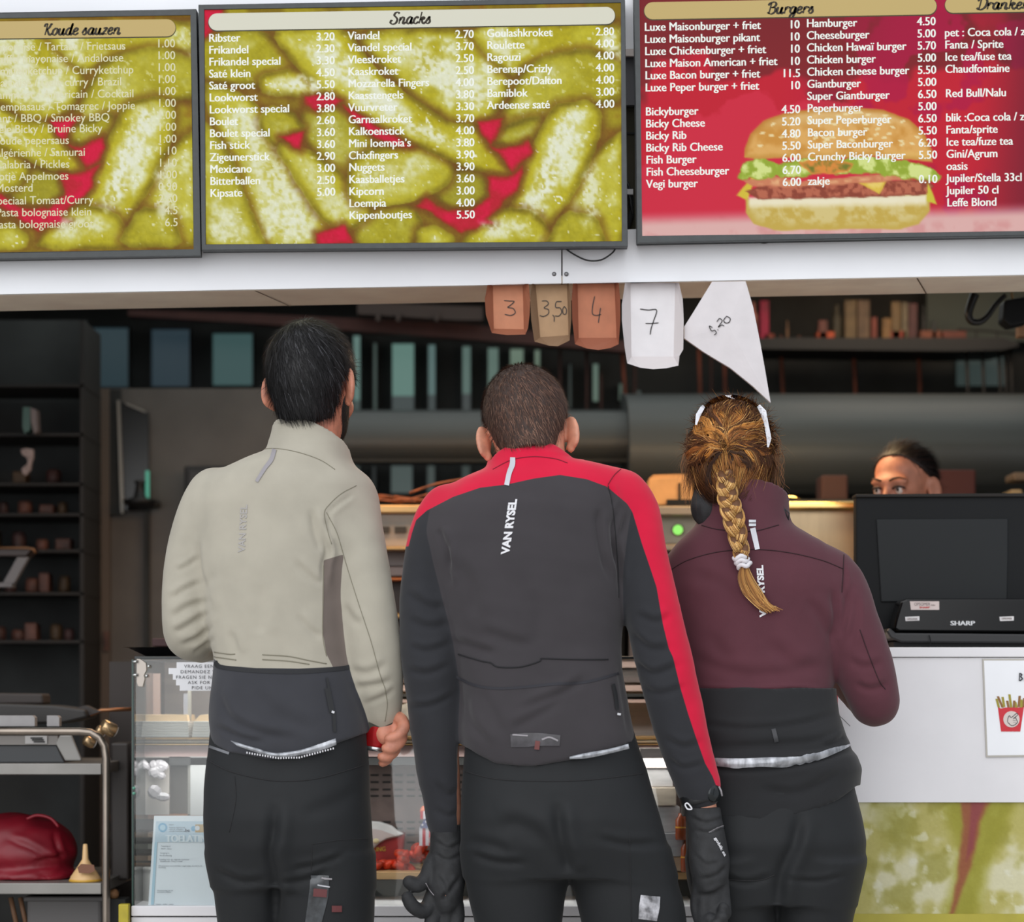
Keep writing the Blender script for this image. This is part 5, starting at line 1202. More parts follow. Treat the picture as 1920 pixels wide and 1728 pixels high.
def grow2(lx, ly, lz):
    front = 0.03-ly+np.clip((lz-0.02)*1.0, -0.02, 0.08)
    nape = lz+0.078-0.25*np.clip(np.abs(lx)-0.03, 0, 1)*2.0
    ear = np.sqrt((ly+0.008)**2+((lz+0.012)*0.8)**2)-0.027+np.clip(0.055-np.abs(lx), 0, 1)
    return np.minimum(np.minimum(front, nape), ear)
V, Q = hair_shell(HC, M2, hs, 0.006, grow2); hair = field_obj('hair', V, Q, mat('brown_hair_base', (60, 45, 39), 0.7), o)
strands('hair_strands', roots_on(V, Q, 12000, 9), flow_from(HC, M2, hs, (0.01, -0.05, 0.12), 0.3), (0.008, 0.019), 0.0009, dark_cols((92, 68, 58), 0.35, (146, 112, 94), 0.2), hair, HAIRM, lift=0.45, jit=0.8)

# ---- woman in the maroon jersey
yw = 0.12
o = thing('person', (W(1450, 1300, yw).x, yw, 0.0), 'woman with long blonde-brown braid in maroon jersey leaning on the white counter', 'person', 'customers at the hatch')
TORSO = [(948, 1330, 1452, .14, .07), (968, 1322, 1470, .14, .08), (985, 1304, 1486, .14, .09), (1000, 1288, 1512, .135, .095), (1018, 1268, 1545, .13, .10), (1040, 1252, 1576, .13, .105), (1065, 1244, 1592, .125, .108), (1100, 1240, 1598, .12, .11), (1150, 1248, 1590, .12, .108), (1200, 1260, 1570, .115, .104),
         (1250, 1270, 1562, .11, .10), (1300, 1274, 1560, .11, .10), (1350, 1272, 1566, .108, .104), (1400, 1278, 1580, .105, .108), (1440, 1284, 1590, .10, .11)]
ARMR = nodes([(1560, 1075, .12, 44), (1578, 1110, .115, 46), (1594, 1160, .105, 47), (1610, 1215, .10, 50), (1626, 1270, .10, 49), (1640, 1312, .105, 40), (1636, 1315, .14, 38), (1606, 1290, .24, 34), (1580, 1262, .31, 28)])
ARML = nodes([(1272, 1085, .12, 42), (1262, 1130, .115, 42), (1258, 1200, .11, 42), (1264, 1250, .12, 38), (1285, 1262, .2, 34), (1330, 1252, .30, 27)])
def post3(f): hem_cut(f, [(1200, 1368), (1290, 1350), (1340, 1340), (1400, 1334), (1450, 1330), (1500, 1318), (1540, 1303), (1562, 1296), (1568, 1362), (1700, 1365)], .05)
def pre3(f):
    f.chain(nodes([(1392, 1010, .13, 74), (1396, 965, .135, 68), (1400, 925, .135, 64), (1402, 890, .14, 62)]), .03); plane_cut(f, W(1400, 915, .10), (0.1, 0.35, 1))
V, Q, dt, da = garment(TORSO, [ARMR, ARML], .0048, wz(1395, .1), wz(880, .1), .022, post=post3, pre=pre3)
V = folds(V, Q, [([(1583, 1060), (1584, 1090), (1578, 1120)], 4, .004), ([(1560, 1100), (1567, 1160), (1556, 1210)], 7, .007), ([(1590, 1100), (1585, 1150), (1572, 1200)], 7, .007), ([(1602, 1110), (1604, 1160), (1592, 1210)], 7, .005), ([(1300, 1080), (1360, 1100), (1390, 1160)], 14, .004),
                 ([(1430, 1200), (1480, 1240), (1540, 1250)], 14, .004), ([(1290, 1230), (1380, 1262), (1470, 1262), (1555, 1245)], 12, .004), ([(1290, 1290), (1400, 1297), (1490, 1294), (1550, 1300)], 4, .006), ([(1330, 1180), (1350, 1220), (1380, 1240)], 14, .003),
                 ([(1510, 1120), (1540, 1160), (1556, 1200)], 10, .005), ([(1600, 1280), (1632, 1292), (1668, 1280)], 7, .005), ([(1590, 1235), (1620, 1250), (1660, 1240)], 8, .004)])
V = cloth_noise(V, mesh_normals(V, Q), .0012, 26, 12)
J3 = cloth_mat('maroon_jersey_cloth', (84, 46, 55))
jersey = field_obj('jersey', V, Q, J3, o); bv = bvh_of(V, Q); dm = mat('dark_maroon_seam', (46, 22, 28), .9)
for P in ([(1252, 1072), (1290, 1050), (1350, 1034), (1420, 1030), (1480, 1036), (1540, 1050), (1580, 1066)], [(1582, 1040), (1580, 1080), (1578, 1110)], [(1316, 985), (1350, 993), (1410, 996), (1460, 984)], [(1612, 1180), (1630, 1230), (1648, 1275), (1660, 1292)]):
    drape_line(bv, P, 1.0, dm, 'seam', jersey)
for P, w in (([(1404, 977), (1417, 977)], 5), ([(1404, 984), (1417, 984)], 5)): drape_strip(bv, P, w, REFLECT, 'reflective_strip', jersey, off=.002)
drape_strip(bv, [(1411, 990), (1415, 1008), (1420, 1030)], [10, 10, 9], REFLECT, 'reflective_strip', jersey, off=.002)
drape_text(bv, 'VAN RYSEL', lambda a, b: (1436-b*16.5+a*-1.2, 1156-a*19.2), WHITE_PRINT, 'lettering', jersey, bold=.045, off=.002)
t_ = MB(); t_.tube([W(1457, 937, .09), W(1468, 950, .08), W(1478, 975, .09)], .0022, 6); t_.tube([W(1462, 944, .085), W(1480, 962, .085), W(1477, 978, .09)], .0015, 6); t_.ell(W(1463, 945, .08), (.004, .004, .004)); t_.build('zip_puller', mat('black_cord', (40, 40, 42), .5), jersey, smooth=True)
# black waist layers
PELW = [(1290, 1278, 1560, .11, .098), (1330, 1274, 1564, .11, .104), (1360, 1276, 1572, .108, .108), (1385, 1280, 1582, .105, .112), (1400, 1284, 1588, .105, .110), (1440, 1288, 1594, .10, .114), (1480, 1288, 1602, .10, .118), (1530, 1286, 1615, .095, .124), (1575, 1286, 1623, .09, .128), (1620, 1288, 1620, .09, .12), (1660, 1292, 1610, .09, .112), (1690, 1300, 1602, .09, .105)]
LEGW = [[(1610, 1289, 1460, .09, .116), (1660, 1296, 1458, .09, .106), (1728, 1318, 1452, .095, .096), (1820, 1330, 1440, .10, .082), (1930, 1340, 1424, .10, .064), (1990, 1340, 1418, .095, .06), (2060, 1338, 1416, .09, .06), (2140, 1346, 1406, .09, .045), (2195, 1350, 1398, .09, .036)],
        [(1610, 1450, 1621, .09, .116), (1660, 1452, 1611, .09, .106), (1728, 1456, 1597, .095, .096), (1820, 1466, 1580, .10, .082), (1930, 1482, 1566, .10, .064), (1990, 1484, 1562, .095, .06), (2060, 1484, 1560, .09, .06), (2140, 1492, 1552, .09, .045), (2195, 1496, 1546, .09, .036)]]
tg, tb = tights(o, PELW, LEGW, [(1300, 1630), (1350, 1646), (1420, 1650), (1452, 1640)], [([(1500, 1520), (1490, 1580), (1465, 1640), (1455, 1728)], 12, .012), ([(1340, 1640), (1400, 1655), (1450, 1640)], 6, .005), ([(1470, 1646), (1530, 1652), (1590, 1640)], 5, .004)], seed=7)
f = Field(axis(W(1260, 0, 0).x, W(1660, 0, .1).x, .005), axis(-.06, .27, .005), axis(wz(1560, 0), wz(1270, 0), .005))
VEST = [(1290, 1276, 1563, .11, .100), (1340, 1273, 1568, .108, .108), (1372, 1276, 1580, .105, .114), (1392, 1282, 1589, .105, .115), (1402, 1286, 1590, .103, .112), (1415, 1282, 1602, .10, .120), (1440, 1279, 1611, .10, .124), (1462, 1282, 1608, .10, .120), (1478, 1283, 1608, .10, .119), (1530, 1282, 1613, .10, .122)]
f.loft(VEST, k=0, p=2.3, grow=.005); hem_cut(f, [(1240, 1530), (1340, 1538), (1420, 1536), (1500, 1524), (1570, 1500), (1612, 1476), (1660, 1470)], 0.0)
V, Q = f.mesh()
V = folds(V, Q, [([(1290, 1425), (1360, 1442), (1450, 1440), (1530, 1425), (1600, 1405)], 6, .009), ([(1300, 1355), (1400, 1365), (1500, 1356), (1570, 1335)], 6, .004), ([(1330, 1400), (1430, 1396), (1530, 1388), (1585, 1360)], 7, .004), ([(1420, 1480), (1500, 1485), (1590, 1440)], 9, .005), ([(1540, 1400), (1570, 1390), (1590, 1375)], 6, .006)])
V = cloth_noise(V, mesh_normals(V, Q), .002, 22, 3)
vest = field_obj('rolled_vest', V, Q, cloth_mat('black_vest_cloth', (34, 35, 37)), o); vb = bvh_of(V, Q)
drape_strip(vb, [(1338, 1427), (1380, 1430), (1430, 1428), (1480, 1428), (1525, 1419), (1570, 1405), (1592, 1396)], [10, 15, 13, 15, 12, 8, 3], SIL, 'reflective_hem', vest, off=.004)
drape_strip(vb, [(1450, 1367), (1456, 1390)], 8, mat('faint_grey_print2', (56, 57, 60), .6), 'faint_strip', vest, off=.002)
HC = W(1372, 866, .16); M3 = R3(math.radians(8), math.radians(6), math.radians(2)); hs = 1.0
handw = curled(W(1575, 1258, .33), (-0.3, 1, 0.0), .9); handw2 = curled(W(1335, 1250, .32), (0.2, 1, 0), .9)
NECK = nodes([(1392, 1000, .13, 46), (1388, 950, .14, 47), (1380, 890, .155, 48)])
body, Ph = person_body(o, HC, M3, hs, TORSO+PELW[6:-3], LEGW, [ARMR, ARML], handw+handw2, SKIN, NECK, ear=False)
shoes(o, [(W(1378, 2200, yw).x, yw-.02), (W(1522, 2200, yw).x, yw-.02)])
# hair: a full cap combed to the back of the crown, then the braid
def grow3(lx, ly, lz):
    front = 0.055-ly+np.clip((lz-0.01)*0.8, -0.05, 0.03); nape = lz+0.115
    return np.minimum(front, nape)
def fuller(f, P):
    f.ell(P(-.004, -.075, .035), (.060, .050, .055), M3, .03); f.ell(P(0, -.045, -.03), (.078, .06, .085), M3, .03); f.ell(P(0, -.03, .0), (.086, .07, .05), M3, .03); f.ell(P(.0, -.02, .075), (.055, .06, .045), M3, .03)
V, Q = hair_shell(HC, M3, hs, .010, grow3, extra=fuller); V = cloth_noise(V, mesh_normals(V, Q), .004, 55, 5)
hair = field_obj('hair', V, Q, mat('dark_brown_hair_base', (52, 33, 24), .7), o)
knot = np.array(W(1362, 838, .045)); low = np.array(W(1372, 905, .06))
def flow3(P, N):
    tgt = np.where((P[:, 2] > knot[2]-.01)[:, None], knot[None], np.array(W(1372, 930, .07))[None])
    d = tgt-P; return d/np.maximum(np.linalg.norm(d, axis=1), 1e-6)[:, None]
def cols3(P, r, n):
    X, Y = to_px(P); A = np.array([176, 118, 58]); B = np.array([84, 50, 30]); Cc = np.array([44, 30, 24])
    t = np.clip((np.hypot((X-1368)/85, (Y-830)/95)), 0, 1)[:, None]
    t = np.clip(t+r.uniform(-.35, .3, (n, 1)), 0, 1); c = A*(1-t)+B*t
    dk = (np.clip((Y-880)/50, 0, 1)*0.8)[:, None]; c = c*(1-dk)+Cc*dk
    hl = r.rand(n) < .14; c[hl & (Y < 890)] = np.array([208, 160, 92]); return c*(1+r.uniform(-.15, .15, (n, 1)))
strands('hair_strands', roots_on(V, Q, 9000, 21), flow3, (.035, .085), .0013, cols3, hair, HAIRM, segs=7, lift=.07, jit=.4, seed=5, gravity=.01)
BV_HAIR = (V, Q)
strands('flyaway_hair', roots_on(V, Q, 380, 22, keep=lambda c, n: (np.abs(to_px(c)[0]-1372) > 66)*1.0+.03), lambda P, N: N*0.35+np.array([0, 0, -1.0]), (.03, .075), .0007, dark_cols((112, 76, 52), .35, (168, 120, 76), .3), hair, HAIRM, segs=7, lift=.5, jit=1.1, seed=6, gravity=.02)
def bundle(name, paths, width, colf, parent, seed=1):
    """Ribbons following explicit 3-D paths (each a list of points), facing the camera side."""
    r = np.random.RandomState(seed); V = []; F = []; Cc = []
    for P in paths:
        P = np.array(P); n = len(P); b = len(V); c = colf(r, P) if colf.__code__.co_argcount == 2 else colf(r)
        for i in range(n):
            d = P[min(i+1, n-1)]-P[max(i-1, 0)]; nn = np.array([0, -1, 0.0]); s_ = np.cross(d, nn); s_ /= max(np.linalg.norm(s_), 1e-9)
            w = width*(1-0.6*abs(i/(n-1)-0.4)); V += [P[i]-s_*w/2, P[i]+s_*w/2]; Cc += [c, c]
        F += [(b+2*i, b+2*i+1, b+2*i+3, b+2*i+2) for i in range(n-1)]
    me = arr_mesh(name, np.array(V), np.array(F)); c = np.clip(np.array(Cc), 0, 255)/255; c = np.where(c <= .04045, c/12.92, ((c+.055)/1.055)**2.4)
    at = me.color_attributes.new('strand', 'FLOAT_COLOR', 'POINT'); at.data.foreach_set('color', np.concatenate([c, np.ones((len(c), 1))], 1).astype(np.float32).ravel())
    return link(name, me, HAIRM, parent, smooth=True)
BC = catmull([(1361, 884), (1362, 905), (1364, 930), (1370, 950), (1376, 975), (1383, 1005), (1389, 1035), (1392, 1048)], 10)
BW = np.interp(np.linspace(0, 1, len(BC)), [0, .2, .45, .6, .8, 1], [13, 15, 17, 16.5, 13.5, 9.5])
def bdepth(px, py):
    q = hit(bv, px, py); y0 = q.y-.022 if q is not None else .05
    return min(y0, .055) if py < 960 else y0
ys = [bdepth(p[0], p[1]) for p in BC]; ys = np.convolve(np.pad(ys, 6, mode='edge'), np.ones(13)/13, 'valid')
braid = thing('braid', W(1370, 950, .05), None, None) if False else None
TURN = 2.35; paths = []; NS = 60; core = MB()
dense = np.linspace(0, 1, 150)
bx = np.interp(dense, np.linspace(0, 1, len(BC)), [p[0] for p in BC]); bz = np.interp(dense, np.linspace(0, 1, len(BC)), [p[1] for p in BC]); bw = np.interp(dense, np.linspace(0, 1, len(BC)), BW); byy = np.interp(dense, np.linspace(0, 1, len(BC)), ys)
for k in range(3):
    ph = 2*math.pi*k/3+dense*2*math.pi*TURN
    cx = bx+np.sin(ph)*bw*0.62; cy = byy+np.sin(2*ph)*0.0095
    rad = bw*0.70*S(.05)
    L = [np.array(W(cx[i], bz[i], cy[i])) for i in range(150)]
    core.tube([Vector(p) for p in L], .01, 8, rs=list(rad*0.88))
    for s_ in range(NS):
        a = random.uniform(math.pi*0.02, math.pi*0.98); q = math.cos(a)*0.95; h_ = math.sin(a)
        j = [random.uniform(-.12, .12) for _ in range(2)]
        st = random.randint(0, 30); en = random.randint(118, 149)
        P = []
        for i in range(st, en, 3):
            d = L[min(i+2, 149)]-L[max(i-2, 0)]; sd = np.cross(d, np.array([0, -1, 0.])); sd /= max(np.linalg.norm(sd), 1e-9)
            P.append(L[i]+sd*rad[i]*(q+j[0]*math.sin(i*.13+j[1]*40))+np.array([0, -1, 0])*rad[i]*h_*1.02)
        paths.append(P)
bcore = core.build('braid', mat('braid_shadow_hair', (96, 62, 36), .7), hair, smooth=True)
bundle('braid_strands', paths, .0014, lambda r: np.array([[198, 152, 88], [176, 128, 70], [222, 184, 122], [140, 96, 52]][r.randint(4)])*r.uniform(.88, 1.1), hair, 3)
# tail below the band
tail = []; top = np.array(W(1396, 1062, ys[-1])); 
for s_ in range(240):
    a = random.uniform(-1, 1); b = random.uniform(-1, 1); e = random.uniform(.72, 1.0); w = random.uniform(-1, 1)
    pts = [(1395+a*7, 1060), (1402+a*15-3, 1085), (1414+a*19-2, 1112), (1428+a*13+w*5, 1132), (1440+a*10+w*9+(10 if s_ % 9 == 0 else 0), 1142+w*5-a*4)]
    n_ = 5 if e > .8 else 4
    C = catmull(pts[:n_], 4); yy = [ys[-1]-.002+b*.007+.0004*i for i in range(len(C))]
    tail.append([np.array(W(c[0], c[1], yy[i])) for i, c in enumerate(C)])
bundle('braid_tail', tail, .0016, lambda r: np.array([[190, 140, 78], [160, 112, 60], [214, 172, 108], [126, 84, 48]][r.randint(4)])*r.uniform(.88, 1.1), hair, 4)
# locks swept round into the braid's start
sw = []; hb = bvh_of(V, Q); rr_ = random.Random(17)
for s_ in range(64):      # each lock is a sheaf of strands
    th = rr_.uniform(-.4, math.pi+.4) if rr_.random() < .8 else rr_.uniform(math.pi, 2*math.pi)
    R0 = rr_.uniform(38, 84); turn = rr_.uniform(.3, 1.5)*(1 if math.cos(th) > -.2 else -1); wob = rr_.uniform(-.4, .4); up_ = rr_.uniform(.5, 1.2)
    for c_ in range(22):
        P = []; dth = rr_.gauss(0, .075); dr = rr_.uniform(-4, 4)
        for i in range(12):
            t_ = i/11; r_ = (R0+dr)*(1-t_)**.85+3; a = th+dth*(1-.5*t_)+turn*t_*t_+wob*math.sin(t_*4)
            q = hit(hb, 1360+r_*math.cos(a)*1.02, 846-r_*math.sin(a)*1.08, .0015+(.011*t_+.005*math.sin(t_*3.1))*up_+.0012*dr/4)
            if q is None: P = []; continue
            P.append(np.array(q))
        if len(P) > 5: sw.append(P)
for s_ in range(60):      # loose loops falling beside the braid
    x0 = rr_.uniform(1395, 1432); y0 = rr_.uniform(830, 880); P = []
    for i, (a, b) in enumerate(catmull([(x0-20, y0), (x0, y0+24), (x0+rr_.uniform(-6, 14), y0+50), (x0-10, y0+72)], 4)):
        q = hit(hb, a, b, .004); 
        if q is not None: P.append(np.array(q))
    if len(P) > 5: sw.append(P)
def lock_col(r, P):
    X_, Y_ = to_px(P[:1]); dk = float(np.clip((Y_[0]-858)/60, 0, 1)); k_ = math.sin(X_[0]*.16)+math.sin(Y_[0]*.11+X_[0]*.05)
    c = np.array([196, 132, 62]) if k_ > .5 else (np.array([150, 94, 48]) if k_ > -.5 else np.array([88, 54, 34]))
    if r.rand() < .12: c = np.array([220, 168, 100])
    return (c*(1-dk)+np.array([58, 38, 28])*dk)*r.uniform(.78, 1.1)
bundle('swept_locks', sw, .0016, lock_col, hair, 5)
wi = []
for s_ in range(110):     # long loose wisps at both sides of the head
    sd = rr_.random() < .5; x0 = rr_.uniform(1284, 1302) if sd else rr_.uniform(1440, 1458); y0 = rr_.uniform(800, 880); l_ = rr_.uniform(30, 110); k_ = rr_.uniform(-14, 6) if sd else rr_.uniform(-8, 26)
    P = catmull([(x0, y0), (x0+k_*.7, y0+l_*.35), (x0+k_*.5+rr_.uniform(-5, 5), y0+l_*.7), (x0+k_+rr_.uniform(-8, 8), y0+l_)], 5); yy = rr_.uniform(.10, .17)
    wi.append([np.array(W(a, b, yy)) for a, b in P])
bundle('loose_wisps', wi, .0006, lambda r: np.array([[120, 80, 54], [92, 60, 42], [160, 112, 72]][r.randint(3)])*r.uniform(.8, 1.1), hair, 6)
t = thing('hair_tie', W(1393, 1052, ys[-1]), 'white ruffled hair tie holding the end of the braid', 'hair tie')
mb = MB()
for i, (a, b) in enumerate(((1388, 1045), (1391, 1052), (1395, 1060))):
    c = W(a, b, ys[-1]-.002); tr = [c+Vector((math.cos(q)*.0118*(1+.12*math.sin(q*5+i)), math.sin(q)*.012, .003*math.sin(q*3+i)+.003*math.cos(q))) for q in [2*math.pi*n_/24 for n_ in range(25)]]
    mb.tube(tr, .0048, 8, cap=False)
mb.build('ruffle', mat('white_elastic_cloth', (214, 212, 216), .8), t, smooth=True)
# sunglasses pushed up on her head
t = thing('sunglasses', W(1372, 760, .14), 'white-armed sunglasses worn pushed up on the head of the woman with the braid', 'sunglasses')
wh = mat('white_frame_plastic', (220, 222, 228), .3); bk = mat('black_lens_rim', (20, 20, 22), .2)
arm_y = .10
mb = MB()
for P in ([(1346/1, 0)],): pass
def flat_arm(P, ws, y0, y1, th=.004):
    v = []; n = len(P)
    for i, p in enumerate(P):
        a = P[max(i-1, 0)]; b = P[min(i+1, n-1)]; dx, dy = b[0]-a[0], b[1]-a[1]; l = math.hypot(dx, dy); yy = y0+(y1-y0)*i/(n-1)
        for sg in (-1, 1):
            q = W(p[0]-dy/l*ws[i]/2*sg, p[1]+dx/l*ws[i]/2*sg, yy); v += [q, q+Vector((0, th, 0))]
    f = []
    for i in range(n-1):
        a = 4*i; f += [(a, a+2, a+6, a+4), (a+1, a+5, a+7, a+3), (a, a+4, a+5, a+1), (a+2, a+3, a+7, a+6)]
    f += [(0, 1, 3, 2), (4*n-4, 4*n-2, 4*n-1, 4*n-3)]
    return v, f
MB().add(*flat_arm([(1305, 796), (1309, 778), (1317, 764), (1320, 761)], [3, 9, 8, 6], .065, .115)).build('arm', wh, t)
MB().add(*flat_arm([(1422, 760), (1431, 772), (1437, 795), (1442, 822), (1440, 838)], [7, 12, 8, 9, 3], .11, .055)).build('arm', wh, t)
C = catmull([(1319, 762), (1332, 750), (1350, 742), (1372, 739), (1396, 744), (1412, 752), (1423, 761)], 5)
MB().tube([W(a, b, .15+.02*math.sin(math.pi*i/(len(C)-1))) for i, (a, b) in enumerate(C)], .0014, 6).build('frame', bk, t, smooth=True)
ls = MB()
for i in range(len(C)-1):
    a, b = C[i], C[i+1]; p, q = W(a[0], a[1], .16), W(b[0], b[1], .16); d_ = Vector((0, .035, -.014)); ls.add([p, q, q+d_, p+d_], [(0, 1, 2, 3)])
ls.build('lens', mat('dark_lens', (30, 30, 34), .1), t, smooth=True)
MB().prism([(1359, 741), (1372, 740), (1370, 744), (1366, 745)], .148, .004).prism([(1367, 744), (1371, 744), (1381, 749), (1375, 749)], .146, .003).build('nose_piece', wh, t)
# black neck warmer at her collar
f = Field(axis(W(1285, 0, .1).x, W(1420, 0, .1).x, .004), axis(.05, .24, .004), axis(wz(1000, .1), wz(890, .1), .004))
f.chain(nodes([(1322, 928, .12, 20), (1326, 955, .11, 22), (1336, 975, .11, 18)]), .02); V, Q = f.mesh(); V = cloth_noise(V, mesh_normals(V, Q), .003, 60, 2)
nw = field_obj('neck_warmer', V, Q, GLOVE, o)

# ---- clerk behind the counter
yc = 1.25
o = thing('person', (W(1690, 1300, yc).x, yc, 0.1), 'dark-haired woman clerk looking out over the black screen', 'person')
HC = W(1694, 915, yc); hs = .98
M4 = Matrix.Rotation(math.radians(180-36), 3, 'Z') @ Matrix.Rotation(math.radians(-5), 3, 'X')
TOR = [(1040, 1640, 1745, yc+.02, .06), (1058, 1600, 1790, yc+.02, .08), (1075, 1570, 1820, yc+.02, .095), (1110, 1560, 1830, yc+.02, .10), (1200, 1575, 1815, yc+.02, .10), (1300, 1590, 1800, yc+.02, .095), (1400, 1575, 1815, yc+.02, .10), (1480, 1572, 1818, yc+.02, .11)]
LG = [[(1460, 1573, 1700, yc+.02, .10), (1600, 1590, 1690, yc+.02, .08), (1750, 1600, 1680, yc+.02, .06), (1850, 1600, 1675, yc+.02, .055), (1960, 1615, 1665, yc+.02, .036)],
      [(1460, 1690, 1818, yc+.02, .10), (1600, 1700, 1800, yc+.02, .08), (1750, 1710, 1790, yc+.02, .06), (1850, 1712, 1788, yc+.02, .055), (1960, 1724, 1775, yc+.02, .036)]]
A1 = nodes([(1590, 1085, yc+.02, 32), (1572, 1180, yc+.02, 29), (1568, 1260, yc, 26), (1590, 1270, yc-.05, 22), (1615, 1235, yc-.11, 18)])
A2 = nodes([(1800, 1085, yc+.02, 32), (1820, 1180, yc+.02, 29), (1822, 1260, yc, 26), (1800, 1270, yc-.05, 22), (1775, 1235, yc-.11, 18)])
def pb4():
    c = HC; lo = W(1530, 0, yc).x; hi = W(1860, 0, yc).x
    zc = np.concatenate([np.arange(.09, c.z-.17, .012), np.arange(c.z-.17, c.z+.15, .0035)])
    f = Field(axis(lo, hi, .0045), axis(yc-.36, yc+.2, .0045), zc.astype(np.float32))
    f.loft(TOR, k=0, grow=-.01)
    for L in LG: f.loft(L, k=.01, p=2.1, grow=-.006)
    for a in (A1, A2): f.chain([(x, y_, z, r-.008) for x, y_, z, r in a], .02)
    for h_ in (curled(Vector(A1[-1][:3]), (.3, -1, 0), .85), curled(Vector(A2[-1][:3]), (-.3, -1, 0), .85)):
        for a in h_: f.chain(a, .006, pad=.03)
    f.chain(nodes([(1694, 1070, yc+.03, 38), (1694, 1000, yc+.02, 38), (1694, 940, yc+.01, 40)]), .015)
    P = add_head(f, HC, M4, hs)
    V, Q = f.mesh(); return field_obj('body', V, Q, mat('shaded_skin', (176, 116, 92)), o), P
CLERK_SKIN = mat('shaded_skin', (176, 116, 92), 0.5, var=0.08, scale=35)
body, P4 = pb4()
for sx in (-1, 1):
    e = P4(sx*.031, .0825, -.0035); MB().ell(e, (.0125, .0125, .0125), 20, 12).build('eye', EYEW, body, smooth=True)
    d = (P4(sx*.031+.003, .12, -.003)-e).normalized(); MB().ell(e+d*.0078, (.0062, .0062, .0062), 14, 8).build('iris', IRIS, body, smooth=True)
    arc = [P4(sx*x, y_, z) for x, y_, z in ((.016, .094, .000), (.022, .097, .0045), (.032, .0965, .0055), (.041, .091, .0035), (.046, .084, -.001))]
    MB().tube(arc, .0032, 6).build('eyelid', mat('dark_lash_line', (58, 36, 30), .6), body, smooth=True)
    br = [P4(sx*x, y_, z) for x, y_, z in ((.012, .103, .021), (.024, .104, .026), (.038, .098, .028), (.050, .083, .023))]
    MB().tube(br, .0026, 6, rs=[.003, .0032, .0026, .0012]).build('eyebrow', mat('dark_brow_hair', (60, 38, 30), .8), body, smooth=True)
f = Field(axis(W(1530, 0, yc).x, W(1860, 0, yc).x, .006), axis(yc-.3, yc+.2, .006), axis(wz(1480, yc), wz(1040, yc), .006)); f.loft(TOR, k=0)
for a in (A1, A2): f.chain(a[:4], .02)
V, Q = f.mesh(); field_obj('shirt', V, Q, cloth_mat('dark_shirt_cloth', (34, 34, 38)), o)
f = Field(axis(W(1530, 0, yc).x, W(1860, 0, yc).x, .008), axis(yc-.15, yc+.2, .008), axis(.12, wz(1440, yc), .008))
for L in LG: f.loft(L, k=.01, p=2.1)
V, Q = f.mesh(); field_obj('trousers', V, Q, cloth_mat('dark_trouser_cloth', (30, 30, 34)), o)
for x in (1640, 1750): 
    c = W(x, 1990, yc); MB().ell((c.x, yc-.03, .14), (.045, .12, .04), 16, 8).build('shoe', mat('black_shoe', (30, 30, 32), .5), o, smooth=True)
def grow4(lx, ly, lz):
    front = np.minimum(0.5, 0.034-ly+np.clip(lz-.068, -.05, .2)*1.4+np.clip(np.abs(lx)-.03, 0, 1)*0.5)
    nape = lz+0.07; ear = np.sqrt((ly+0.004)**2+((lz+0.014)*0.8)**2)-0.024+np.clip(0.055-np.abs(lx), 0, 1)
    return np.minimum(np.minimum(front, nape), ear)
V, Q = hair_shell(HC, M4, hs, .005, grow4); hair = field_obj('hair', V, Q, mat('dark_auburn_hair', (34, 22, 19), .55), o)
def flow4(P, N):
    d = np.array(P4(0, -.11, .02))[None]-P; return d/np.linalg.norm(d, axis=1)[:, None]
strands('hair_strands', roots_on(V, Q, 5000, 31), flow4, (.03, .07), .0013, dark_cols((18, 12, 11), .35, (48, 26, 20), .15), hair, HAIRM, segs=5, lift=.05, jit=.12)
MB().ell(P4(0, -.125, .0), (.032, .03, .034), 16, 10).build('hair_bun', mat('black_hair', (24, 24, 26), .5), hair, smooth=True)
# ------------------------------------------------------------------ inside the stall
STEEL = mat('brushed_steel', (140, 136, 130), .35, metal=.7, var=.12, scale=12, stretch=(1, 1, 14))
STEELD = mat('dull_dark_steel', (73, 77, 77), .5, metal=.1, var=.08, scale=2.5, stretch=(.5, 1, 6))
BLK = mat('black_plastic', (20, 21, 22), .5, spec=.25); GREYP = mat('grey_plastic', (92, 93, 95), .5)
def prof_x(name, prof, px0, px1, yref, m, parent=None, label=None, cat=None, smooth=True):
    """Profile (depth, pixel row) swept sideways between two pixel columns."""
    mb = MB(); prof = catmull(prof, 5) if len(prof) > 6 else prof; P = [(y, W(0, py, y).z) for y, py in prof]; x0 = W(px0, 0, yref).x; x1 = W(px1, 0, yref).x; n = len(P)
    mb.add([(x0, y, z) for y, z in P]+[(x1, y, z) for y, z in P], [(i, i+1, n+i+1, n+i) for i in range(n-1)]+[(n-1, 0, n, 2*n-1), tuple(range(n))[::-1], tuple(range(n, 2*n))])
    o = mb.build(name, m, parent, smooth=False)
    if cat: tag(o, label, cat)
    return o
h = thing('extractor_hood', W(950, 830, 2.4), 'long dull steel extractor hood behind the two men', 'hood')
prof_x('hood_shell', [(2.9, 768), (2.52, 771), (2.44, 780), (2.39, 800), (2.37, 825), (2.38, 845), (2.41, 860), (2.46, 868), (2.9, 870)], 626, 1178, 2.4, STEELD, h)
h = thing('extractor_hood', W(1640, 830, 2.3), 'wide dull steel extractor hood behind the clerk', 'hood')
prof_x('hood_shell', [(2.9, 738), (2.6, 742), (2.42, 752), (2.31, 785), (2.27, 820), (2.26, 850), (2.28, 885), (2.33, 915), (2.42, 932), (2.8, 936)], 1180, 2560, 2.3, STEELD, h)
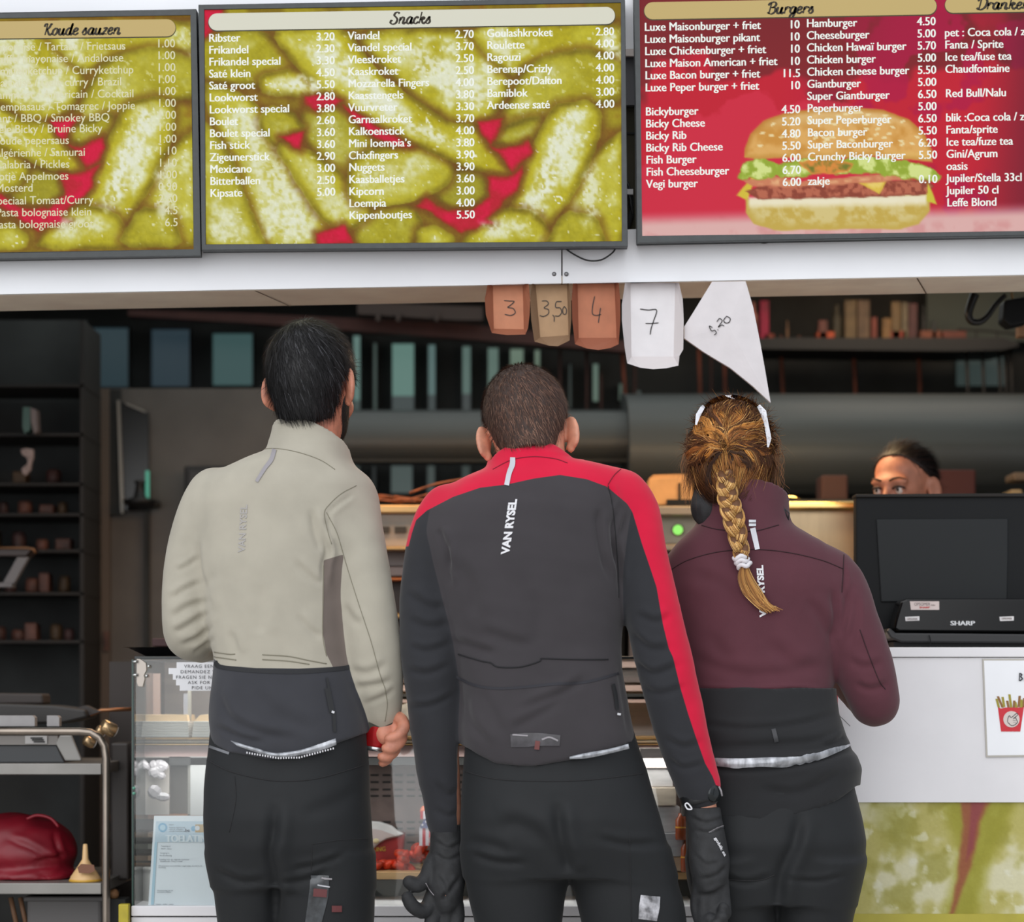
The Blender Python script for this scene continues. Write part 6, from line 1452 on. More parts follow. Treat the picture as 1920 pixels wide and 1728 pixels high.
# teal wall piece and the shelf with bottles at the top right
struct('wall_alcove', MB().prism([(1738, 540), (2050, 530), (2050, 640), (1738, 640)], 3.3, .03), mat('teal_grey_wall', (92, 102, 98), .7))
t = thing('bar_shelf', W(1680, 645, 3.05), 'dark round-ended shelf on thin legs carrying bottles and boxes, top right', 'shelf')
mb = MB(); pts = [(1395, 637), (1440, 633), (1880, 633), (1905, 640), (1912, 648), (1880, 656), (1790, 658), (1440, 654), (1400, 652)]; mb.prism(pts, 3.0, .25); mb.build('shelf_board', mat('black_shelf', (26, 26, 27), .6), t)
for x in (1812, 1842, 1873, 1884, 1895): MB().tube([W(x, 656, 3.05), W(x+3, 735, 3.05), Vector((W(x+3, 735, 3.05).x, 3.05, .10))], .006, 6).build('leg', mat('black_leg', (30, 28, 27), .6), t, smooth=True)
MB().tube([W(1795, 617, 3.02), W(1850, 620, 3.02), W(1905, 626, 3.02)], .004, 6).build('rail', mat('black_leg', (30, 28, 27), .6), t)
for x in (1830, 1870): MB().tube([W(x, 619, 3.02), W(x, 636, 3.02)], .003, 6).build('rail_post', mat('black_leg', (30, 28, 27), .6), t)
struct('window_30', MB().pbox(1795, 660, 1885, 722, 3.35, .02), pane_mat((46, 56, 54)))  # grey panel under the shelf, its brightness put in as self-glow
GOODS = [((1405, 565, 1422, 590), (190, 120, 110), 'pale round lamp glow jar'), ((1425, 563, 1442, 600), (168, 20, 66), 'magenta carton'), ((1432, 625, 1452, 636), (150, 62, 40), 'low orange box'), ((1532, 621, 1565, 636), (188, 78, 40), 'bright orange box'), ((1535, 600, 1552, 618), (110, 60, 52), 'brown tin'),
         ((1560, 570, 1580, 620), (66, 60, 44), 'olive bottle'), ((1584, 562, 1606, 620), (112, 92, 62), 'tall tan carton, first from the left'), ((1608, 562, 1631, 620), (110, 88, 66), 'tall tan carton, second from the left'), ((1617, 600, 1624, 618), (44, 34, 32), 'short dark bottle before the tan cartons'),
         ((1634, 594, 1645, 606), (124, 58, 46), 'red tin'), ((1655, 596, 1671, 620), (150, 112, 66), 'squat tan box'), ((1672, 565, 1689, 618), (122, 98, 64), 'tall tan carton, third from the left'), ((1691, 566, 1703, 602), (118, 106, 84), 'pale carton beside the third tan carton'), ((1704, 568, 1720, 614), (92, 52, 54), 'maroon carton'),
         ((1668, 619, 1700, 634), (164, 72, 52), 'wide red orange tray, left one'), ((1725, 619, 1765, 634), (134, 74, 50), 'wide orange tray, middle one'), ((1768, 620, 1812, 634), (120, 60, 48), 'wide brown red tray, right one'), ((1728, 570, 1740, 615), (30, 32, 34), 'dark bottle at the wall edge'), ((1747, 602, 1757, 616), (44, 50, 50), 'small dark cup near the wall'), ((1463, 626, 1468, 637), (120, 76, 62), 'small tan jar'), ((1497, 626, 1502, 637), (120, 76, 62), 'small tan jar between the orange boxes'), ((1475, 600, 1480, 612), (150, 112, 80), 'tiny bright jar')]
for (x0, y0, x1, y1), c, lab in GOODS:
    y1 = 634
    k = 'bottle' if 'bottle' in lab or 'jar' in lab else 'carton'; m = mat('goods_%d_%d_%d' % c, tuple(int(v*.85) for v in c), .6, var=.15, scale=30)
    a = W(x0, y1, 3.08); b = W(x1, y0, 3.08); r = (b.x-a.x)/2; hh = b.z-a.z
    if k == 'bottle': o = MB().lathe(((a.x+b.x)/2, 3.1, a.z), [(r*.9, 0), (r, hh*.05), (r, hh*.6), (r*.5, hh*.78), (r*.4, hh*.95), (r*.45, hh)], 14).build('bottle', m, smooth=True)
    else: o = MB().box(a.x, b.x, 3.08, 3.08+min(.08, b.x-a.x), a.z, b.z).build('carton', m, bevel=.003)
    tag(o, lab+' on the far bar shelf', 'bottle' if k == 'bottle' else 'box', 'goods on the far bar shelf')
# hose and black holder at the top right edge
t = thing('hose_holder', W(1900, 585, 1.3), 'black holder with a looped hose hanging at the top right corner', 'holder')
C = catmull([(1828, 551), (1820, 572), (1816, 590), (1822, 602), (1838, 603), (1852, 592), (1868, 570), (1885, 553)], 6)
MB().tube([W(a, b, 1.3) for a, b in C], .0095, 10, rs=[.012-.006*i/len(C) for i in range(len(C))]).build('hose', mat('black_rubber', (30, 28, 27), .35), t, smooth=True)
MB().prism([(1884, 562), (1925, 555), (1930, 604), (1895, 612), (1880, 600)], 1.28, .07).build('holder_body', BLK, t, bevel=.006); MB().tube([W(1897, 548, 1.3), W(1899, 565, 1.3)], .003, 8).build('hook', mat('brass_hook', (150, 120, 80), .3, metal=.8), t)
o = MB().pbox(1911, 607, 1930, 630, 1.5, .05).build('wooden_block', mat('tan_wood', (150, 116, 88), .7), bevel=.003); tag(o, 'small tan wooden block hanging at the right edge under the black holder', 'block')
# back kitchen range between the men: hood edge, control panel, racks
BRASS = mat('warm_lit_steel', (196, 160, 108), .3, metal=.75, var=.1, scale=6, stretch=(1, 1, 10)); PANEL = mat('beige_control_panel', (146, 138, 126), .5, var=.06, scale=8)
k = thing('kitchen_range', W(760, 1050, 1.6), 'stainless kitchen range with louvred panel and racks between the two men', 'oven')
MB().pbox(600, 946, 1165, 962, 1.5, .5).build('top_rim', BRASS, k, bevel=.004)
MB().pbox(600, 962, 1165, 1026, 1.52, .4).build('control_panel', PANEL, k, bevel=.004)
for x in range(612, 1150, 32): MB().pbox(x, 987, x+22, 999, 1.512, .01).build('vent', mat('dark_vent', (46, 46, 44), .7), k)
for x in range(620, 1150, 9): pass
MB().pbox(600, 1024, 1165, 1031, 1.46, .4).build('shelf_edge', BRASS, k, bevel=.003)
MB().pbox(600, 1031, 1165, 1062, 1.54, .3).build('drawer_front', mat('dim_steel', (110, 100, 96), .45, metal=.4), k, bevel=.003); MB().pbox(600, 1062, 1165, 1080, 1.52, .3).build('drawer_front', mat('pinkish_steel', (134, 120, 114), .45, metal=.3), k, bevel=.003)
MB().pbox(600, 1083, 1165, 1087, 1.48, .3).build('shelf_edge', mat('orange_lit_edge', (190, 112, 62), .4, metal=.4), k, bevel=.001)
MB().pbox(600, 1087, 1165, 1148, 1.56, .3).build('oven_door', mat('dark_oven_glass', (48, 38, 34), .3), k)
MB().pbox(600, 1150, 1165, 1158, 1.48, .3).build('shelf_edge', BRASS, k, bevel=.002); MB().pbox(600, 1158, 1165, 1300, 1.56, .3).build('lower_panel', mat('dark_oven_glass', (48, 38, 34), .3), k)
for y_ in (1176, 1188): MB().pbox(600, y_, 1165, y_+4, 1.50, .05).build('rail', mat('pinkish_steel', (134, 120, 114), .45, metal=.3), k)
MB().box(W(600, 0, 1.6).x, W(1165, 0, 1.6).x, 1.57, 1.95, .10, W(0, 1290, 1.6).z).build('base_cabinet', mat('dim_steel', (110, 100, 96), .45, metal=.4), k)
# twig-like tongs on the range
r = random.Random(3)
for i in range(11):
    x = r.uniform(650, 775); l_ = r.uniform(40, 110); y0 = r.uniform(922, 943); a = r.uniform(-.35, .35); yy = r.uniform(1.5, 1.7)
    C = [(x, y0), (x+l_*.5, min(940, y0+a*l_*.5-4)), (x+l_, min(942, y0+a*l_))]
    o = MB().tube([W(p, q, yy) for p, q in catmull(C, 5)], .0035, 6).build('skewer_stick', mat('brown_stick', (112, 62, 36), .6, var=.3, scale=30), smooth=True)
    tag(o, 'thin brown wooden skewer lying in the heap on the steel range', 'skewer', 'brown skewers on the steel range')
# bottom of the heap rests on the rim
# right range: brown box, panel with green light, griddle
o = thing('cardboard_box', W(1250, 920, 1.6), 'open brown cardboard box on the range right of the red-shouldered man', 'box')
MB().prism([(1217, 897), (1300, 893), (1300, 946), (1217, 946)], 1.6, .15).build('box_side', mat('brown_card', (166, 128, 86), .7, var=.1, scale=12), o, bevel=.002)
MB().prism([(1217, 897), (1300, 893), (1300, 888), (1225, 890)], 1.66, .1).build('box_flap', mat('brown_card', (166, 128, 86), .7), o); MB().pbox(1272, 905, 1276, 940, 1.593, .006).build('dark_slot', BLK, o); MB().pbox(1250, 936, 1300, 946, 1.59, .01).build('dark_base', BLK, o)
k = thing('fryer_unit', W(1260, 1000, 1.45), 'beige fryer panel with a round green indicator light', 'fryer')
MB().pbox(1180, 948, 1330, 966, 1.45, .4).build('top_ledge', mat('beige_steel', (150, 136, 116), .4, metal=.4), k, bevel=.004)
MB().pbox(1180, 966, 1330, 1020, 1.5, .35).build('control_panel', mat('pale_panel', (168, 158, 140), .45, var=.05, scale=8), k, bevel=.004)
MB().pbox(1180, 1020, 1330, 1032, 1.47, .35).build('lower_ledge', mat('beige_steel', (150, 136, 116), .4, metal=.4), k, bevel=.003); MB().pbox(1180, 1032, 1400, 1280, 1.52, .35).build('door_panel', mat('dim_steel', (110, 100, 96), .45, metal=.4), k)
MB().box(W(1180, 0, 1.5).x, W(1400, 0, 1.5).x, 1.53, 1.86, .10, W(0, 1278, 1.5).z).build('base_cabinet', mat('dim_steel', (110, 100, 96), .45, metal=.4), k)
g = MB().lathe(W(1271, 993, 1.49), [(.014, .01), (.0135, -.004), (.009, -.008), (.001, -.009)], 24, axis='y').build('green_light', mat('green_lens', (40, 90, 30), emit=(150, 235, 110), estr=1.1), k, smooth=True, label='round green indicator light')
MB().lathe(W(1271, 993, 1.494), [(.0165, .01), (.0165, -.001), (.0145, -.003)], 24, axis='y').build('light_ring', mat('beige_steel', (150, 136, 116), .4, metal=.4), k, smooth=True)
k = thing('griddle', W(1530, 1000, 1.5), 'shiny stainless griddle backsplash between the braided woman and the clerk', 'griddle')
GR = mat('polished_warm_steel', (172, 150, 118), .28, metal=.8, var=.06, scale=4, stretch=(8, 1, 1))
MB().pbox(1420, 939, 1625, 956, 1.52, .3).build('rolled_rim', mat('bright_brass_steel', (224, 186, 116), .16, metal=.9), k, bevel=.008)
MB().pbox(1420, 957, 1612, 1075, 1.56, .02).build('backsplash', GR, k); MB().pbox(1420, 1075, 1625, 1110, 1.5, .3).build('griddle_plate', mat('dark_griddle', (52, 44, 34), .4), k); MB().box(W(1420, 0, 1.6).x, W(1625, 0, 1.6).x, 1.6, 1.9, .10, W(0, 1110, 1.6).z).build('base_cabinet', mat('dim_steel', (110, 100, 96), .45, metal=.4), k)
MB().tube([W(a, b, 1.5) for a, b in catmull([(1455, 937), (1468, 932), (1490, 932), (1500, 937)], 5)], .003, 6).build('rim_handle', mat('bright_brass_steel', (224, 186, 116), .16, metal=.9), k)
lamp('griddle_lamp', 'AREA', (W(1530, 0, 1.3).x, 1.28, 1.95), (W(1530, 0, 1.5).x, 1.6, 1.3), 3.0, (1.0, .72, .38), .25, .1)
for (x0, y0, x1, y1, c, lab) in ((1755, 880, 1830, 940, (76, 34, 30), 'dark red box behind the clerk'), (1540, 890, 1590, 938, (72, 44, 38), 'dim brown box behind the griddle'), (1900, 885, 1940, 900, (120, 100, 80), 'tan tray at the right edge behind the screen'), (1895, 917, 1918, 928, (176, 150, 110), 'pale bread roll at the right edge behind the screen')):
    o = MB().pbox(x0, y0, x1, y1, 1.95, .12).build('storage_box', mat('goods_%d_%d_%d' % c, c, .7), bevel=.006); tag(o, lab, 'box')
struct('trim_9', MB().box(W(1180, 0, 2.0).x, 2.65, 1.9, 2.25, W(0, 946, 2.0).z, W(0, 941, 2.0).z), DARK)
# left dark shelves with dim goods
t = thing('storage_rack', W(60, 1000, 2.3), 'dark storage rack in the shadows at the far left', 'rack')
for y_ in (720, 812, 905, 962, 1030, 1110, 1200): MB().pbox(-260, y_, 158, y_+5, 2.25, .3).build('shelf_board', mat('dark_rack_board', (34, 31, 29), .7), t)
for x in (-200, 150): MB().pbox(x, 600, x+7, 1800, 2.25, .3).build('upright', mat('dark_rack_board', (34, 31, 29), .7), t)
MB().pbox(-280, 600, 162, 1800, 2.56, .02).build('back_panel', DARK, t)
r = random.Random(12)
for (yb, n) in ((905, 5), (962, 8), (1030, 7), (1110, 8), (1200, 9)):
    for i in range(n):
        x = -150+i*(300/n)+r.uniform(-8, 8); w_ = r.uniform(14, 30); h_ = r.uniform(14, 38); c = (int(r.uniform(52, 96)), int(r.uniform(36, 54)), int(r.uniform(30, 42)))
        a = W(x, yb, 2.35); b = W(x+w_, yb-h_, 2.35)
        if i % 3: o = MB().lathe(((a.x+b.x)/2, 2.38, a.z), [((b.x-a.x)/2*.9, 0), ((b.x-a.x)/2, .01), ((b.x-a.x)/2, (b.z-a.z)*.8), ((b.x-a.x)/2*.8, (b.z-a.z)), ((b.x-a.x)/2*.2, (b.z-a.z)*1.02)], 12).build('jar', mat('dim_jar_%d' % (i % 4), (88, 56, 46), .6, var=.3, scale=20), smooth=True)
        else: o = MB().box(a.x, b.x, 2.35, 2.42, a.z, b.z).build('jar', mat('dim_jar_%d' % (i % 4), c, .6, var=.3, scale=20), bevel=.004)
        tag(o, 'dim brown jar or packet on the '+{905: 'highest filled', 962: 'second filled', 1030: 'third filled', 1110: 'fourth filled', 1200: 'lowest filled'}[yb]+' shelf of the dark rack', 'jar', 'dim goods on the dark rack, shelf at row %d' % [905, 962, 1030, 1110, 1200].index(yb))
t = thing('hanging_cloth', W(52, 865, 2.2), 'pale crumpled cloth hanging at the dark rack', 'cloth')
MB().prism([(38, 843), (48, 840), (62, 842), (62, 858), (58, 868), (57, 880), (48, 892), (42, 888), (40, 878), (52, 868), (50, 858), (41, 852)], 2.2, .02).build('cloth_fold', mat('pale_pink_cloth', (158, 140, 136), .8, var=.15, scale=40), t, bevel=.003)
o = MB().prism([(43, 763), (56, 763), (57, 805), (46, 812), (42, 800)], 2.2, .05).build('bottle_pack', mat('teal_plastic', (64, 96, 88), .4)); tag(o, 'dim teal pack high on the dark rack', 'pack')
o = MB().prism([(57, 764), (68, 768), (70, 808), (64, 813), (58, 790)], 2.2, .05).build('bottle_pack', mat('grey_pack', (120, 108, 106), .5)); tag(o, 'dim pinkish grey pack beside the teal pack', 'pack')
# slanting grey bracket with a brass edge at the left
t = thing('wall_shelf_bracket', W(30, 1060, 1.8), 'grey slanting bracket under a brass-edged ledge, left edge', 'bracket')
MB().tube([W(a, b, 1.8) for a, b in ((-60, 1027), (50, 1027), (62, 1029), (67, 1037))], .0035, 8).build('brass_edge', mat('brass_edge', (122, 86, 56), .35, metal=.5), t, smooth=True)
MB().prism([(-60, 1027), (60, 1027), (48, 1041), (-60, 1041)], 1.81, .1).build('ledge', mat('dark_ledge', (58, 44, 40), .5), t); MB().prism([(32, 1044), (54, 1044), (26, 1094), (4, 1094)], 1.8, .03).build('slanting_arm', mat('grey_arm', (104, 102, 104), .5), t, bevel=.002); MB().pbox(-60, 1092, 22, 1100, 1.8, .05).build('lower_ledge', mat('grey_arm', (104, 102, 104), .5), t)

# ------------------------------------------------------------------ white counter and what stands on it
CY = .47
k = thing('service_counter', (W(1700, 1400, CY).x, CY, 0), 'white counter with overhanging top at the right, chip picture below', 'counter')
MB().pbox(1334, 1213, 2600, 1231.5, CY-.006, .46).build('worktop', WHITEP2, k, bevel=.002)
MB().pbox(1338, 1232.5, 2600, 1504, CY, .44).build('front_panel', WHITEP2, k, bevel=.001)
cv = Canvas(1338, 1504, 2000, 1714, 2.6); X, Y = cv.X, cv.Y
cv.img[:] = (184, 176, 96)
cv.img = over(cv.img, sstep(.40, .62, cv.n(70, 3)), (214, 210, 172)); cv.img = over(cv.img, sstep(.50, .66, cv.n(60, 13))*.7, (150, 144, 44)); cv.img = over(cv.img, sstep(.62, .75, cv.n(22, 23))*.6, (228, 228, 208))
cv.img = over(cv.img, sstep(-30, 30, poly_sd(X, Y, [(1640, 1500), (1690, 1500), (1700, 1560), (1665, 1600), (1655, 1560)]))*.6, (142, 138, 30))
st = poly_sd(*cv.noise_warp(10, 30, 9), [(1770, 1495), (1900, 1495), (1880, 1560), (1850, 1620), (1830, 1720), (1775, 1720), (1790, 1660), (1800, 1600)])
cv.img = over(cv.img, sstep(-22, 12, st)*.85, (150, 146, 22))
rd = poly_sd(*cv.noise_warp(6, 20, 19), [(1802, 1498), (1858, 1498), (1838, 1540), (1830, 1590), (1815, 1640), (1796, 1690), (1788, 1716), (1781, 1716), (1796, 1650), (1800, 1600), (1806, 1550)])
cv.img = over(cv.img, sstep(-6, 5, rd), (150, 82, 40)); rd2 = poly_sd(X, Y, [(1822, 1498), (1850, 1498), (1832, 1545), (1826, 1590), (1812, 1615), (1818, 1560)]); cv.img = over(cv.img, sstep(-4, 4, rd2), (142, 56, 56))
cv.img = over(cv.img, sstep(0, 14, 1518-Y)*.0, (90, 90, 30)); cv.img = cv.img*.93+(cv.n(3, 77, 1)[..., None]-.5)*8
cv.place('chips_panel', attr_mat('printed_panel', 'print', rough=.45), k, [(1338, 1505), (2000, 1503), (2000, 1714), (1338, 1714)], CY+.008)
MB().pbox(1340, 1504, 2600, 1714, CY+.012, .4).build('lower_body', mat('white_body', (196, 194, 190), .5), k)
MB().pbox(1338, 1713, 2600, 1780, CY+.004, .45).build('olive_band', mat('olive_band', (170, 160, 56), .5, var=.05, scale=10), k); MB().box(W(1340, 0, CY).x, W(2600, 0, CY).x, CY+.01, CY+.45, .0, W(0, 1780, CY).z).build('kick_panel', mat('olive_band', (170, 160, 56), .5), k)
# poster on the counter front
t = thing('order_poster', W(1890, 1330, CY-.003), 'taped poster of a red chip box with a pointing hand, on the counter front', 'poster')
PAPER = mat('white_paper', (232, 234, 238), .6, var=.015, scale=6)
MB().prism([(1842, 1235), (1990, 1235), (1997, 1417), (1849, 1419)], CY-.004, .003).build('tape_border', mat('greige_tape', (178, 174, 166), .6), t)
MB().prism([(1845, 1238), (1987, 1238), (1994, 1414), (1852, 1416)], CY-.0048, .001).build('paper', PAPER, t)
PY = CY-.0058; RED = mat('print_red', (196, 34, 48), .5); INK = mat('print_ink', (34, 34, 44), .6)
MB().prism([(1871, 1325), (1877, 1328), (1885, 1326), (1910, 1326), (1920, 1324), (1913, 1371), (1877, 1371)], PY, .0006).build('box_print', RED, t)
mb = MB()
FP = [(1873, 1325, -16), (1880, 1325, -24), (1883, 1324, -10), (1891, 1325, -12), (1896, 1325, -8), (1901, 1325, 4), (1906, 1325, -14), (1910, 1324, 6), (1915, 1325, 2), (1919, 1324, 6)]
for i, (x, b, d) in enumerate(FP):
    hh = (16, 22, 18, 12, 24, 12, 10, 20, 14, 16)[i]; mb.cur = i % 2
    ang = math.radians(d); ux, uy = math.sin(ang), -math.cos(ang); mb.prism([(x-2.2, b+1), (x+2.2, b+1), (x+2.2+ux*hh, b+uy*hh), (x-2.2+ux*hh, b+uy*hh)], PY-.0002*(i % 3), .0006)
mb.build('chips_print', [mat('print_olive', (150, 138, 40), .5), mat('print_brown', (134, 92, 46), .5)], t)
c = W(1896.5, 1348, PY-.0009); MB().lathe(c, [(.0185, .0008), (.0185, 0)], 32, axis='y').build('white_disc', mat('print_cream', (206, 196, 190), .5), t)
mb = MB(); P2 = lambda a, b: W(a, -b, PY-.0015)
stroke(mb, [(1889, -1353), (1890, -1346), (1893, -1341), (1896, -1345), (1906, -1337), (1908, -1340), (1900, -1347), (1904, -1345), (1906, -1349), (1908, -1353), (1905, -1357), (1897, -1360), (1889, -1353)], 1.2, P2, n=3)
for q in ((1901, 1350), (1902, 1354)): stroke(mb, [(q[0]-2, -q[1]), (q[0]+4, -q[1]-1)], .9, P2)
mb.build('hand_print', INK, t)
mb = MB()
for a, b in ((1346, 0), (1351, 6), (1357, 1)): stroke(mb, [(1857+b, -a), (1873, -a)], 1.1, lambda p, q: W(p, q, PY))
mb.build('speed_lines', mat('print_grey', (120, 118, 118), .6), t)
mb = MB(); stroke(mb, [(1912, -1262), (1911, -1276)], 3, P2); stroke(mb, [(1911, -1262), (1916, -1264), (1914, -1268), (1917, -1272), (1912, -1276)], 2.4, P2); stroke(mb, [(1922, -1261), (1921, -1276)], 3, P2); stroke(mb, [(1922, -1261), (1928, -1261)], 3, P2); stroke(mb, [(1921, -1268), (1927, -1268)], 3, P2); stroke(mb, [(1921, -1276), (1927, -1276)], 3, P2)
mb.build('lettering', INK, t)
# red tag hanging at the counter, partly behind the woman
t = thing('red_card', W(1563, 1290, CY-.02), 'red hanging card with white emblem strip between the woman’s elbow and waist', 'card')
MB().prism([(1555, 1244), (1558, 1248), (1566, 1280), (1571, 1290), (1571, 1334), (1568, 1338), (1561, 1338), (1556, 1330), (1548, 1300)], CY-.02, .004).build('card', mat('red_card_print', (186, 40, 66), .5), t, bevel=.0008)
MB().prism([(1552, 1284), (1557, 1284), (1558, 1330), (1553, 1320)], CY-.0215, .001).build('emblem_strip', WHITE_PRINT, t)
mb = MB(); 
for i in range(5): stroke(mb, [(1547+i % 2*2, -1290-i*7), (1552, -1293-i*7), (1549, -1297-i*7)], 1.3, lambda p, q: W(p, q, CY-.022))
mb.build('emblem', INK, t)
o = MB().tube([W(1572, 1340, CY-.012), W(1583, 1350, CY-.012), W(1594, 1361, CY-.012)], .0007, 5).build('thin_wire', BLK); tag(o, 'thin black wire on the white counter front below the red card', 'wire')
# cash register with its big screen seen from behind
t = thing('cash_screen', W(1780, 1100, .62), 'big black customer-side screen seen from behind on the white counter', 'screen')
DS = mat('black_screen_plastic', (17, 19, 21), .6, var=.1, scale=3, spec=.2); 
MB().prism([(1605, 929), (1925, 926), (1960, 926), (1960, 1195), (1646, 1195), (1605, 1160)], .68, .045).build('screen_housing', DS, t, bevel=.004)
MB().prism([(1643, 973), (1890, 972), (1890, 1040), (1888, 1128), (1652, 1128)], .675, .006).build('raised_back_plate', mat('smoky_back_plate', (26, 29, 31), .5, spec=.25), t, bevel=.002)
MB().prism([(1604, 926), (1960, 924), (1960, 931), (1604, 932)], .672, .06).build('top_edge', mat('brownish_black_edge', (34, 31, 29), .5, spec=.2), t, bevel=.002)
MB().pbox(1640, 1150, 1960, 1213, .70, .08).build('stand', BLK, t, bevel=.004)
t = thing('cash_register', W(1800, 1200, .56), 'low glossy black cash register base with SHARP lettering on the counter', 'cash register')
GB = mat('gloss_black_plastic', (10, 10, 11), .15, spec=.3)
prof = [(1690, 1126), (1700, 1122), (1930, 1122), (1960, 1122), (1960, 1185), (1935, 1186), (1685, 1184), (1676, 1178), (1680, 1160)]
MB().prism(prof, .56, .09).build('register_face', GB, t, bevel=.005)
MB().prism([(1668, 1176), (1680, 1186), (1940, 1188), (1960, 1190), (1960, 1206), (1690, 1204), (1670, 1196), (1662, 1184)], .54, .13).build('register_foot', mat('satin_black', (22, 23, 25), .4), t, bevel=.004)
MB().pbox(1676, 1203, 1960, 1213.5, .56, .12).build('base_plate', BLK, t)
mb = MB(); text_line(mb, 'SHARP', 1782, 1172, 12, .5585, 0, bold=.05, width=45); mb.build('lettering', mat('silver_lettering', (206, 208, 210), .4), t)
MB().prism([(1706, 1127), (1761, 1127), (1761, 1143), (1708, 1143)], .557, .002).build('sticker', mat('pinkish_sticker', (200, 186, 182), .6), t, label='pale sticker with a display-style word')
mb = MB(); text_line(mb, 'OPSOMER', 1714, 1135, 8.5, .5562, 0, bold=.0, width=30); text_line(mb, 'bvba', 1746, 1135, 4, .5562); mb.build('sticker_text', mat('sticker_grey', (120, 106, 104), .6), t)
mb = MB(); text_line(mb, 'SHARP', 1724, 1140, 4.6, .5562, 0, bold=.05, width=19); mb.build('sticker_text', mat('sticker_red', (186, 44, 40), .6), t)
for x in (1697, 1874): MB().prism([(x, 1156), (x+27, 1155), (x+27, 1163), (x+1, 1164)], .557, .002).build('label_strip', mat('white_label_strip', (206, 204, 204), .6), t); 
mb = MB(); text_line(mb, 'OPSOMER', 1701, 1162, 5, .5562, width=19); text_line(mb, 'OPSOMER', 1878, 1161, 5, .5562, width=19); mb.build('sticker_text', mat('sticker_grey', (120, 106, 104), .6), t)
MB().tube([W(a, b, .53) for a, b in catmull([(1742, 1190), (1745, 1205), (1740, 1218)], 4)], .0012, 5).build('cable', BLK, t)

# ------------------------------------------------------------------ glass display case
t = thing('display_case', (W(770, 1500, FY).x, FY, 0), 'glass-fronted snack display case under the hatch with a white base', 'display case')
GL = glass_mat('clear_case_glass', (244, 247, 247), .05); EDGE = mat('green_glass_edge', (28, 62, 52), .15)
X0, X1 = 254, 1300
MB().pbox(X0, 1234, X1, 1697, FY, .006).build('front_glass', GL, t)
MB().box(W(X0, 0, FY).x-.009, W(X0, 0, FY).x-.002, FY, .98, W(0, 1697, FY).z, W(0, 1236, FY).z).build('side_glass', mat('dark_side_glass', (24, 34, 32), .1), t)
MB().pbox(247.5, 1236, 250, 1697, FY-.002, .008).build('glass_edge', EDGE, t)
MB().pbox(252, 1230, X1, 1235.5, FY-.004, .52).build('top_frame', mat('dark_steel_frame', (58, 60, 60), .3, metal=.6), t, bevel=.001)
for y_ in (1237, 1262): 
    c = W(249, y_+3, FY-.008); MB().tube([c, c+Vector((.012, 0, 0))], .0035, 10).build('hinge_pin', mat('chrome', (190, 192, 190), .15, metal=.9), t, smooth=True)
MB().prism([(256, 1234), (262, 1235), (268, 1238), (274, 1243), (275, 1256), (270, 1266), (272, 1272), (268, 1287), (259, 1287), (256, 1280)], FY-.004, .004).build('glass_clamp', mat('brushed_clamp', (168, 160, 152), .3, metal=.6), t, bevel=.001)
for (x, y_) in ((279, 1249), (275, 1267)): MB().lathe(W(x, y_, FY-.006), [(.004, .004), (.004, -.002), (.002, -.004)], 12, axis='y').build('clamp_screw', mat('chrome', (190, 192, 190), .15, metal=.9), t, smooth=True)
for y_ in (1477, 1487): MB().lathe(W(251, y_, FY-.004), [(.0035, .004), (.0035, -.003)], 10, axis='y').build('hinge_pin', mat('teal_pin', (90, 150, 130), .3), t, smooth=True)
MB().pbox(246, 1698, 1306, 1717, FY-.012, .50).build('lower_ledge', WHITEP2, t, bevel=.002); MB().pbox(246, 1719, 1306, 1760, FY-.006, .49).build('base_panel', WHITEP2, t, bevel=.002)
MB().box(W(250, 0, FY).x, W(1304, 0, FY).x, FY+.01, .95, 0.0, W(0, 1760, FY).z).build('plinth', mat('white_body', (196, 194, 190), .5), t)
lamp('case_strip_light', 'AREA', (W(770, 0, .6).x, .62, W(0, 1240, .6).z), (W(770, 0, .6).x, .66, 1.0), 4.5, (1.0, .95, .88), 1.25, .06)
lamp('case_lower_light', 'AREA', (W(770, 0, .6).x, .55, W(0, 1424, .6).z), (W(770, 0, .6).x, .64, .7), 1.5, (1.0, .96, .92), 1.25, .05)
BP = mat('brown_grey_steel_back', (126, 108, 104), .45, metal=.25, var=.1, scale=30)
back = MB().pbox(520, 1432, 1290, 1640, .90, .01).build('back_panel', BP, t); MB().pbox(256, 1236, 1290, 1432, .93, .01).build('upper_back', mat('pale_pink_steel', (150, 138, 134), .5, var=.08, scale=6, stretch=(1, 1, 10)), t)
sl = None
for row, y_ in enumerate((1451, 1464, 1478, 1490, 1539, 1551, 1563, 1577)):
    for i in range(9):
        x = 672+i*22.6+(row % 1); 
        if sl is None: sl = MB().pbox(x, y_, x+15.5, y_+3.6, .897, .004).build('slot', mat('black_slot', (26, 24, 24), .6), back); x00, y00 = x, y_; 
        else:
            o_ = sl.copy(); COL.objects.link(o_); o_.location = Vector(((x-x00)*S(.897), 0, -(y_-y00)*S(.897)))
        if i == 0 and row == 0: pass
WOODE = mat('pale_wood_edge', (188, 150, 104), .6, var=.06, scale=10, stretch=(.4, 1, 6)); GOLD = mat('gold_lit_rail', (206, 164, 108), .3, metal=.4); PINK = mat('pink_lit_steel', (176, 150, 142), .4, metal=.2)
MB().pbox(256, 1635, 1300, 1648, .60, .30).build('shelf_board', WOODE, t, bevel=.001)
MB().pbox(256, 1650, 1300, 1697, .72, .02).build('lower_back', mat('grey_lower_back', (104, 104, 102), .5, var=.1, scale=12), t)
MB().prism([(690, 1650), (757, 1648), (745, 1680), (760, 1697), (742, 1697), (700, 1664)], .70, .01).build('slanted_panel', mat('grey_slant', (140, 142, 142), .5), t)
